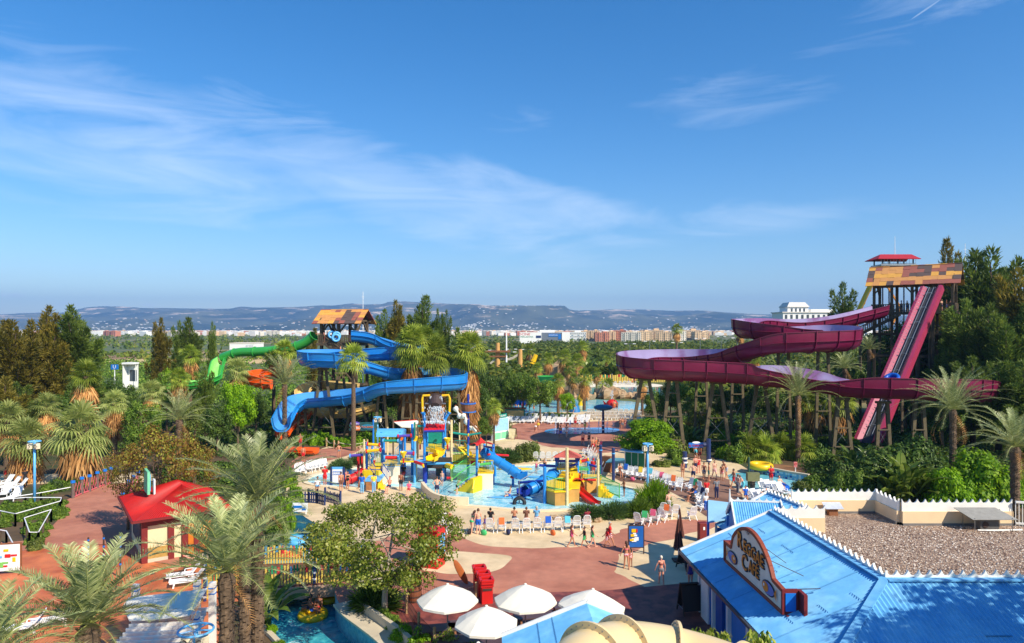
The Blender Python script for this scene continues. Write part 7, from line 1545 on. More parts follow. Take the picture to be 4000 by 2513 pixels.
def ropef(Q,pf):
 for i,q in enumerate(Q):
  p_=MB().bar(q,q+Vector((0,0,1.35)),.13,.12,8).build('post',mat('grey_post',srgb((110,92,84)),.85,.2,4),pf);MB().bar(q+Vector((0,0,1.35)),q+Vector((0,0,1.55)),.19,.17,8).build('cap',M_BLUE,p_)
  if i<len(Q)-1:
   m=MB();n_=Q[i+1]
   for k in range(3):m.bar(q.lerp(n_,k/3)+Vector((0,0,1.25 if k%2==0 else.15)),q.lerp(n_,(k+1)/3)+Vector((0,0,.15 if k%2==0 else 1.25)),.02,.02,5);m.bar(q.lerp(n_,k/3)+Vector((0,0,.15 if k%2==0 else 1.25)),q.lerp(n_,(k+1)/3)+Vector((0,0,1.25 if k%2==0 else.15)),.02,.02,5)
   m.bar(q+Vector((0,0,.1)),n_+Vector((0,0,.1)),.06,.06,6);m.build('rope_net',mat('pink_rope',srgb((206,96,104)),.8),pf)
ropef(Q,pf);pf2=thing('rope_fence',G(482,1995),'shorter rope fence of blue capped posts behind the red roof kiosk','fence');ropef([G(x,y)-pf2.location for x,y in[(482,1995),(500,1945),(520,1925),(540,1905)]],pf2)
def piperail(pts,lab,h=.95):
 r=thing('pipe_railing',G(*pts[0]),lab,'railing');Q=[G(*p)-r.location for p in pts];MB().tube([q+Vector((0,0,h))for q in Q],.038,6).build('handrail',whitep,r);m=MB()
 for a,b in zip(Q,Q[1:]):
  n=max(1,int((b-a).length/2.2))
  for k in range(n+1):q=a.lerp(b,k/n);MB().box(q+Vector((0,0,h/2)),(.1,.1,h)).build('post',M_TIMD,r)
 return r
piperail([(0,2045),(60,2058),(235,2005),(240,1990),(100,1990),(0,1998)],'white pipe railing looping around the left flower bed');piperail([(95,2075),(200,2040),(150,2135),(115,2135),(95,2075)],'small closed white pipe railing around the shrub triangle');piperail([(0,2125),(25,2130),(55,2190)],'short railing with dark bars at the left edge');piperail([(0,1995),(160,1970),(285,1945)],'long white handrail running down to the rope fence')
for i,(px,yt,yb)in enumerate([(345,2100,2235),(405,2090,2250),(470,2085,2260)]):
 r=thing('banner_pole',G(px,yb),'%s of the slim dark poles with blue bands on the terrace'%['leftmost','middle','rightmost'][i],'pole',group='terrace poles');h=W(px,yt,G(px,yb).y).z;MB().bar((0,0,0),(0,0,h),.05).build('pole',M_DWOOD,r);m=MB();[m.bar((0,0,h*z),(0,0,h*z+.1),.06)for z in(.3,.5,.7,.9)];m.build('band',M_BLUE,r)
pr_=thing('bollard_rope',G(1220,1742),'row of timber bollards linked by rope below the hedge','fence');Q=[G(x,y)-pr_.location for x,y in[(1222,1740),(1242,1735),(1275,1745),(1305,1755),(1322,1758),(1435,1752)]]
for q in Q:MB().bar(q,q+Vector((0,0,1.1)),.11,.1).build('post',MATS['pale_post'],pr_)
for a,b in zip(Q,Q[1:]):MB().tube([a.lerp(b,t)+Vector((0,0,.9-.35*math.sin(math.pi*t)))for t in(0,.25,.5,.75,1)],.03,5).build('rope',mat('rope',srgb((200,190,170)),.9),pr_)
b2=thing('barrel',G(2936,1905),'weathered grey barrel standing by the lazy pool','barrel');barrel(b2,.32,.85,mat('grey_barrel',srgb((126,112,100)),.8,.15,4))
r=thing('green_lamp_post',G(2925,1912),'dark green lamp post with an olive box beside the barrel','post');MB().bar((0,0,0),(0,0,2.9),.11,.1).build('pole',mat('dark_green_paint',srgb((44,80,62)),.5),r);MB().box((.3,-.2,1.2),(1.1,.5,.75)).build('box',mat('olive_paint',srgb((112,116,78)),.6),r)
wb=thing('warning_sign',G(3107,1852),'small pink warning sign on a white post by the planting bed','sign');MB().box((0,0,.35),(.08,.08,.7)).build('post',whitep,wb);MB().box((0,-.02,.95),(.34,.04,.55)).build('panel',mat('sign_pink',srgb((214,130,130)),.5),wb);m=MB();torus(m,(0,-.06,1.02),.1,.02,14,5,Matrix.Rotation(R(90),3,'X'));m.build('symbol',M_RED,wb)
# chairs and loungers
M_PLAS=mat('white_plastic',srgb((238,238,236)),.4,.03,2)
def mk_chair():
 r=thing('garden_chair',(0,0,0),'white plastic recliner chair','chair')
 m=MB();n=8;w0,w1=.25,.22;lean=.28;zb,zt=.40,1.12
 def bp(x,t):return Vector((x,-.22-lean*t*(zt-zb)/.72,zb+(zt-zb)*t))
 for k in range(7):x=-.2+.4*k/6;m.beam(bp(x,0),bp(x*.92,.93-.06*abs(k-3)/3),.038,.02,(0,1,0))
 out=[bp(-.25,0),bp(-.25,.5),bp(-.24,.82),bp(-.17,.97),bp(0,1.0),bp(.17,.97),bp(.24,.82),bp(.25,.5),bp(.25,0)]
 for a,b in zip(out,out[1:]):m.beam(a,b,.05,.035,(0,1,0))
 m.beam(bp(-.25,.45),bp(.25,.45),.03,.05,(0,1,0));m.build('backrest',M_PLAS,r)
 m=MB();
 for k in range(7):m.box((-.21+.42*k/6,.02,.41),(.045,.48,.025))
 m.box((0,.27,.405),(.5,.06,.05)).box((0,-.21,.40),(.5,.05,.04)).box((-.25,.02,.40),(.04,.5,.05)).box((.25,.02,.40),(.04,.5,.05));m.build('seat',M_PLAS,r)
 for s in(-1,1):
  MB().beam((s*.29,-.32,.64),(s*.29,.26,.62),.055,.03).beam((s*.29,-.3,.64),(s*.26,-.26,.5),.03,.03).build('armrest',M_PLAS,r)
  MB().beam((s*.29,.3,0),(s*.27,-.12,.6),.045,.04).build('leg',M_PLAS,r);MB().beam((s*.28,-.42,0),(s*.28,.2,.6),.045,.04).build('leg',M_PLAS,r)
 return r
def mk_lounger():
 r=thing('sun_lounger',(0,0,0),'white plastic sun lounger','sun lounger')
 m=MB();
 for k in range(6):m.box((-.25+.1*k,.45,.33),(.07,1.25,.03))
 m.box((-.31,.4,.32),(.05,1.45,.07)).box((.31,.4,.32),(.05,1.45,.07)).box((0,1.08,.32),(.62,.06,.07));m.build('bed',M_PLAS,r)
 m=MB();a=R(52)
 for k in range(6):x=-.25+.1*k;m.beam((x,-.2,.34),(x,-.2-.75*math.cos(a),.34+.75*math.sin(a)),.07,.03,(0,1,0))
 m.beam((-.31,-.2,.33),(-.29,-.2-.8*math.cos(a),.33+.8*math.sin(a)),.05,.05).beam((.31,-.2,.33),(.29,-.2-.8*math.cos(a),.33+.8*math.sin(a)),.05,.05).beam((-.3,-.2-.8*math.cos(a),.33+.8*math.sin(a)),(.3,-.2-.8*math.cos(a),.33+.8*math.sin(a)),.06,.04);m.build('backrest',M_PLAS,r)
 for x in(-.3,.3):
  for y in(-.35,.95):MB().beam((x,y,0),(x,y*.85+.06,.32),.05,.09).build('leg',M_PLAS,r)
  MB().beam((x*1.08,-.35,.52),(x*1.08,.15,.5),.05,.03).beam((x*1.08,.12,.5),(x*1.05,.15,.33),.04,.04).build('armrest',M_PLAS,r)
 return r
CH=mk_chair();LG=mk_lounger();used={'c':0,'l':0}
def chair(px,py,rz,label,group,kind='c'):
 src=CH if kind=='c' else LG;loc=G(px,py)
 if not used[kind]:used[kind]=1;src.location=loc;src.rotation_euler=(0,0,rz);src['label']=label;src['group']=group;return src
 return dup(src,loc,rz,label,group)
rnd.seed(31)
rowA=[(1712,2052),(1737,2062),(1756,2085),(1868,2080),(1915,2082),(1960,2083),(2015,2082),(2055,2082),(2100,2080),(2140,2078),(2178,2078),(2215,2076),(2252,2072),(2292,2070)]
for i,(x,y)in enumerate(rowA):chair(x,y-4,R(rnd.uniform(-8,8)+(25 if i<3 else 0)),'%s white recliner from left in the row along the near side of the splash pool'%nth(i),'white recliners along the near side of the pool')
for i,(x,y,a)in enumerate([(2497,2056,-35),(2528,2052,-35),(2560,2045,-35),(2590,2038,-35),(2592,2014,-10),(2612,2024,-20),(2637,2022,-5),(2702,2030,8)]):chair(x,y,R(a),'%s white recliner from left in the group by the right junipers'%nth(i),'white recliners by the right junipers')
rowC=[(2418,1858),(2440,1862),(2457,1868),(2477,1870),(2497,1874),(2517,1876),(2536,1880),(2553,1886),(2566,1892),(2580,1897),(2594,1901),(2610,1906),(2626,1910),(2652,1917),(2690,1917),(2704,1925),(2718,1933),(2722,1950),(2732,1962),(2738,1978),(2735,1996)]
for i,(x,y)in enumerate(rowC):chair(x,y,R(150 if i<14 else 120),'%s white recliner from left in the long curved row right of the splash pool'%nth(i),'white recliners in the long curved row')
for i in range(5):chair(2092+i*25,1802,R(2),'%s white recliner from left just left of the terracotta pyramid roof'%nth(i),'white recliners by the pyramid roof')
for i in range(16):chair(2284+(i%2)*17+(i//2)*6.5,1776+(i//2)*11,R(75),'%s white recliner counted from the back in the double file right of the pyramid roof'%nth(i),'white recliners in the double file')
for i in range(8):chair([2935,2962,2988,3012,2985,3012,3038,3060][i],[1962,1966,1970,1968,1924,1928,1934,1938][i]-6,R(-150 if i<4 else-160),'%s white lounger from left in the %s row behind the blue gable'%(nth(i%4),'near' if i<4 else 'far'),'white loungers behind the gable','l')
for i in range(7):chair([1163,1180,1207,1221,1237,1253,1268][i],[1856,1852,1846,1843,1840,1836,1833][i],R(205),'%s white recliner from left in the row left of the splash pool'%nth(i),'white recliners left of the pool')
k=0
for j in range(2):
 for i in range(15):chair(1992+i*21+j*9+rnd.uniform(-3,3),1652-j*11+(4 if i>7 else 0),R(150+rnd.uniform(-14,14)),'%s lounger from left in the %s row at the edge of the promenade'%(nth(i),('front','back')[j]),'loungers at the promenade edge','l')
for j in range(3):
 for i in range(12):chair(2288+i*18.5+j*6+rnd.uniform(-3,3),1640-j*11,R(-10+rnd.uniform(-12,12)),'%s lounger from left in row %s of the block beside the lagoon'%(nth(i),('one','two','three')[j]),'loungers beside the lagoon','l')
for i in range(16):chair(2255+i*15+rnd.uniform(-3,3),1503+rnd.uniform(-1.5,1.5),R(rnd.uniform(-40,40)),'%s tiny lounger from left on the far beach of the wave pool'%nth(i),'loungers on the far beach','l')
for i,(x,y,a)in enumerate([(732,2262,115),(748,2285,115),(225,2440,120),(110,2470,110)]):chair(x,y,R(a),['white lounger under the sunbather by the kiosk','empty white lounger just in front of the sunbather','white lounger with a sunbather behind the big palm fronds','white lounger at the bottom left corner'][i],'loungers on the terrace','l')
for i,(x,y,a)in enumerate([(20,1900,160),(45,1908,150),(70,1915,140),(25,1935,200),(60,1950,190)]):chair(x,y,R(a),'%s white lounger from left by the far left pool'%nth(i),'loungers at the far left','l')
# people
def V3(*a):return Vector(a)
SKINS=[mat('skin_tan',srgb((196,132,98)),.55,.05,4),mat('skin_fair',srgb((224,170,140)),.55,.05,4),mat('skin_dark',srgb((150,94,64)),.55,.05,4),mat('skin_pink',srgb((222,150,124)),.55,.05,4)]
def rig(th=(0,0),kn=(0,0),ua=(0,0),ab=(.12,.12),el=(.15,.15),inn=(0,0),lean=0,sit=False,sp=.0,recline=0,fem=False,headrot=0):
 J={};hip=V3(0,0,.93);J['hip']=hip
 Rl=Matrix.Rotation(-lean,3,'X');U=lambda p:hip+Rl@(V3(*p)-hip)
 J['waist']=U((0,.01,1.06));J['chest']=U((0,.01,1.26));J['neck']=U((0,-.01,1.47));J['head']=U((0,.02,1.62));J['Rl']=Rl
 for i,s in enumerate((-1,1)):
  h=V3(s*.09,0,.90);t=th[i];k=h+V3(s*sp,math.sin(t),-math.cos(t))*.43;a=t-kn[i];an=k+V3(s*sp*.3,math.sin(a),-math.cos(a))*.42
  fa=a*.6;J['h%d'%i],J['k%d'%i],J['a%d'%i]=h,k,an;J['t%d'%i]=an+V3(s*.03,math.cos(fa)*.17,math.sin(fa)*.17-.045)
  sh=U((s*(.185 if not fem else.165),0,1.40));b=ab[i];a1=ua[i]
  d=Rl@V3(s*math.sin(b),math.sin(a1)*math.cos(b),-math.cos(a1)*math.cos(b));e=sh+d*.29;a2=a1+el[i]
  d2=(Rl@V3(s*math.sin(b)*.4-s*inn[i],math.sin(a2),-math.cos(a2))).normalized();w=e+d2*.25;J['s%d'%i],J['e%d'%i],J['w%d'%i],J['d%d'%i]=sh,e,w,d2
 return J
def cap_(mb,a,b,r1,r2,n=10):
 a,b=Vector(a),Vector(b);d_=(b-a);L_=d_.length;mx=d_.to_track_quat('Z','Y').to_matrix()if L_>1e-6 else Matrix.Identity(3)
 prof=[(r1*math.sin(t),-r1*math.cos(t))for t in(0.02,.5,1.05,1.57)]+[(r2*math.sin(t),L_-r2*math.cos(t))for t in(1.57,2.1,2.65,3.12)]
 mb.lathe([(max(q,.0005),z)for q,z in prof],a,n,mx);k=len(prof);b0=len(mb.v)-k*n
 mb.f.append(tuple(reversed(range(b0,b0+n))));mb.mi.append(0);mb.f.append(tuple(range(b0+(k-1)*n,b0+k*n)));mb.mi.append(0)
def body_mesh(J,fem=False,stout=1.0,vox=.0125):
 mb=MB();Rl=J['Rl'];wst=.86 if fem else 1
 E=lambda c,r:mb.ell(c,r,14,10,Rl)
 mb.ell(J['hip'],(.165*stout,.115*stout,.13),14,10);E(J['waist'],(.135*wst*stout,.10*stout,.14));E(J['chest'],(.155*(.93 if fem else 1)*stout,.11*stout,.19));cap_(mb,J['s0'],J['s1'],.062,.062)
 if fem:
  for s in(-1,1):E(J['chest']+Rl@V3(s*.07,.085,.03),(.062,.055,.06))
 cap_(mb,J['neck']-Rl@V3(0,0,.09),J['head']-Rl@V3(0,.02,.06),.058,.052)
 hd=J['head'];E(hd+Rl@V3(0,-.005,.035),(.076,.095,.10));E(hd+Rl@V3(0,.025,-.045),(.056,.066,.07))
 cap_(mb,hd+Rl@V3(0,.09,.02),hd+Rl@V3(0,.112,-.015),.010,.016,6)
 for s in(-1,1):E(hd+Rl@V3(s*.078,-.005,-.005),(.013,.022,.033))
 E(hd+Rl@V3(0,.082,-.052),(.026,.014,.012))
 for i,s in enumerate((-1,1)):
  cap_(mb,J['h%d'%i],J['k%d'%i],.088*stout,.054);cap_(mb,J['k%d'%i],J['k%d'%i].lerp(J['a%d'%i],.35),.052,.056);cap_(mb,J['k%d'%i].lerp(J['a%d'%i],.3),J['a%d'%i],.057,.036)
  an,to=J['a%d'%i],J['t%d'%i];cap_(mb,an-V3(0,.03,.03),to,.038,.026)
  cap_(mb,J['s%d'%i],J['e%d'%i],.050 if not fem else.043,.037);cap_(mb,J['e%d'%i],J['w%d'%i],.038,.026)
  d_=J['d%d'%i];w=J['w%d'%i];side=d_.cross(V3(s,0,0));side=side.normalized()if side.length>.2 else V3(0,1,0);nrm=d_.cross(side).normalized()
  if nrm.x*s>0:nrm=-nrm
  cap_(mb,w,w+d_*.07,.028,.03,8)
  for f in range(4):
   o=w+d_*.075+side*(.027-.018*f);l=(.062,.07,.066,.052)[f];m1=o+(d_*.92+nrm*.22).normalized()*l*.55;m2=m1+(d_*.7+nrm*.7).normalized()*l*.5;cap_(mb,o-d_*.02,m1,.0105,.0095,6);cap_(mb,m1,m2,.0095,.008,6)
  th=w+d_*.03+side*.025;cap_(mb,th,th+(d_*.6+side*.8).normalized()*.055,.012,.0095,6)
 zmin=min(v[2]for v in mb.v)
 me=bpy.data.meshes.new('b');me.from_pydata(mb.v,[],mb.f);o=bpy.data.objects.new('b',me);COL.objects.link(o)
 md=o.modifiers.new('r','REMESH');md.mode='VOXEL';md.voxel_size=vox;sm=o.modifiers.new('s','SMOOTH');sm.factor=.5;sm.iterations=2
 dg=bpy.context.evaluated_depsgraph_get();out=bpy.data.meshes.new_from_object(o.evaluated_get(dg));bpy.data.objects.remove(o)
 return out
def regions(me,J):
 n=len(me.vertices);P=np.empty(n*3,np.float32);me.vertices.foreach_get('co',P);P=P.reshape(-1,3);Nn=np.empty(n*3,np.float32);me.vertices.foreach_get('normal',Nn);Nn=Nn.reshape(-1,3)
 segs=[('torso',J['waist'],J['neck'],.11),('pelvis',J['hip'],J['waist'],.12),('head',J['neck'].lerp(J['head'],.55),J['head']+J['Rl']@V3(0,0,.06),.07)]
 for i in(0,1):segs+=[('thigh',J['h%d'%i],J['k%d'%i],.07),('shin',J['k%d'%i],J['t%d'%i],.045),('uarm',J['s%d'%i],J['e%d'%i],.045),('farm',J['e%d'%i],J['w%d'%i]+J['d%d'%i]*.15,.035)]
 best=np.full(n,9.0);kind=np.zeros(n,int);T=np.zeros(n)
 for k,(nm,a,b,r_)in enumerate(segs):
  a=np.array(a);b=np.array(b);d_=b-a;t=np.clip(((P-a)@d_)/(d_@d_),0,1);dist=np.linalg.norm(P-(a+t[:,None]*d_),axis=1)-r_
  up=dist<best;best[up]=dist[up];kind[up]=k;T[up]=t[up]
 names=np.array([s_[0]for s_ in segs])[kind]
 return P,Nn,names,T
def cloth(me,reg,sel,off,mt=None):
 P,Nn,names,T=reg;keep=sel(names,T,P);Q=P+Nn*off;f=[tuple(p.vertices)for p in me.polygons if all(keep[v]for v in p.vertices)]
 idx=sorted({v for q in f for v in q});mp={v:i for i,v in enumerate(idx)};m=bpy.data.meshes.new('c');m.from_pydata([tuple(map(float,Q[v]))for v in idx],[],[tuple(mp[v]for v in q)for q in f]);
 m.polygons.foreach_set('use_smooth',[True]*len(m.polygons));m.materials.append(None);return m
SEL={'shorts':(lambda nm,T,P:((nm=='pelvis')&(T<.75))|((nm=='thigh')&(T<.62)),.018),'trunks':(lambda nm,T,P:((nm=='pelvis')&(T<.6))|((nm=='thigh')&(T<.28)),.012),'briefs':(lambda nm,T,P:((nm=='pelvis')&(T<.35))|((nm=='thigh')&(T<.1)),.008),'shirt':(lambda nm,T,P:(nm=='torso')&(T<.97)|(nm=='pelvis')&(T>.2)|((nm=='uarm')&(T<.6)),.016),'swimsuit':(lambda nm,T,P:((nm=='torso')&(T<.72))|(nm=='pelvis')|((nm=='thigh')&(T<.1)),.009),'bikini_top':(lambda nm,T,P:(nm=='torso')&(T>.40)&(T<.60),.009),'towel':(lambda nm,T,P:((nm=='pelvis'))|((nm=='thigh')&(T<.9)),.03),'trousers':(lambda nm,T,P:((nm=='pelvis')&(T<.8))|(nm=='thigh')|((nm=='shin')&(T<.7)),.018),}
POSES={'stand':dict(th=(.03,-.03)),'stand_f':dict(th=(.05,-.04),fem=True,el=(.3,.2)),'walk':dict(th=(.42,-.32),kn=(.12,.30),ua=(-.35,.4),el=(.25,.5)),'walk_f':dict(th=(.38,-.30),kn=(.1,.35),ua=(-.3,.35),el=(.3,.6),fem=True),'hips':dict(th=(.02,-.02),ab=(.75,.75),el=(.2,.2),inn=(1.0,1.0),ua=(-.1,-.1),sp=.08),'point':dict(th=(.1,-.1),ua=(.0,0),ab=(.15,1.35),el=(.2,.1),inn=(0,-.9)),'bend':dict(th=(.25,-.1),kn=(.2,.1),lean=.5,ua=(.7,.6),el=(.4,.4)),'arms':dict(th=(.05,-.05),ua=(.5,.5),el=(1.3,1.3),inn=(.7,.7)),'sit':dict(th=(1.45,1.45),kn=(1.35,1.3),ua=(.45,.45),el=(.8,.8),lean=-.22),'sit_f':dict(th=(1.5,1.4),kn=(1.2,1.4),ua=(.6,.5),el=(.7,.9),lean=-.12,fem=True),'recline':dict(th=(1.45,1.52),kn=(.05,.25),ua=(.5,.6),el=(.5,.9),lean=-.62),'side_f':dict(th=(.15,-.15),kn=(0,.1),ua=(.1,-.1),ab=(.5,.25),el=(.2,.3),fem=True),}
SITZ={'sit':.50,'sit_f':.50,'recline':.42}
BODY={}
def getbody(pose):
 if pose not in BODY:
  kw=dict(POSES[pose]);J=rig(**kw);me=body_mesh(J,kw.get('fem',False));me.polygons.foreach_set('use_smooth',[True]*len(me.polygons));me.materials.append(None);reg=regions(me,J)
  P,Nn,names,T=reg;z0=P[:,2].min();hr=np.array(J['head']);Rl=np.array(J['Rl'])
  rel=(P-hr)@Rl
  hair=cloth(me,reg,lambda nm,T_,P_:(nm=='head')&((rel[:,2]>.055)|((rel[:,1]<-.0)&(rel[:,2]>-.055)))&((rel[:,1]<.062)|(rel[:,2]>.095)),.014)
  mb=MB();RlM=J['Rl']
  for s in(-1,1):mb.ell(J['head']+RlM@V3(s*.03,.083,.018),(.013,.008,.008),8,5,RlM)
  ey=bpy.data.meshes.new('e');ey.from_pydata(mb.v,[],mb.f);ey.materials.append(None)
  mb=MB();mb.ell(J['head']+RlM@V3(0,.094,-.05),(.024,.008,.006),8,4,RlM);mo=bpy.data.meshes.new('m');mo.from_pydata(mb.v,[],mb.f);mo.materials.append(None)
  mb=MB();h=J['head'];prev=h+RlM@V3(0,-.09,.03)
  mb.tube([h+RlM@V3(0,-.07,.06),h+RlM@V3(0,-.115,-.02),h+RlM@V3(0,-.12,-.14),h+RlM@V3(0,-.12,-.28)],[.05,.062,.055,.02],9);lh=bpy.data.meshes.new('lh');lh.from_pydata(mb.v,[],mb.f);lh.materials.append(None);lh.polygons.foreach_set('use_smooth',[True]*len(lh.polygons))
  BODY[pose]=dict(me=me,reg=reg,z0=float(z0),hair=hair,eyes=ey,mouth=mo,long=lh,cl={})
 return BODY[pose]
M_EYE=mat('eye_dark',srgb((40,28,24)),.3);M_LIP=mat('lip',srgb((168,84,74)),.5)
HAIRS={'dark':mat('hair_dark',srgb((40,28,22)),.6,.1),'brown':mat('hair_brown',srgb((92,60,38)),.6,.1),'blond':mat('hair_blond',srgb((206,172,116)),.6,.1),'red':mat('cap_red',srgb((206,36,30)),.6),'grey':mat('hair_grey',srgb((176,168,158)),.6),'white':mat('hair_white',srgb((228,218,196)),.6)}
CLC={}
def cmat(c):
 if c not in CLC:
  base={'red':(206,30,36),'navy':(28,36,78),'blue':(24,92,190),'black':(30,28,32),'white':(232,230,226),'green':(70,190,110),'yellow':(240,204,60),'pink':(232,96,128),'teal':(30,150,130),'aqua':(90,190,210),'grey':(120,122,128),'orange':(230,110,50),'brown':(120,78,60),'sky':(110,170,210),'maroon':(130,28,44),'purple':(84,60,140)}
  if c.startswith('stripe'):
   m=bpy.data.materials.new('striped_fabric');m.use_nodes=True;t=m.node_tree;b=t.nodes['Principled BSDF'];tc=N(t,'ShaderNodeTexCoord');w=N(t,'ShaderNodeTexWave',bands_direction='Z');w.inputs['Scale'].default_value=4.2;L(t,tc.outputs['Object'],w.inputs['Vector']);g=N(t,'ShaderNodeMath',operation='GREATER_THAN');L(t,w.outputs[1],g.inputs[0]);g.inputs[1].default_value=.5
   mx=N(t,'ShaderNodeMix',data_type='RGBA');L(t,g.outputs[0],mx.inputs[0]);c2={'stripe':(36,32,40),'stripered':(200,30,40),'stripeblue':(50,60,130)}[c];mx.inputs[6].default_value=(*srgb(c2),1);mx.inputs[7].default_value=(*srgb((232,226,222)),1);L(t,mx.outputs[2],b.inputs['Base Color']);b.inputs['Roughness'].default_value=.8;CLC[c]=m
  elif c.startswith('floral'):CLC[c]=mat('floral_fabric_'+c[6:],srgb(base[c[6:]]),.8,.1,8,second=srgb((226,222,214)),sec_scale=14,sec_lo=.48,sec_hi=.54)
  else:CLC[c]=mat('fabric_'+c,srgb(base[c]),.8,.08,4)
 return CLC[c]
CREF=bpy.data.objects
def person(px,py,pose,rz,h,clothes,label,skin=0,hair='dark',long=False,z=0,loc=None):
 B=getbody(pose);s=h/1.75;base=G(px,py)if loc is None else Vector(loc)
 zo=(-B['z0']*s)if pose not in SITZ else(SITZ[pose]*1.0-(.93-.12)*s)
 r=thing('person',base+Vector((0,0,z+zo)),label,'person',R(rz),'bathers and visitors',s)
 def add(nm,me,m,par=None):
  o=bpy.data.objects.new(nm,me);COL.objects.link(o);o.parent=par or r;o.material_slots[0].link='OBJECT';o.material_slots[0].material=m;return o
 add('body',B['me'],SKINS[skin]);add('eyes',B['eyes'],M_EYE);add('mouth',B['mouth'],M_LIP);hh=add('hair',B['hair'],HAIRS[hair])
 if long:add('ponytail',B['long'],HAIRS[hair],hh)
 for nm,c in clothes:
  if nm not in B['cl']:sel,off=SEL[nm];B['cl'][nm]=cloth(B['me'],B['reg'],sel,off)
  add(nm,B['cl'][nm],cmat(c))
 return r
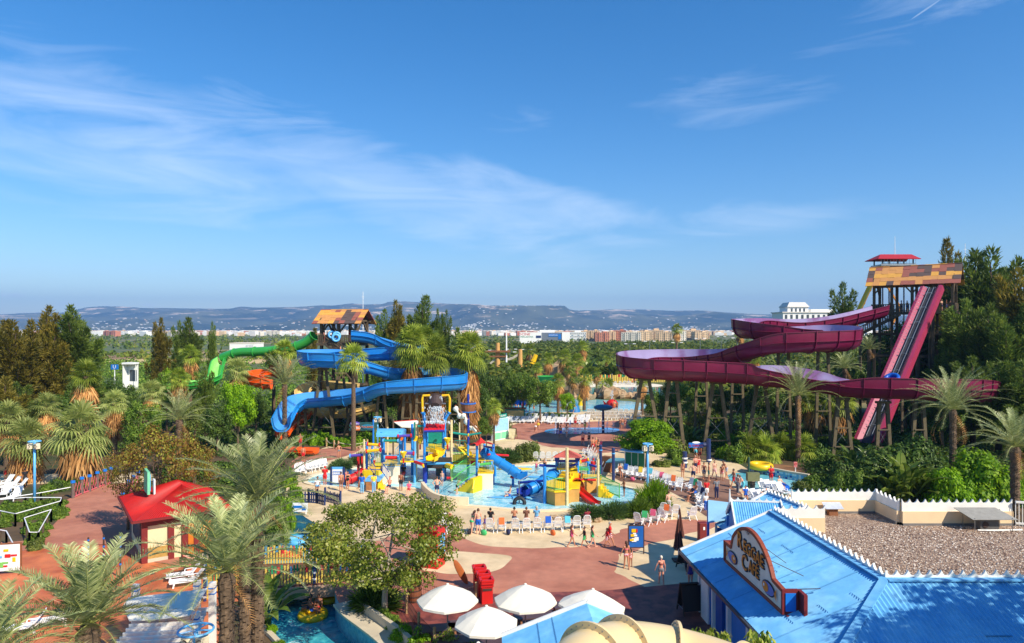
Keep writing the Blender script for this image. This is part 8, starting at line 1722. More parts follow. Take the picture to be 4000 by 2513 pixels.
PP_=[(1868,2088,'stand',5,1.82,[('shorts','blue')],'bare backed man in bright blue shorts standing before the chair row',1,'brown'),(1842,2086,'bend',-40,1.68,[('briefs','green'),('bikini_top','green')],'woman in a green bikini bending beside the man in blue shorts',1,'brown',True),(1895,2076,'stand_f',10,1.15,[('swimsuit','purple')],'small child in a purple swimsuit between the man and the chairs',1,'brown',True),(2234,2137,'walk_f',-80,1.5,[('swimsuit','pink')],'girl in a pink swimsuit walking right across the plaza',0,'brown',True),(2283,2137,'walk',95,1.36,[('shorts','green'),('shirt','black')],'boy in a black shirt and green shorts',0,'brown'),(2315,2140,'walk_f',-80,1.5,[('swimsuit','green')],'girl with long hair in a pale green swimsuit',1,'brown',True),(2382,2138,'walk',-100,1.72,[('shirt','red'),('shorts','floralred')],'woman in a red top with curly hair walking right',0,'grey'),(2372,2138,'walk',100,1.3,[('shirt','red'),('shorts','stripered')],'boy in a red shirt and striped shorts beside the woman in red',0,'brown'),(2447,2224,'side_f',20,1.68,[('briefs','floralpink'),('bikini_top','pink')],'tanned woman in a floral bikini seen from behind by the poster',0,'brown',True),(2464,2216,'stand_f',25,1.15,[('swimsuit','floralred')],'little girl in red standing close to the woman by the poster',0,'dark',True),(2583,2284,'side_f',10,1.62,[('trunks','grey'),('bikini_top','maroon')],'white haired woman in grey bottoms with one arm out',3,'white'),(2697,2297,'stand_f',15,1.58,[('swimsuit','purple')],'fair haired girl in a purple swimsuit in the shade of the café roof',3,'blond'),(2612,2006,'point',15,1.76,[('shorts','stripe')],'man in black and white striped shorts pointing right',1,'brown'),(2512,2006,'sit',180,1.2,[('shirt','black'),('shorts','green')],'blond child in black sitting at the right juniper bed',1,'blond'),(2533,1998,'sit',180,1.2,[('shirt','navy'),('shorts','black')],'second blond child in dark clothes sitting on the juniper rocks',1,'blond'),(1755,2062,'sit',-30,1.75,[('shorts','navy')],'bare chested man sitting at the left end of the chair row',0,'dark'),(1709,2040,'sit',10,1.7,[('shirt','black'),('shorts','navy')],'person in black sitting in the leftmost chair',0,'dark'),(1707,1942,'hips',2,1.78,[('shorts','navy')],'man in navy shorts with hands on hips wading at the pool rim',1,'brown'),(1784,1932,'bend',-60,1.4,[('trunks','black')],'boy splashing forward in the pool near the yellow steps',1,'brown'),(1727,1898,'stand',160,1.4,[('shorts','stripeblue')],'boy in striped shorts under the red pipe',1,'brown'),(1990,1946,'sit',100,1.6,[('trunks','blue')],'bather sitting low in the water by the blue mat',1,'dark'),(2095,1851,'point',170,1.3,[('swimsuit','pink')],'child in a pink swimsuit at the back of the pool',1,'dark'),(2127,1856,'point',165,1.6,[('swimsuit','black')],'woman in black swimsuit behind the blue tube',0,'dark',True),(2438,1940,'arms',110,1.5,[('trunks','black')],'dark haired bather near the right rim of the pool',2,'dark'),(2318,1865,'arms',0,1.86,[('shirt','red'),('shorts','red')],'lifeguard all in red behind the tiki deck',0,'red'),(2290,1888,'stand_f',60,1.6,[('trunks','blue'),('bikini_top','blue')],'woman in blue bikini on the tiki deck',1,'dark',True),(1269,1900,'arms',5,1.86,[('shirt','red'),('shorts','red')],'lifeguard in red cap and red kit standing at the left of the splash pool',0,'red'),(1240,1925,'sit',190,1.75,[('shirt','white'),('shorts','sky')],'person with sunglasses in white sitting by the navy fence',2,'dark'),(1332,1920,'stand',20,1.75,[('shorts','brown')],'bare backed man beside the rules board',0,'brown'),(1358,1912,'arms',200,1.62,[('swimsuit','black')],'woman in a black top right of the rules board',0,'dark'),(1352,1888,'stand_f',190,1.2,[('swimsuit','pink')],'small child beside the red tube',1,'dark'),(1403,1910,'arms',90,1.85,[('shorts','navy')],'tanned man leaning to the red tube',2,'dark'),(1414,1930,'stand',5,1.78,[('shirt','blue'),('trousers','sky')],'man in a blue shirt and jeans seen from behind',0,'dark'),(1460,1928,'stand',10,1.78,[('shirt','yellow'),('trousers','sky')],'man in a yellow shirt with a black backpack',0,'dark'),(1520,1925,'sit',160,1.75,[('shorts','navy')],'sunburnt person sitting above the foreground tree crown',3,'dark'),(1566,1918,'stand',10,1.7,[('shorts','black')],'dark haired bather behind the foreground tree',2,'dark'),(1597,1938,'sit',170,1.5,[('shirt','pink'),('shorts','red')],'child in a bright pink shirt above the foreground tree',1,'brown'),(1577,1880,'stand',180,1.6,[('shirt','black'),('shorts','maroon')],'person under the yellow platform of the play tower',2,'dark'),(1324,1788,'hips',30,1.55,[('trunks','grey')],'boy in grey trunks with hands on hips on the back path',0,'dark'),(1173,1752,'stand',170,1.8,[('shirt','red'),('shorts','red')],'lifeguard in red at the orange run-out',0,'brown'),(1184,1805,'stand',10,1.75,[('shorts','red')],'man in red shorts seen below the palm fronds',0,'dark'),(2092,1690,'walk',10,1.75,[('trunks','white')],'man with a white towel walking on the left of the promenade',0,'dark'),(2102,1680,'walk',190,1.8,[('shorts','yellow')],'man in yellow shorts beside the man with the towel',0,'brown'),(2190,1712,'walk',15,1.72,[('shorts','blue')],'man in patterned blue shorts in front of the splash pad',0,'dark'),(2180,1694,'walk',20,1.6,[('trunks','grey')],'thin bather left of the man in blue shorts',0,'dark'),(2213,1710,'walk',-20,1.78,[('trunks','white')],'bather wrapped in a white towel by the splash pad',1,'dark'),(2247,1672,'stand',180,1.85,[('shorts','red')],'tall man in red shorts standing behind the splash pad',0,'dark'),(2264,1673,'stand_f',180,1.2,[('swimsuit','white')],'small child in white on the splash pad',1,'dark'),(2285,1680,'stand',170,1.45,[('shorts','yellow')],'boy in yellow shorts on the splash pad',0,'dark'),(2277,1742,'walk',5,1.8,[('shorts','maroon')],'stocky man in dark red shorts hand in hand with the woman in black',3,'dark'),(2301,1740,'walk_f',-5,1.68,[('swimsuit','black')],'woman in a black swimsuit hand in hand with the stocky man',1,'dark'),(2316,1768,'walk',5,1.85,[('shorts','red')],'bare backed man in plain red shorts walking away',0,'brown'),(2336,1772,'walk_f',5,1.7,[('trunks','black'),('bikini_top','black')],'woman in black bikini bottoms walking away',0,'dark',True),(2329,1757,'walk_f',5,1.5,[('swimsuit','orange')],'girl in an orange swimsuit between the couple',1,'blond',True),(2348,1755,'walk_f',0,1.15,[('shirt','pink'),('trunks','pink')],'toddler in pale pink walking at the right of the family',1,'blond'),(2423,1676,'stand_f',190,1.66,[('briefs','black'),('bikini_top','black')],'woman in a dark bikini at the right end of the splash pad',0,'dark',True),(2431,1678,'stand',180,1.7,[('shorts','grey')],'man beside the woman in the dark bikini',0,'dark'),(2442,1676,'stand_f',175,1.62,[('briefs','pink'),('bikini_top','pink')],'woman in a light bikini by the steel leg of the slide',1,'dark',True),(2422,1866,'sit_f',190,1.68,[('swimsuit','brown')],'curly haired woman sitting with crossed legs in the curved chair row',0,'brown',True),(2667,1868,'stand_f',5,1.68,[('briefs','brown'),('bikini_top','brown')],'woman in a brown bikini standing at the slide queue',0,'brown',True),(2708,1884,'hips',-10,1.82,[('shorts','navy')],'pale man in navy shorts with arms up at the queue',1,'brown'),(2716,1850,'arms',190,1.8,[('shorts','navy')],'man with folded arms behind the pale man',3,'grey'),(2729,1848,'stand_f',185,1.68,[('swimsuit','red')],'woman in a red swimsuit coming out of the queue',3,'brown'),(2717,1790,'walk',0,1.75,[('shorts','aqua')],'man in pale blue shorts walking under the arch',0,'dark'),(2733,1800,'walk',180,1.7,[('shorts','maroon')],'man coming down under the arch sign',0,'dark'),(2750,1876,'walk',160,1.75,[('shorts','floralnavy')],'young man in blue and white floral shorts',0,'dark'),(2769,1880,'stand',-100,1.76,[('shorts','teal')],'young man in teal shorts at the group',0,'dark'),(2791,1870,'walk',190,1.8,[('shorts','stripered')],'man in red and white shorts holding a green towel',1,'brown'),(2820,1876,'bend',170,1.65,[('shorts','floralred')],'young woman in flowered shorts leaning in the group',0,'dark',True),(2838,1868,'bend',100,1.78,[('shorts','stripeblue')],'young man in blue patterned shorts bending forward',0,'brown'),(2866,1905,'walk',95,1.75,[('shorts','red')],'young man in red shorts stepping out of the lazy pool',0,'dark'),(2882,1932,'stand',-60,1.76,[('trousers','grey')],'man in long grey shorts standing by the barrel',1,'brown'),(2905,1925,'bend',80,1.6,[('towel','aqua')],'person wrapped in an aqua towel next to the barrel',1,'brown'),(2760,1954,'stand',5,1.75,[('shirt','red'),('shorts','white')],'person in a red shirt walking past the canopy',0,'brown'),(2799,1950,'stand',5,1.8,[('shirt','grey'),('trousers','navy')],'man in a grey shirt seen from behind with a red bag',0,'brown'),(2757,1998,'stand',5,1.45,[('shirt','white'),('trousers','blue')],'child in a white shirt left of the pale canopy',0,'brown'),(2715,1948,'sit',120,1.75,[('shorts','blue')],'man in blue shorts slumped in a chair of the curved row',2,'dark'),(2705,1960,'sit',110,1.7,[('shirt','navy'),('shorts','black')],'person in dark clothes in the next chair',0,'dark'),(2913,1960,'sit',170,1.5,[('shirt','blue'),('shorts','blue')],'boy in a blue towel on the loungers behind the gable',0,'dark'),(2985,1965,'recline',130,1.7,[('shirt','black'),('shorts','black')],'woman in black reclining on the loungers behind the gable',1,'dark'),(3012,1894,'arms',180,1.8,[('shirt','red'),('shorts','red')],'lifeguard in red behind the blue ring',0,'red'),(3048,1922,'sit',200,1.75,[('trunks','white')],'bather sitting on the edge of the blue ring',1,'brown'),(2009,2052,'sit',0,1.7,[('shorts','navy')],'dark haired person seen over a chair back, left of three',0,'dark'),(2056,2052,'sit',0,1.7,[('shirt','brown')],'brown haired person seen over a chair back, middle of three',0,'brown'),(2096,2050,'sit',0,1.75,[('shirt','sky')],'person in a pale blue shirt seen over a chair back',0,'grey'),(2292,2058,'sit',20,1.7,[('shirt','maroon')],'person slumped low in the last chair of the row',2,'dark'),(1917,2056,'sit',-10,1.7,[('shirt','black')],'dark haired person in black in the fourth chair',0,'dark'),(1612,2255,'stand',-170,1.8,[('shirt','red'),('shorts','blue')],'lifeguard behind the foreground tree with blue shorts',0,'dark'),(98,1905,'stand',60,1.75,[('shirt','black'),('trousers','black')],'person in black by the far left loungers',2,'dark'),(22,1880,'stand_f',30,1.3,[('swimsuit','red')],'child in red near the left pool',0,'dark'),(2370,1502,'stand',180,1.8,[('shirt','red'),('shorts','red')],'lifeguard in red on the far beach',0,'dark'),(2400,1603,'stand',10,1.8,[('shorts','orange')],'man standing by the red fish toy',0,'brown'),(2410,1606,'walk',0,1.75,[('shorts','brown')],'second man beside the red fish toy',2,'dark'),]
for i,(x,y)in enumerate([(2015,1603),(2025,1607),(2040,1604),(2055,1610),(2068,1608),(2085,1606),(2190,1603),(2196,1606),(2228,1606),(2244,1612),(2290,1498),(2310,1499),(2455,1500),(2470,1500),(2480,1499)]):
 PP_.append((x,y,('stand','walk','stand_f','arms')[i%4],(i*73)%360,1.2+.12*(i%5),[('swimsuit' if i%4==2 else 'shorts',('blue','red','pink','aqua','navy','orange')[i%6])],'%s tiny bather from left around the lagoon and far beach'%nth(i),i%3,('dark','brown')[i%2]))
for a in PP_:
 z=0
 if a[6].endswith('tiki deck')and 'bikini' in a[6]:z=1.25
 if 'sitting low' in a[6]:z=-.3
 person(*a[:10]if len(a)>=10 else a,z=z)if len(a)<10 else person(*a[:9],long=a[9],z=z)
q=COL.objects
person(738,2240,'recline',112,1.8,[('trunks','pink')],'sunbather reclining on a lounger beside the kiosk',3,'brown');person(232,2425,'recline',120,1.8,[('trunks','navy')],'sunbather lying behind the foreground palm',0,'brown')
for k,(dx,dy)in enumerate(((-.25,.1),(.3,.05),(0,-.25))):person(0,0,'sit',100+k*90,1.5,[('trunks',('navy','red','blue')[k])],'%s of three riders in the sunlit yellow ring'%('left','right','near')[k]+' rider'*0,2,'dark',loc=(RA.x+dx,RA.y+dy,ZR),z=-.05)
for k,(dx,dy)in enumerate(((-.25,.3),(.3,.3))):person(0,0,'sit',80+k*100,1.5,[('trunks','navy')],'%s rider in the shaded yellow ring'%('left','right')[k],2,'dark',loc=(RB_.x+dx,RB_.y+dy,ZR),z=-.05)
for k,(x,y,zz_,d,sk)in enumerate([(1268,1300,12.6,102.6,0),(1278,1296,12.6,103,1),(1286,1302,12.6,102.5,0),(1330,1350,10.6,99.6,3),(1343,1352,10.4,99.6,0)]):
 p=W(x,y,d);person(0,0,'stand',100,1.7,[('shorts',('red','blue','black','green','white')[k])],'%s rider from left queuing on the left slide tower'%nth(k),sk,'dark',loc=(p.x,d,zz_))
p=W(1366,1290,103);person(0,0,'stand',90,1.8,[('shirt','red'),('shorts','red')],'attendant in red at the top of the blue slide',0,'dark',loc=(p.x,103,12.6))
for k,(x,y,d)in enumerate([(1297,1308,102.2),(1315,1312,101.0),(1312,1320,100.4)]):
 r=thing('swim_ring',W(x,y,d),'%s pale blue swim ring carried on the left tower stairs'%nth(k),'swim ring',group='rings on the tower stairs');torus(MB(),(0,0,0),.48,.17,M=Matrix.Rotation(R(80),3,'X')@Matrix.Rotation(R(20),3,'Y')).build('ring',M_LBLUE,r,smooth=True)
bpy.context.view_layer.update()
for k,(x,y,zz_)in enumerate([(-3,-1.7,17.4),(-1.6,-1.4,17.4),(-1,0,17.4),(.3,-1.6,17.4),(3.8,-1.4,17.4),(4.3,-.4,17.4),(4.7,.9,17.4),(-8.2,-3.4,14),(-7.4,-3.9,14)]):
 p=T1.matrix_world@Vector((x,y,0));person(0,0,'stand',(k*50)%360,1.75,[('shorts',('red','navy','blue')[k%3])],'%s rider from left waiting on the right slide tower'%nth(k),k%3,'dark',loc=(p.x,p.y,zz_))
 # planting
rnd.seed(77)
def zof(py,d):return H-(py-HY)/F*d
def conifer(px,top,d,lab,rust=False,wide=1.0,k=0,grp=None):
 h=zof(top,d);key='con%d%s'%(k,'r' if rust else '');s=h/9.9
 return plant(key,'conifer',(((px-CX)/F*d),d,0),lab,'conifer',(s*wide,s*wide,s),None,grp,b_conifer(40+k,G_LEAF['rust' if rust else 'conifer'],2.7,15+2*k,620))
def fan(px,cy,d,lab,s=1.0,leaf='fan',skirt=1.0,sl=2.2,grp=None,tr=.26,dead=60,k=0):
 h=zof(cy,d)/s;hk=max(1,round(h));key='fan%d%s%.1f%.1f%d'%(hk,leaf,skirt,sl,k)
 return plant(key,'fan_palm',(((px-CX)/F*d),d,0),lab,'palm',(s,s,s*h/hk),None,grp,b_fan(60+hk+k,hk,G_LEAF[leaf],skirt,36,13,sl,tr,1.25,dead))
def date(px,cy,d,lab,ln=3.0,s=1.0,lw=.04,nf=40,nl=34,grp=None,tr=.27,k=0,ll=.45,dead=8):
 h=zof(cy,d)/s;hk=max(1,round(h));key='date%d%.1f%d%d'%(hk,ln,nl,k)
 return plant(key,'date_palm',(((px-CX)/F*d),d,0),lab,'palm',(s,s,s*h/hk),None,grp,b_date(80+k,hk,nf,nl,ln,tr,None,lw,ll,dead))
def broad(px,top,d,w,lab,leaf='mid',k=0,grp=None,name='tree',bot=None,per=150,lf=(.34,.2),rad=(4.2,4.2,3.1),clumps=48,flat=1):
 """w crown width in photo pixels"""
 h=zof(top,d);sx=w/F*d/2/4.6;sz=h/9.6*flat;key='bro%s%d%d'%(leaf,k,per)
 return plant(key,name,(((px-CX)/F*d),d,0),lab,'tree',(sx,sx,sz),None,grp,b_broad(100+k,G_LEAF[leaf],clumps,per,rad,6.4,lf))
def shrub(px,py,w,hgt,lab,leaf='mid',k=0,grp=None,spiky=False,name='shrub',per=120,lf=(.13,.07),z=0):
 p=G(px,py,z);s=w/F*p.y/2/1.05;key='shr%s%d%d'%(leaf,k,int(spiky))
 return plant(key,name,p,lab,'shrub',(s,s,hgt/1.05),None,grp,b_shrub(130+k,G_LEAF[leaf],30,per,lf,.85,spiky))
g1='dark conifers behind the left palms'
for a in((30,1268,96,'dark rusty conifer cut off by the left edge',True,1.0,0),(62,1262,92,'second rusty conifer near the left edge',True,1.1,1),(130,1262,98,'broad brown green conifer of the left group',True,.95,2),(183,1208,100,'tallest rusty brown conifer with a split top at left',True,.85,0),(215,1275,98,'low rusty conifer between the tall brown and green ones',True,.9,1),(285,1205,100,'tall dark green conifer right of the rusty ones',False,.95,0),(335,1262,102,'shorter green conifer leaning beside the tall dark green one',False,.9,1),(20,1480,78,'big dark conifer mass at the lower left edge',True,1.2,1),(70,1500,82,'dark low conifer before the left conifers',False,1.2,2)):conifer(*a,grp=g1)
for a in((626,1252,125,'lone feathery brown conifer in the left middle distance',True,.62,2),(742,1250,125,'dark bushy conifer left of the green tube',False,.72,1),(700,1262,132,'second dark conifer touching the bushy one',False,.5,0),(830,1266,128,'very slim dark cypress left of the green tube',False,.3,2),(800,1440,92,'young feathery conifer before the green chute',False,.75,0),(1222,1290,125,'small dark conifer peeping behind the left tower',True,.45,1),(1500,1218,128,'left dark green conifer behind the palms right of the tower',False,.62,0),(1548,1185,128,'rusty conifer with curling top right of the left tower',True,.62,2),(1650,1166,128,'tall pointed dark conifer behind the palm crowns',False,.75,1),(1600,1240,130,'low rusty conifer between the two tall ones',True,.7,0),(1712,1218,126,'slender conifer spire right of the tall dark one',False,.4,2),(1742,1222,126,'outermost slender conifer spire of that cluster',False,.36,0),(1790,1288,124,'wispy conifer sloping off right of the spires',False,.6,1)):conifer(*a)
g2='dark conifers at the far right'
for a in((3290,1115,150,'open crowned conifer left of the right slide tower',False,.7,0),(3700,950,150,'rusty conifer top rising above the patchwork roof',True,.55,1),(3810,992,112,'wispy tall conifer right of the patchwork tower',False,.95,2),(3868,985,108,'tallest dark conifer right of the tower',False,1.05,0),(3905,1060,112,'thin topped conifer next to the tallest dark one',False,.6,1),(3965,1065,100,'rusty conifer at the right edge',True,.8,2),(4030,1100,96,'conifer cut by the right edge',True,.9,0),(3990,1200,90,'lower dark conifer at the right edge',False,1.0,1),(3720,1230,100,'dark conifer hugging the right side of the tower',False,.75,1),(3780,1180,96,'dense dark conifer below the wispy tall one',False,.9,0),(3860,1200,92,'dense dark conifer before the tallest',False,.95,2),(3930,1240,88,'broad dark conifer low at right',False,1.0,1),(3700,1400,96,'shaded conifer behind the right end of the maroon slide',False,1.1,2),(3800,1400,86,'shaded conifer above the right date palm',False,1.2,0),(3900,1420,82,'shaded conifer beside the right edge palm',False,1.3,1),(4000,1420,80,'lowest conifer at the right edge',False,1.3,2)):conifer(*a,grp=g2)
g3='fan palms of the left garden'
for a in((335,1470,82,'tall fan palm with a thick shaggy skirt of dead fronds at left',1.15,'fan',1,3.2),(180,1590,80,'grey green fan palm left of the shaggy tall one',1.0,'fanpale',1,2.2),(105,1725,66,'low wide fan palm at the left edge',1.35,'fanpale',.6,1.4),(312,1688,65,'big pale fan palm with hanging thatch in the left foreground',1.5,'fanpale',1,2.2),(447,1575,78,'fan palm with brown skirt right of the shaggy tall one',.95,'fanpale',1,3.2),(592,1535,86,'pale fan palm below the green chute',.95,'fanpale',.6,1.4),(742,1388,104,'yellowing fan palm left of the green tube',.95,'fan',1,2.2),(925,1450,95,'fan palm with pale crown right of the green tube mouth',1.1,'fanpale',.6,1.4),(1112,1372,101,'bright fan palm before the left tower stairs',.95,'fan',1,2.2),(1070,1400,104,'small fan palm under the green tube',.9,'fan',.6,1.4),(30,1640,74,'fan palm half cut by the left edge',1.2,'fanpale',.6,1.4),(700,1480,92,'small fan palm above the green chute',.9,'fan',.6,1.4)):fan(*a,grp=g3)
g4='fan palms round the blue slide'
for a in((1380,1405,83,'slim trunked fan palm standing in front of the blue slide',1.15,'fan',0,1.4,None,.2,0),(1612,1350,91,'left of three massive fan palms with thatched trunks',1.5,'fan',1,8.5,None,.32,330),(1700,1385,91,'middle of three massive fan palms with thatched trunks',1.4,'fan',1,8.5,None,.32,330),(1832,1370,92.5,'right of three massive fan palms with thatched trunks',1.5,'fan',1,8.5,None,.32,330),(1660,1335,97,'fan palm crown squeezed between the thatched ones',1.35,'fan',1,8.5,None,.32,330),(1930,1590,79,'small fan palm before the pale blue stand',.6,'fan',1,1.8,None,.18,70)):fan(*a[:8],grp=g4,tr=a[9],dead=a[10])
g5='fan palms of the lagoon'
for i,(px,cy,d,s,sk)in enumerate([(2140,1405,165,1.7,.6),(2205,1395,165,1.9,1),(2255,1410,160,1.8,1),(2100,1440,150,1.3,1),(2180,1490,118,1.35,1),(2282,1475,125,1.5,1),(2330,1460,160,1.2,.6),(2275,1355,200,1.8,1),(2070,1370,210,1.8,1),(2509,1490,118,1.2,1),(2643,1288,255,2.2,.6),(2890,1300,240,2.0,.6),(2370,1410,210,1.4,1),(2225,1440,140,1.3,1),(2240,1480,132,1.0,.6),(2950,1400,130,1.2,.6)]):
 s*=.62
 fan(px,cy,d,'%s fan palm in the lagoon garden, listed by depth'%nth(i)if False else 'fan palm of the lagoon garden, %s'%['leftmost in the dense back cluster','middle of the dense back cluster','right in the dense back cluster','small one left of the back cluster','beside the sandy rock mound','tall with brown skirt in front of the wave pool','behind the far beach fence','very tall slim one above the wood','behind the yellow chute','under the left end of the maroon slide','tall lone one above the wood','tall one left of the upper maroon bend','half hidden in the wood','just right of the rock mound','low one near the rock mound','between the two maroon tiers'][i],s,'fan',sk,1.4 if sk<1 else 2.2,g5)
lp=fan(2385,1520,130,'short palm leaning out over the rocks of the wave pool',1.1,'fan',0,1.4,g5,.26,0);lp.rotation_euler=(R(8),R(42),0);lp.location=G(2322,1552)
g6='feathery date palms'
date(700,1640,66,'silvery date palm in the middle of the left garden',3.8,1.0,.05,34,30,g6,k=1);date(1112,1502,84,'big drooping date palm left of the blue slide',4.7,1.0,.06,46,34,g6,k=2);date(1250,1450,98,'date palm showing between the blue slide loops',3.0,1,.05,34,30,g6,k=1);date(1500,1450,99,'date palm behind the crossing of the blue slide',3.0,1,.05,34,30,g6,k=1);date(1560,1560,96,'date palm under the blue slide',3.0,1,.05,34,30,g6,k=1)
date(3118,1545,76,'date palm with bare trunk before the maroon slide',4.8,1.0,.055,44,34,g6,k=3);date(3722,1600,63,'large date palm at right above the gravel roof',5.0,1.0,.055,50,36,g6,k=4);date(3965,1745,47,'date palm cut by the right edge with a dark trunk',3.6,1,.045,40,34,g6,k=5);date(3395,1365,100,'small date palm in front of the right tower',2.6,1,.05,30,26,g6,k=6);date(3300,1440,96,'grey date palm between the maroon tiers',3.0,1,.05,34,30,g6,k=1)
for i,(px,cy,d)in enumerate([(3280,1570,90),(3180,1580,92)]):fan(px,cy,d,'%s shaded fan palm from left in the grove under the maroon slide'%nth(i),1.3,'fan',.6,1.4,'shaded palms under the maroon slide')
date(885,2235,22,'front one of the three foreground date palms, its crown over the red roof',3.1,1,.042,34,46,'foreground date palms',.22,11,.5,3)
date(955,2120,25.5,'middle one of the three foreground date palms with shaggy dark trunk',2.9,1,.042,26,44,'foreground date palms',.2,12,.46,5)
date(1006,1955,26,'tallest of the three foreground date palms',3.3,1,.042,36,46,'foreground date palms',.22,13,.5,5)
date(345,2440,20,'wide low foreground date palm at the bottom left',2.9,1,.04,34,48,'foreground date palms',.26,14,.5,3)
date(-60,2600,17,'date palm tips reaching in at the bottom left corner',2.7,1,.04,28,44,'foreground date palms',.26,15,.42,6)
broad(930,1482,82,165,'rounded vivid green tree below the green tube','bright',0,per=230,lf=(.30,.2))
broad(2528,1636,72,270,'vivid green round tree beside the loudspeaker pole','bright',1,per=260,lf=(.34,.2),clumps=60)
for i,(px,top,d,w,lf_)in enumerate([(2000,1440,118,110,'mid'),(2045,1455,112,150,'mid'),(2110,1470,108,160,'mid'),(1985,1500,112,90,'mid'),(2215,1530,110,75,'bright'),(1900,1450,112,120,'dark'),(1870,1500,104,110,'dark'),(1960,1470,120,100,'dark')]):
 broad(px,top,d,w,'%s fine leaved tree between the thatched palms and the lagoon'%nth(i),lf_,2 if lf_!='bright' else 0,'trees by the lagoon',per=150 if lf_!='bright' else 230)
for i,(px,py,w,h,lf_)in enumerate([(3400,1925,300,5.4,'dark'),(3530,1900,330,6.6,'dark'),(3320,1935,170,3.4,'mid'),(3640,1930,200,4.6,'dark'),(3810,1950,330,5.7,'bright'),(3700,1965,220,4.2,'bright'),(3930,1965,170,4.2,'bright'),(4020,1950,150,4.5,'dark')]):
 shrub(px,py,w,h,'%s of the big rounded bushes beyond the gravel roof'%['dark mound left of centre','tallest dark mound','small mid green one','dark one behind the bladed plants','vivid green one, largest','vivid green one in front and left','vivid green one at the right','dark one cut by the right edge'][i],lf_,6,'big bushes beyond the gravel roof',per=420,lf=(.085,.05))
for i,(px,top,d,w,lf_)in enumerate([(2690,1500,100,150,'mid'),(2790,1500,98,150,'dark'),(2900,1490,96,140,'dark'),(3000,1500,98,150,'dark'),(2620,1480,104,120,'olive'),(3100,1500,96,150,'dark'),(3220,1510,94,150,'dark'),(2560,1520,100,120,'mid'),(2730,1560,92,110,'olive'),(3560,1450,98,260,'dark'),(3540,1250,119,230,'dark'),(3450,1270,119,200,'dark'),(3620,1260,118,200,'dark'),(3680,1560,84,220,'dark'),(3330,1420,108,160,'dark')]):
 broad(px,top,d,w,'%s shady tree counted from left under and behind the maroon slide'%nth(i),lf_,2,'shady trees behind the maroon slide',per=150)
for i,(px,top,d,w,lf_)in enumerate([(620,1640,48.5,330,'yellow'),(760,1700,50,200,'yellow'),(500,1720,50,200,'yellow')]):
 broad(px,top,d,w,['large thin leaved tree with yellow and brown foliage over the red kiosk','right part tree of the yellowing foliage by the foreground palms','left tree of the yellowing foliage beside the path'][i],lf_,5,'yellowing trees over the kiosk',per=70,lf=(.26,.16),flat=.98)
for i,(px,top,d,w,lf_)in enumerate([(560,1560,76,190,'mid'),(650,1450,96,150,'mid'),(690,1430,100,130,'bright'),(500,1500,100,150,'dark'),(430,1470,104,130,'dark'),(250,1520,92,170,'dark'),(850,1580,80,150,'dark'),(1000,1530,90,120,'dark'),(760,1560,84,140,'olive'),(1180,1500,104,150,'dark'),(1330,1480,106,170,'dark'),(1450,1520,104,160,'dark'),(1560,1480,104,160,'dark'),(1690,1500,102,160,'dark'),(1800,1560,94,120,'mid'),(1900,1620,86,80,'mid'),(60,1620,84,190,'dark'),(150,1560,88,170,'dark')]):
 broad(px,top,d,w,'%s tree filling the garden behind the palms at left, counted front to back'%nth(i),lf_,2 if lf_!='bright' else 0,'garden trees at left',per=150 if lf_!='bright' else 230)
def fig():
 h=zof(1885,35.0);key='fig'
 return plant(key,'tree',G(1500,2408),'foreground tree with pale smooth trunk and drooping oval leaves beside the river','tree',(1.02,.98,h/9.2),R(20),None,b_broad(140,G_LEAF['fig'],125,165,(4.3,4.1,3.7),5.5,(.18,.11),GBARK,.19,.68,1,9))
fig()
plant('fig2','tree',G(1570,2520),'leafy shrub reaching over the bottom edge left of the small blue roof','tree',(.3,.3,.28),0,None,b_broad(141,G_LEAF['fig'],30,90,(4.3,4.0,3.2),4.5,(.5,.2),GBARK,.21,1.0,1,8))if False else None
for i,(px,py,w,h,lf_)in enumerate([(1745,2560,150,1.5,'fig'),(1860,2600,130,1.3,'fig'),(1640,2540,130,1.3,'bright'),(1575,2500,110,1.0,'bright'),(1530,2450,90,.9,'mid'),(1490,2415,80,.8,'mid'),(1470,2380,110,1.5,'dark'),(1060,2470,60,.5,'bright'),(1040,2440,60,.7,'mid'),(1088,2540,90,.6,'bright')]):
 shrub(px,py,w,h,'%s low shrub along the river bank and parasol deck'%nth(i),lf_,2,'river bank shrubs',lf=(.16,.08))
for i,(px,py,d,s)in enumerate([(2800,2490,27,1.0),(2960,2560,24.5,.9),(2720,2560,26,.8)]):p=W(px,HY,d);plant('fg3','leafy_branch_shrub',(p.x,d,0),'%s leafy sapling poking up between the cream tube and the café eave'%nth(i),'shrub',(s*.28,s*.28,zof(2450,d)/9.4),None,'saplings by the cream tube',b_broad(150,G_LEAF['fig'],12,40,(2.0,2.0,1.6),7.8,(.9,.4),GBARK,.12,.8,1,5))
plant('strap','strap_leaf_plant',G(1462,2372),'dark strappy leaved clump under the foreground tree','plant',(.85,.85,.9),0,None,b_shrub(160,G_LEAF['dark'],40,60,(.5,.16),.8,True))
for i,(px,py,s)in enumerate([(3485,1955,.95),(3545,1958,1.1),(3610,1955,.95),(3520,1945,1.15),(3400,1890,1.1),(2690,1745,.9),(2820,1700,1.0),(1030,2440,.8),(3330,1860,.9)]):plant('ban','blade_leaf_plant',G(px,py),'%s broad bladed tropical plant from the group list at right and river bank'%nth(i)if False else 'broad bladed tropical plant %s'%['left of the trio above the gravel roof','in the middle above the gravel roof','right of the trio above the gravel roof','behind the trio above the gravel roof','low at the left of the trio','beside the slide queue arch','under the maroon trestles','on the river bank by the palm trunks','near the cream parapet corner'][i],'plant',s*1.1,None,'broad bladed plants',b_banana(170,20,1.9,.34))
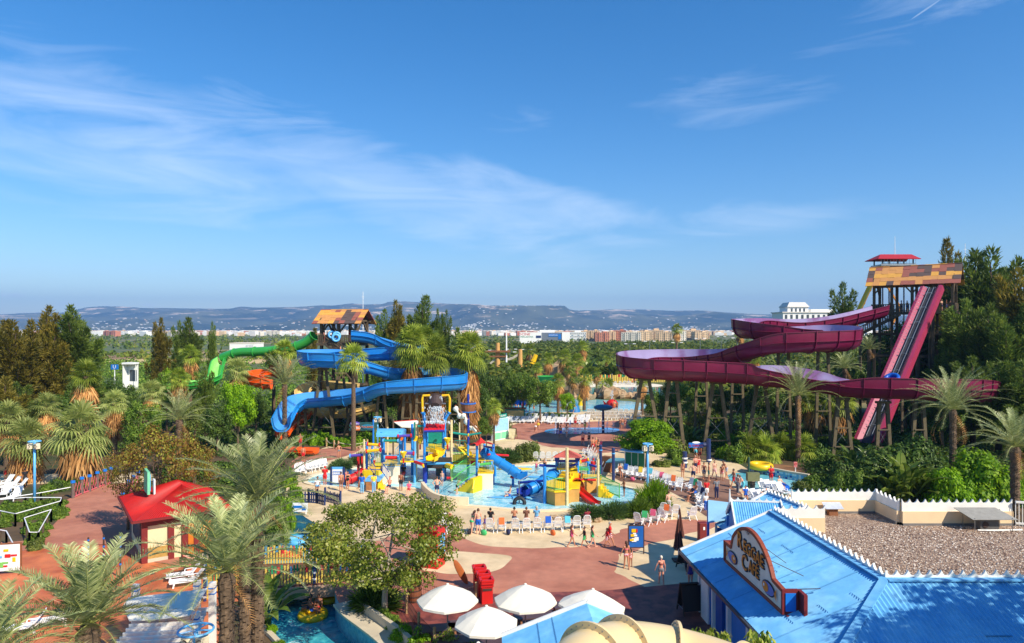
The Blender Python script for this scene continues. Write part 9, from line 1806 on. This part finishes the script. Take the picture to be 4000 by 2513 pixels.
for i in range(14):plant('ban','blade_leaf_plant',G(2300+i*26+rnd.uniform(-6,6),1484+rnd.uniform(-3,3)),'%s blade leaved plant from left behind the painted fence'%nth(i),'plant',rnd.uniform(1.5,2.3),None,'banana belt behind the far beach',b_banana(170,20,1.9,.34))
for a in((2300,2024,165,1.3,'left large spreading juniper at the near rim of the pool','juniper',0,True),(2385,2020,160,1.4,'middle spreading juniper at the near rim of the pool','juniper',0,True),(2545,1988,150,2.6,'tall bright green juniper mound by the loudspeaker pole','bright',0,True),(2485,2018,130,1.7,'lower bright juniper in front of the tall mound','mid',0,True),(2582,2000,100,1.8,'right shoulder of the juniper mound','mid',0,True),(2425,2020,70,.8,'small leafy bush between the two juniper beds','bright',1,False),(1980,1802,170,1.7,'spreading juniper behind the sail tower','juniper',0,True),(2045,1800,110,2.6,'airy flowering bush right of the juniper behind the sail tower','olive',1,False),(2078,1795,95,2.8,'taller airy bush beside the white recliners','olive',1,False),(1940,1770,60,1.0,'small dark juniper below the pale blue stand','juniper',0,True),(1330,1832,110,1.1,'spreading juniper left of the play towers','juniper',0,True),(1400,1812,90,1.3,'palmetto like juniper behind the purple pipe','juniper',0,True)):
 shrub(*a[:7],'junipers and bushes round the pool',a[7])
for i in range(17):
 px=1165+i*23+rnd.uniform(-5,5);shrub(px,1745+rnd.uniform(-9,2)-(abs(i-6)*1.5),70+rnd.uniform(-8,12),rnd.uniform(1.3,2.3),'%s bright bush from left in the hedge behind the splash pool'%nth(i),'bright',2,'hedge behind the splash pool',lf=(.15,.09))
for i in range(10):shrub(2330-330+i*26-10,1633+rnd.uniform(-2,2),50,1.2,'%s dark green bush from left in the bed behind the loungers'%nth(i),'dark',2,'bed behind the loungers')
k=0
for i in range(34):
 px=2650+(i%12)*62+rnd.uniform(-20,20);py=1715+(i//12)*38+rnd.uniform(-12,12)
 if 2650<px<2790 and py>1730:continue
 shrub(px,py,rnd.uniform(80,130),rnd.uniform(1.2,2.6),'%s bush in the shrubbery between the maroon trestles and the lazy pool'%nth(k),('mid','bright','olive','dark')[(i*7)%4],2 if(i*7)%4!=1 else 2,'shrubbery under the maroon slide',lf=(.15,.08));k+=1
for i,(px,py,w,h,lf_)in enumerate([(2640,1770,110,3.0,'olive'),(2680,1750,80,2.4,'olive'),(2590,1820,100,1.0,'olive'),(2650,1815,90,.9,'mid'),(3010,1800,90,1.8,'bright'),(3180,1905,120,1.6,'mid'),(3260,1925,110,1.5,'mid'),(3130,1915,90,1.2,'olive'),(3330,1935,90,1.3,'mid'),(3230,1850,120,2.2,'dark')]):shrub(px,py,w,h,'%s bush around the slide queue and the parapet'%nth(i),lf_,2,'bushes by the queue and parapet')
for i,(px,py)in enumerate([(2930,1800),(2990,1805),(3050,1790),(2960,1770),(3140,1800)]):fan(px,1290+(H-1.1)*F/G(px,py).y,G(px,py).y,'%s low palmetto from left behind the yellow ring'%nth(i),1.0,'fan',0,1.4,'palmettos behind the yellow ring',.2,0)
for i,(px,py,w,h,lf_)in enumerate([(1100,2060,130,3.4,'bright'),(1150,1980,90,2.6,'bright'),(1095,2110,110,2.0,'mid'),(1060,2000,110,3.2,'mid'),(1125,1900,90,2.2,'bright')]):shrub(px,py,w,h,'%s flowering bush right of the foreground palms'%nth(i),lf_,2,'flowering bushes by the river',lf=(.12,.07))
k=0
for i in range(40):
 px=6+(i%13)*19+rnd.uniform(-8,8);py=1992+(i//13)*22+rnd.uniform(-6,6)-px*.06
 if px>240:continue
 shrub(px,py,70,rnd.uniform(.6,1.1),'%s leafy plant of the left flower bed'%nth(k),'mid',3,'left flower bed',lf=(.22,.12));k+=1
for i,(px,py)in enumerate([(120,2080),(150,2100),(135,2125),(165,2070),(140,2145)]):shrub(px,py,75,.9,'%s plant inside the small railed triangle'%nth(i),'mid' if i<4 else 'olive',3,'railed triangle planting',lf=(.22,.12))
for i in range(12):shrub(190+i*22+rnd.uniform(-8,8),1925-i*5+rnd.uniform(-6,6),75,rnd.uniform(.8,1.5),'%s low bush from left behind the rope fence'%nth(i),('mid','dark')[i%2],2,'bushes behind the rope fence')
def cover():
 global RNG
 RNG=np.random.default_rng(33);pts=[];sz=[];regs=[((2600,5200),(60,118),3400),((-250,1180),(78,150),1500),((1150,2000),(98,140),700),((640,1080),(46,74),420),((440,700),(56,78),200),((2520,2900),(86,115),200)]
 for(a,b),(d0,d1),n in regs:
  for i in range(n):
   px=RNG.uniform(a,b);d=RNG.uniform(d0,d1)
   if 2600<px<3150 and d<82:continue
   if px<640 and d<82 and px>-250 and d<80:continue
   pts.append(((px-CX)/F*d,d,0));sz.append(RNG.uniform(.5,1.5))
 scatter_crowns('ground_cover',pts,sz,60,G_LEAF['dark'],.24)['kind']='stuff'
cover()
for i,(px,top,d)in enumerate([(4160,1150,92),(4280,1220,100),(4420,1180,96),(4560,1250,108),(4300,1500,72)]):conifer(px,top,d,'%s dark conifer past the right edge of the photo'%nth(i),i%2==1,1.1,i%3,'conifers beyond the right edge')
plant('shade','tree',(26,17.5,0),'tall tree standing outside the frame whose shade falls on the café roof','tree',(1.25,1.2,1.55),0,None,b_broad(190,G_LEAF['mid'],46,130,(4.4,4.4,3.4),6.6,(.36,.22)))
plant('shade','tree',(19.8,17.6,0),'second tall tree outside the frame shading the front of the café roof','tree',(.55,.55,1.35),1,None)
bpy.context.view_layer.update()
def relabel(group,pat,deep=None):
 m=[o for o in COL.objects if o.parent is None and o.get('group')==group];m.sort(key=lambda o:o.location.x/o.location.y)
 for i,o in enumerate(m):o['label']=pat%nth(i)
for g_,p_ in(('trees by the lagoon','%s tree from left between the thatched palms and the lagoon'),('shady trees behind the maroon slide','%s shady tree from left under and behind the maroon slide'),('garden trees at left','%s tree from left filling the garden behind the left palms'),('shrubbery under the maroon slide','%s bush from left between the maroon trestles and the lazy pool'),('bushes by the queue and parapet','%s bush from left around the slide queue and the parapet'),('river bank shrubs','%s low shrub from left along the river bank and parasol deck'),('left flower bed','%s leafy plant from left in the railed left flower bed'),('bushes behind the rope fence','%s low bush from left behind the rope fence'),('flowering bushes by the river','%s flowering bush from left beside the foreground palms'),('railed triangle planting','%s plant from left inside the small railed triangle'),('flats beyond the wood','%s block from left in the row of flats right of the shopping centre'),('distant town blocks','%s building from left in the pale distant town below the mountains'),('street lamps beyond the park','%s tall double armed street lamp from left beyond the park'),('white recliners by the right junipers','%s white recliner from left in the group by the right junipers'),('white recliners in the long curved row','%s white recliner from left in the long curved row right of the splash pool'),('white recliners left of the pool','%s white recliner from left in the row left of the splash pool'),('white recliners in the double file','%s white recliner from left in the double file right of the pyramid roof'),('loungers at the far left','%s white lounger from left by the far left pool'),('jets of the splash pad','%s water jet from left on the blue splash pad'),('shaded palms under the maroon slide','%s shaded fan palm from left in the grove under the maroon slide'),('timber trestles under the blue slide','%s timber trestle from left carrying the blue slide'),('saplings by the cream tube','%s leafy sapling from left between the cream tube and the café eave'),('palmettos behind the yellow ring','%s low palmetto from left behind the yellow ring')):relabel(g_,p_)
rnd.seed(5);cols=['red','blue','yellow','aqua','pink','orange','green','navy']
def towel(px,py,rz,c,lab):
 r=thing('towel',G(px,py),lab,'towel',rz,'towels over recliner backs');P=[]
 for x in(-.2,.2):
  for y,z in((-.62,.72),(-.56,.95),(-.50,1.16),(-.44,1.14),(-.36,.92),(-.28,.66)):P.append(Vector((x,y,z+rnd.uniform(-.02,.02))))
 f=[(i,i+1,i+7,i+6)for i in range(5)];MB().add(P,f).build('cloth',cmat(c),r).modifiers.new('thick','SOLIDIFY').thickness=.02
for i in(3,5,9,11):x,y=rowA[i];towel(x,y-4,0,cols[i%8],'%s towel over the %s recliner of the near side row'%(cols[i%8],nth(i)))
for k,i in enumerate((1,4,6,9,12,15,18)):x,y=rowC[i];towel(x,y,R(150 if i<14 else 120),cols[(k+1)%8],'%s towel over a recliner in the curved row, %s towel from left there'%(cols[(k+1)%8],nth(k)))
for k,(x,y)in enumerate(((2560,2045),(2612,2024),(2528,2052))):towel(x,y,R(-30),cols[(k+4)%8],'%s towel over a recliner by the right junipers'%cols[(k+4)%8])
for k,(x,y,c)in enumerate(((1835,2088,'black'),(1985,2090,'navy'),(2160,2092,'orange'),(2470,1880,'pink'),(2560,1902,'blue'),(2745,1975,'black'),(1890,2092,'green'))):
 r=thing('bag',G(x,y),'%s beach bag standing on the paving, %s of the bags in this list'%(c,nth(k))if False else '%s beach bag on the paving %s'%(c,('beside the man in blue shorts','between the seated people','behind the near recliner row','under the curved row at its start','in the middle of the curved row','at the end of the curved row','behind the purple swimsuit child')[k]),'bag',rnd.uniform(0,3),'beach bags')
 MB().ell((0,0,.2),(.26,.13,.22),12,7).build('body',cmat(c),r,smooth=True);m=MB();torus(m,(0,0,.42),.12,.012,12,4,Matrix.Rotation(R(90),3,'X'));m.build('handle',M_DWOOD,r)
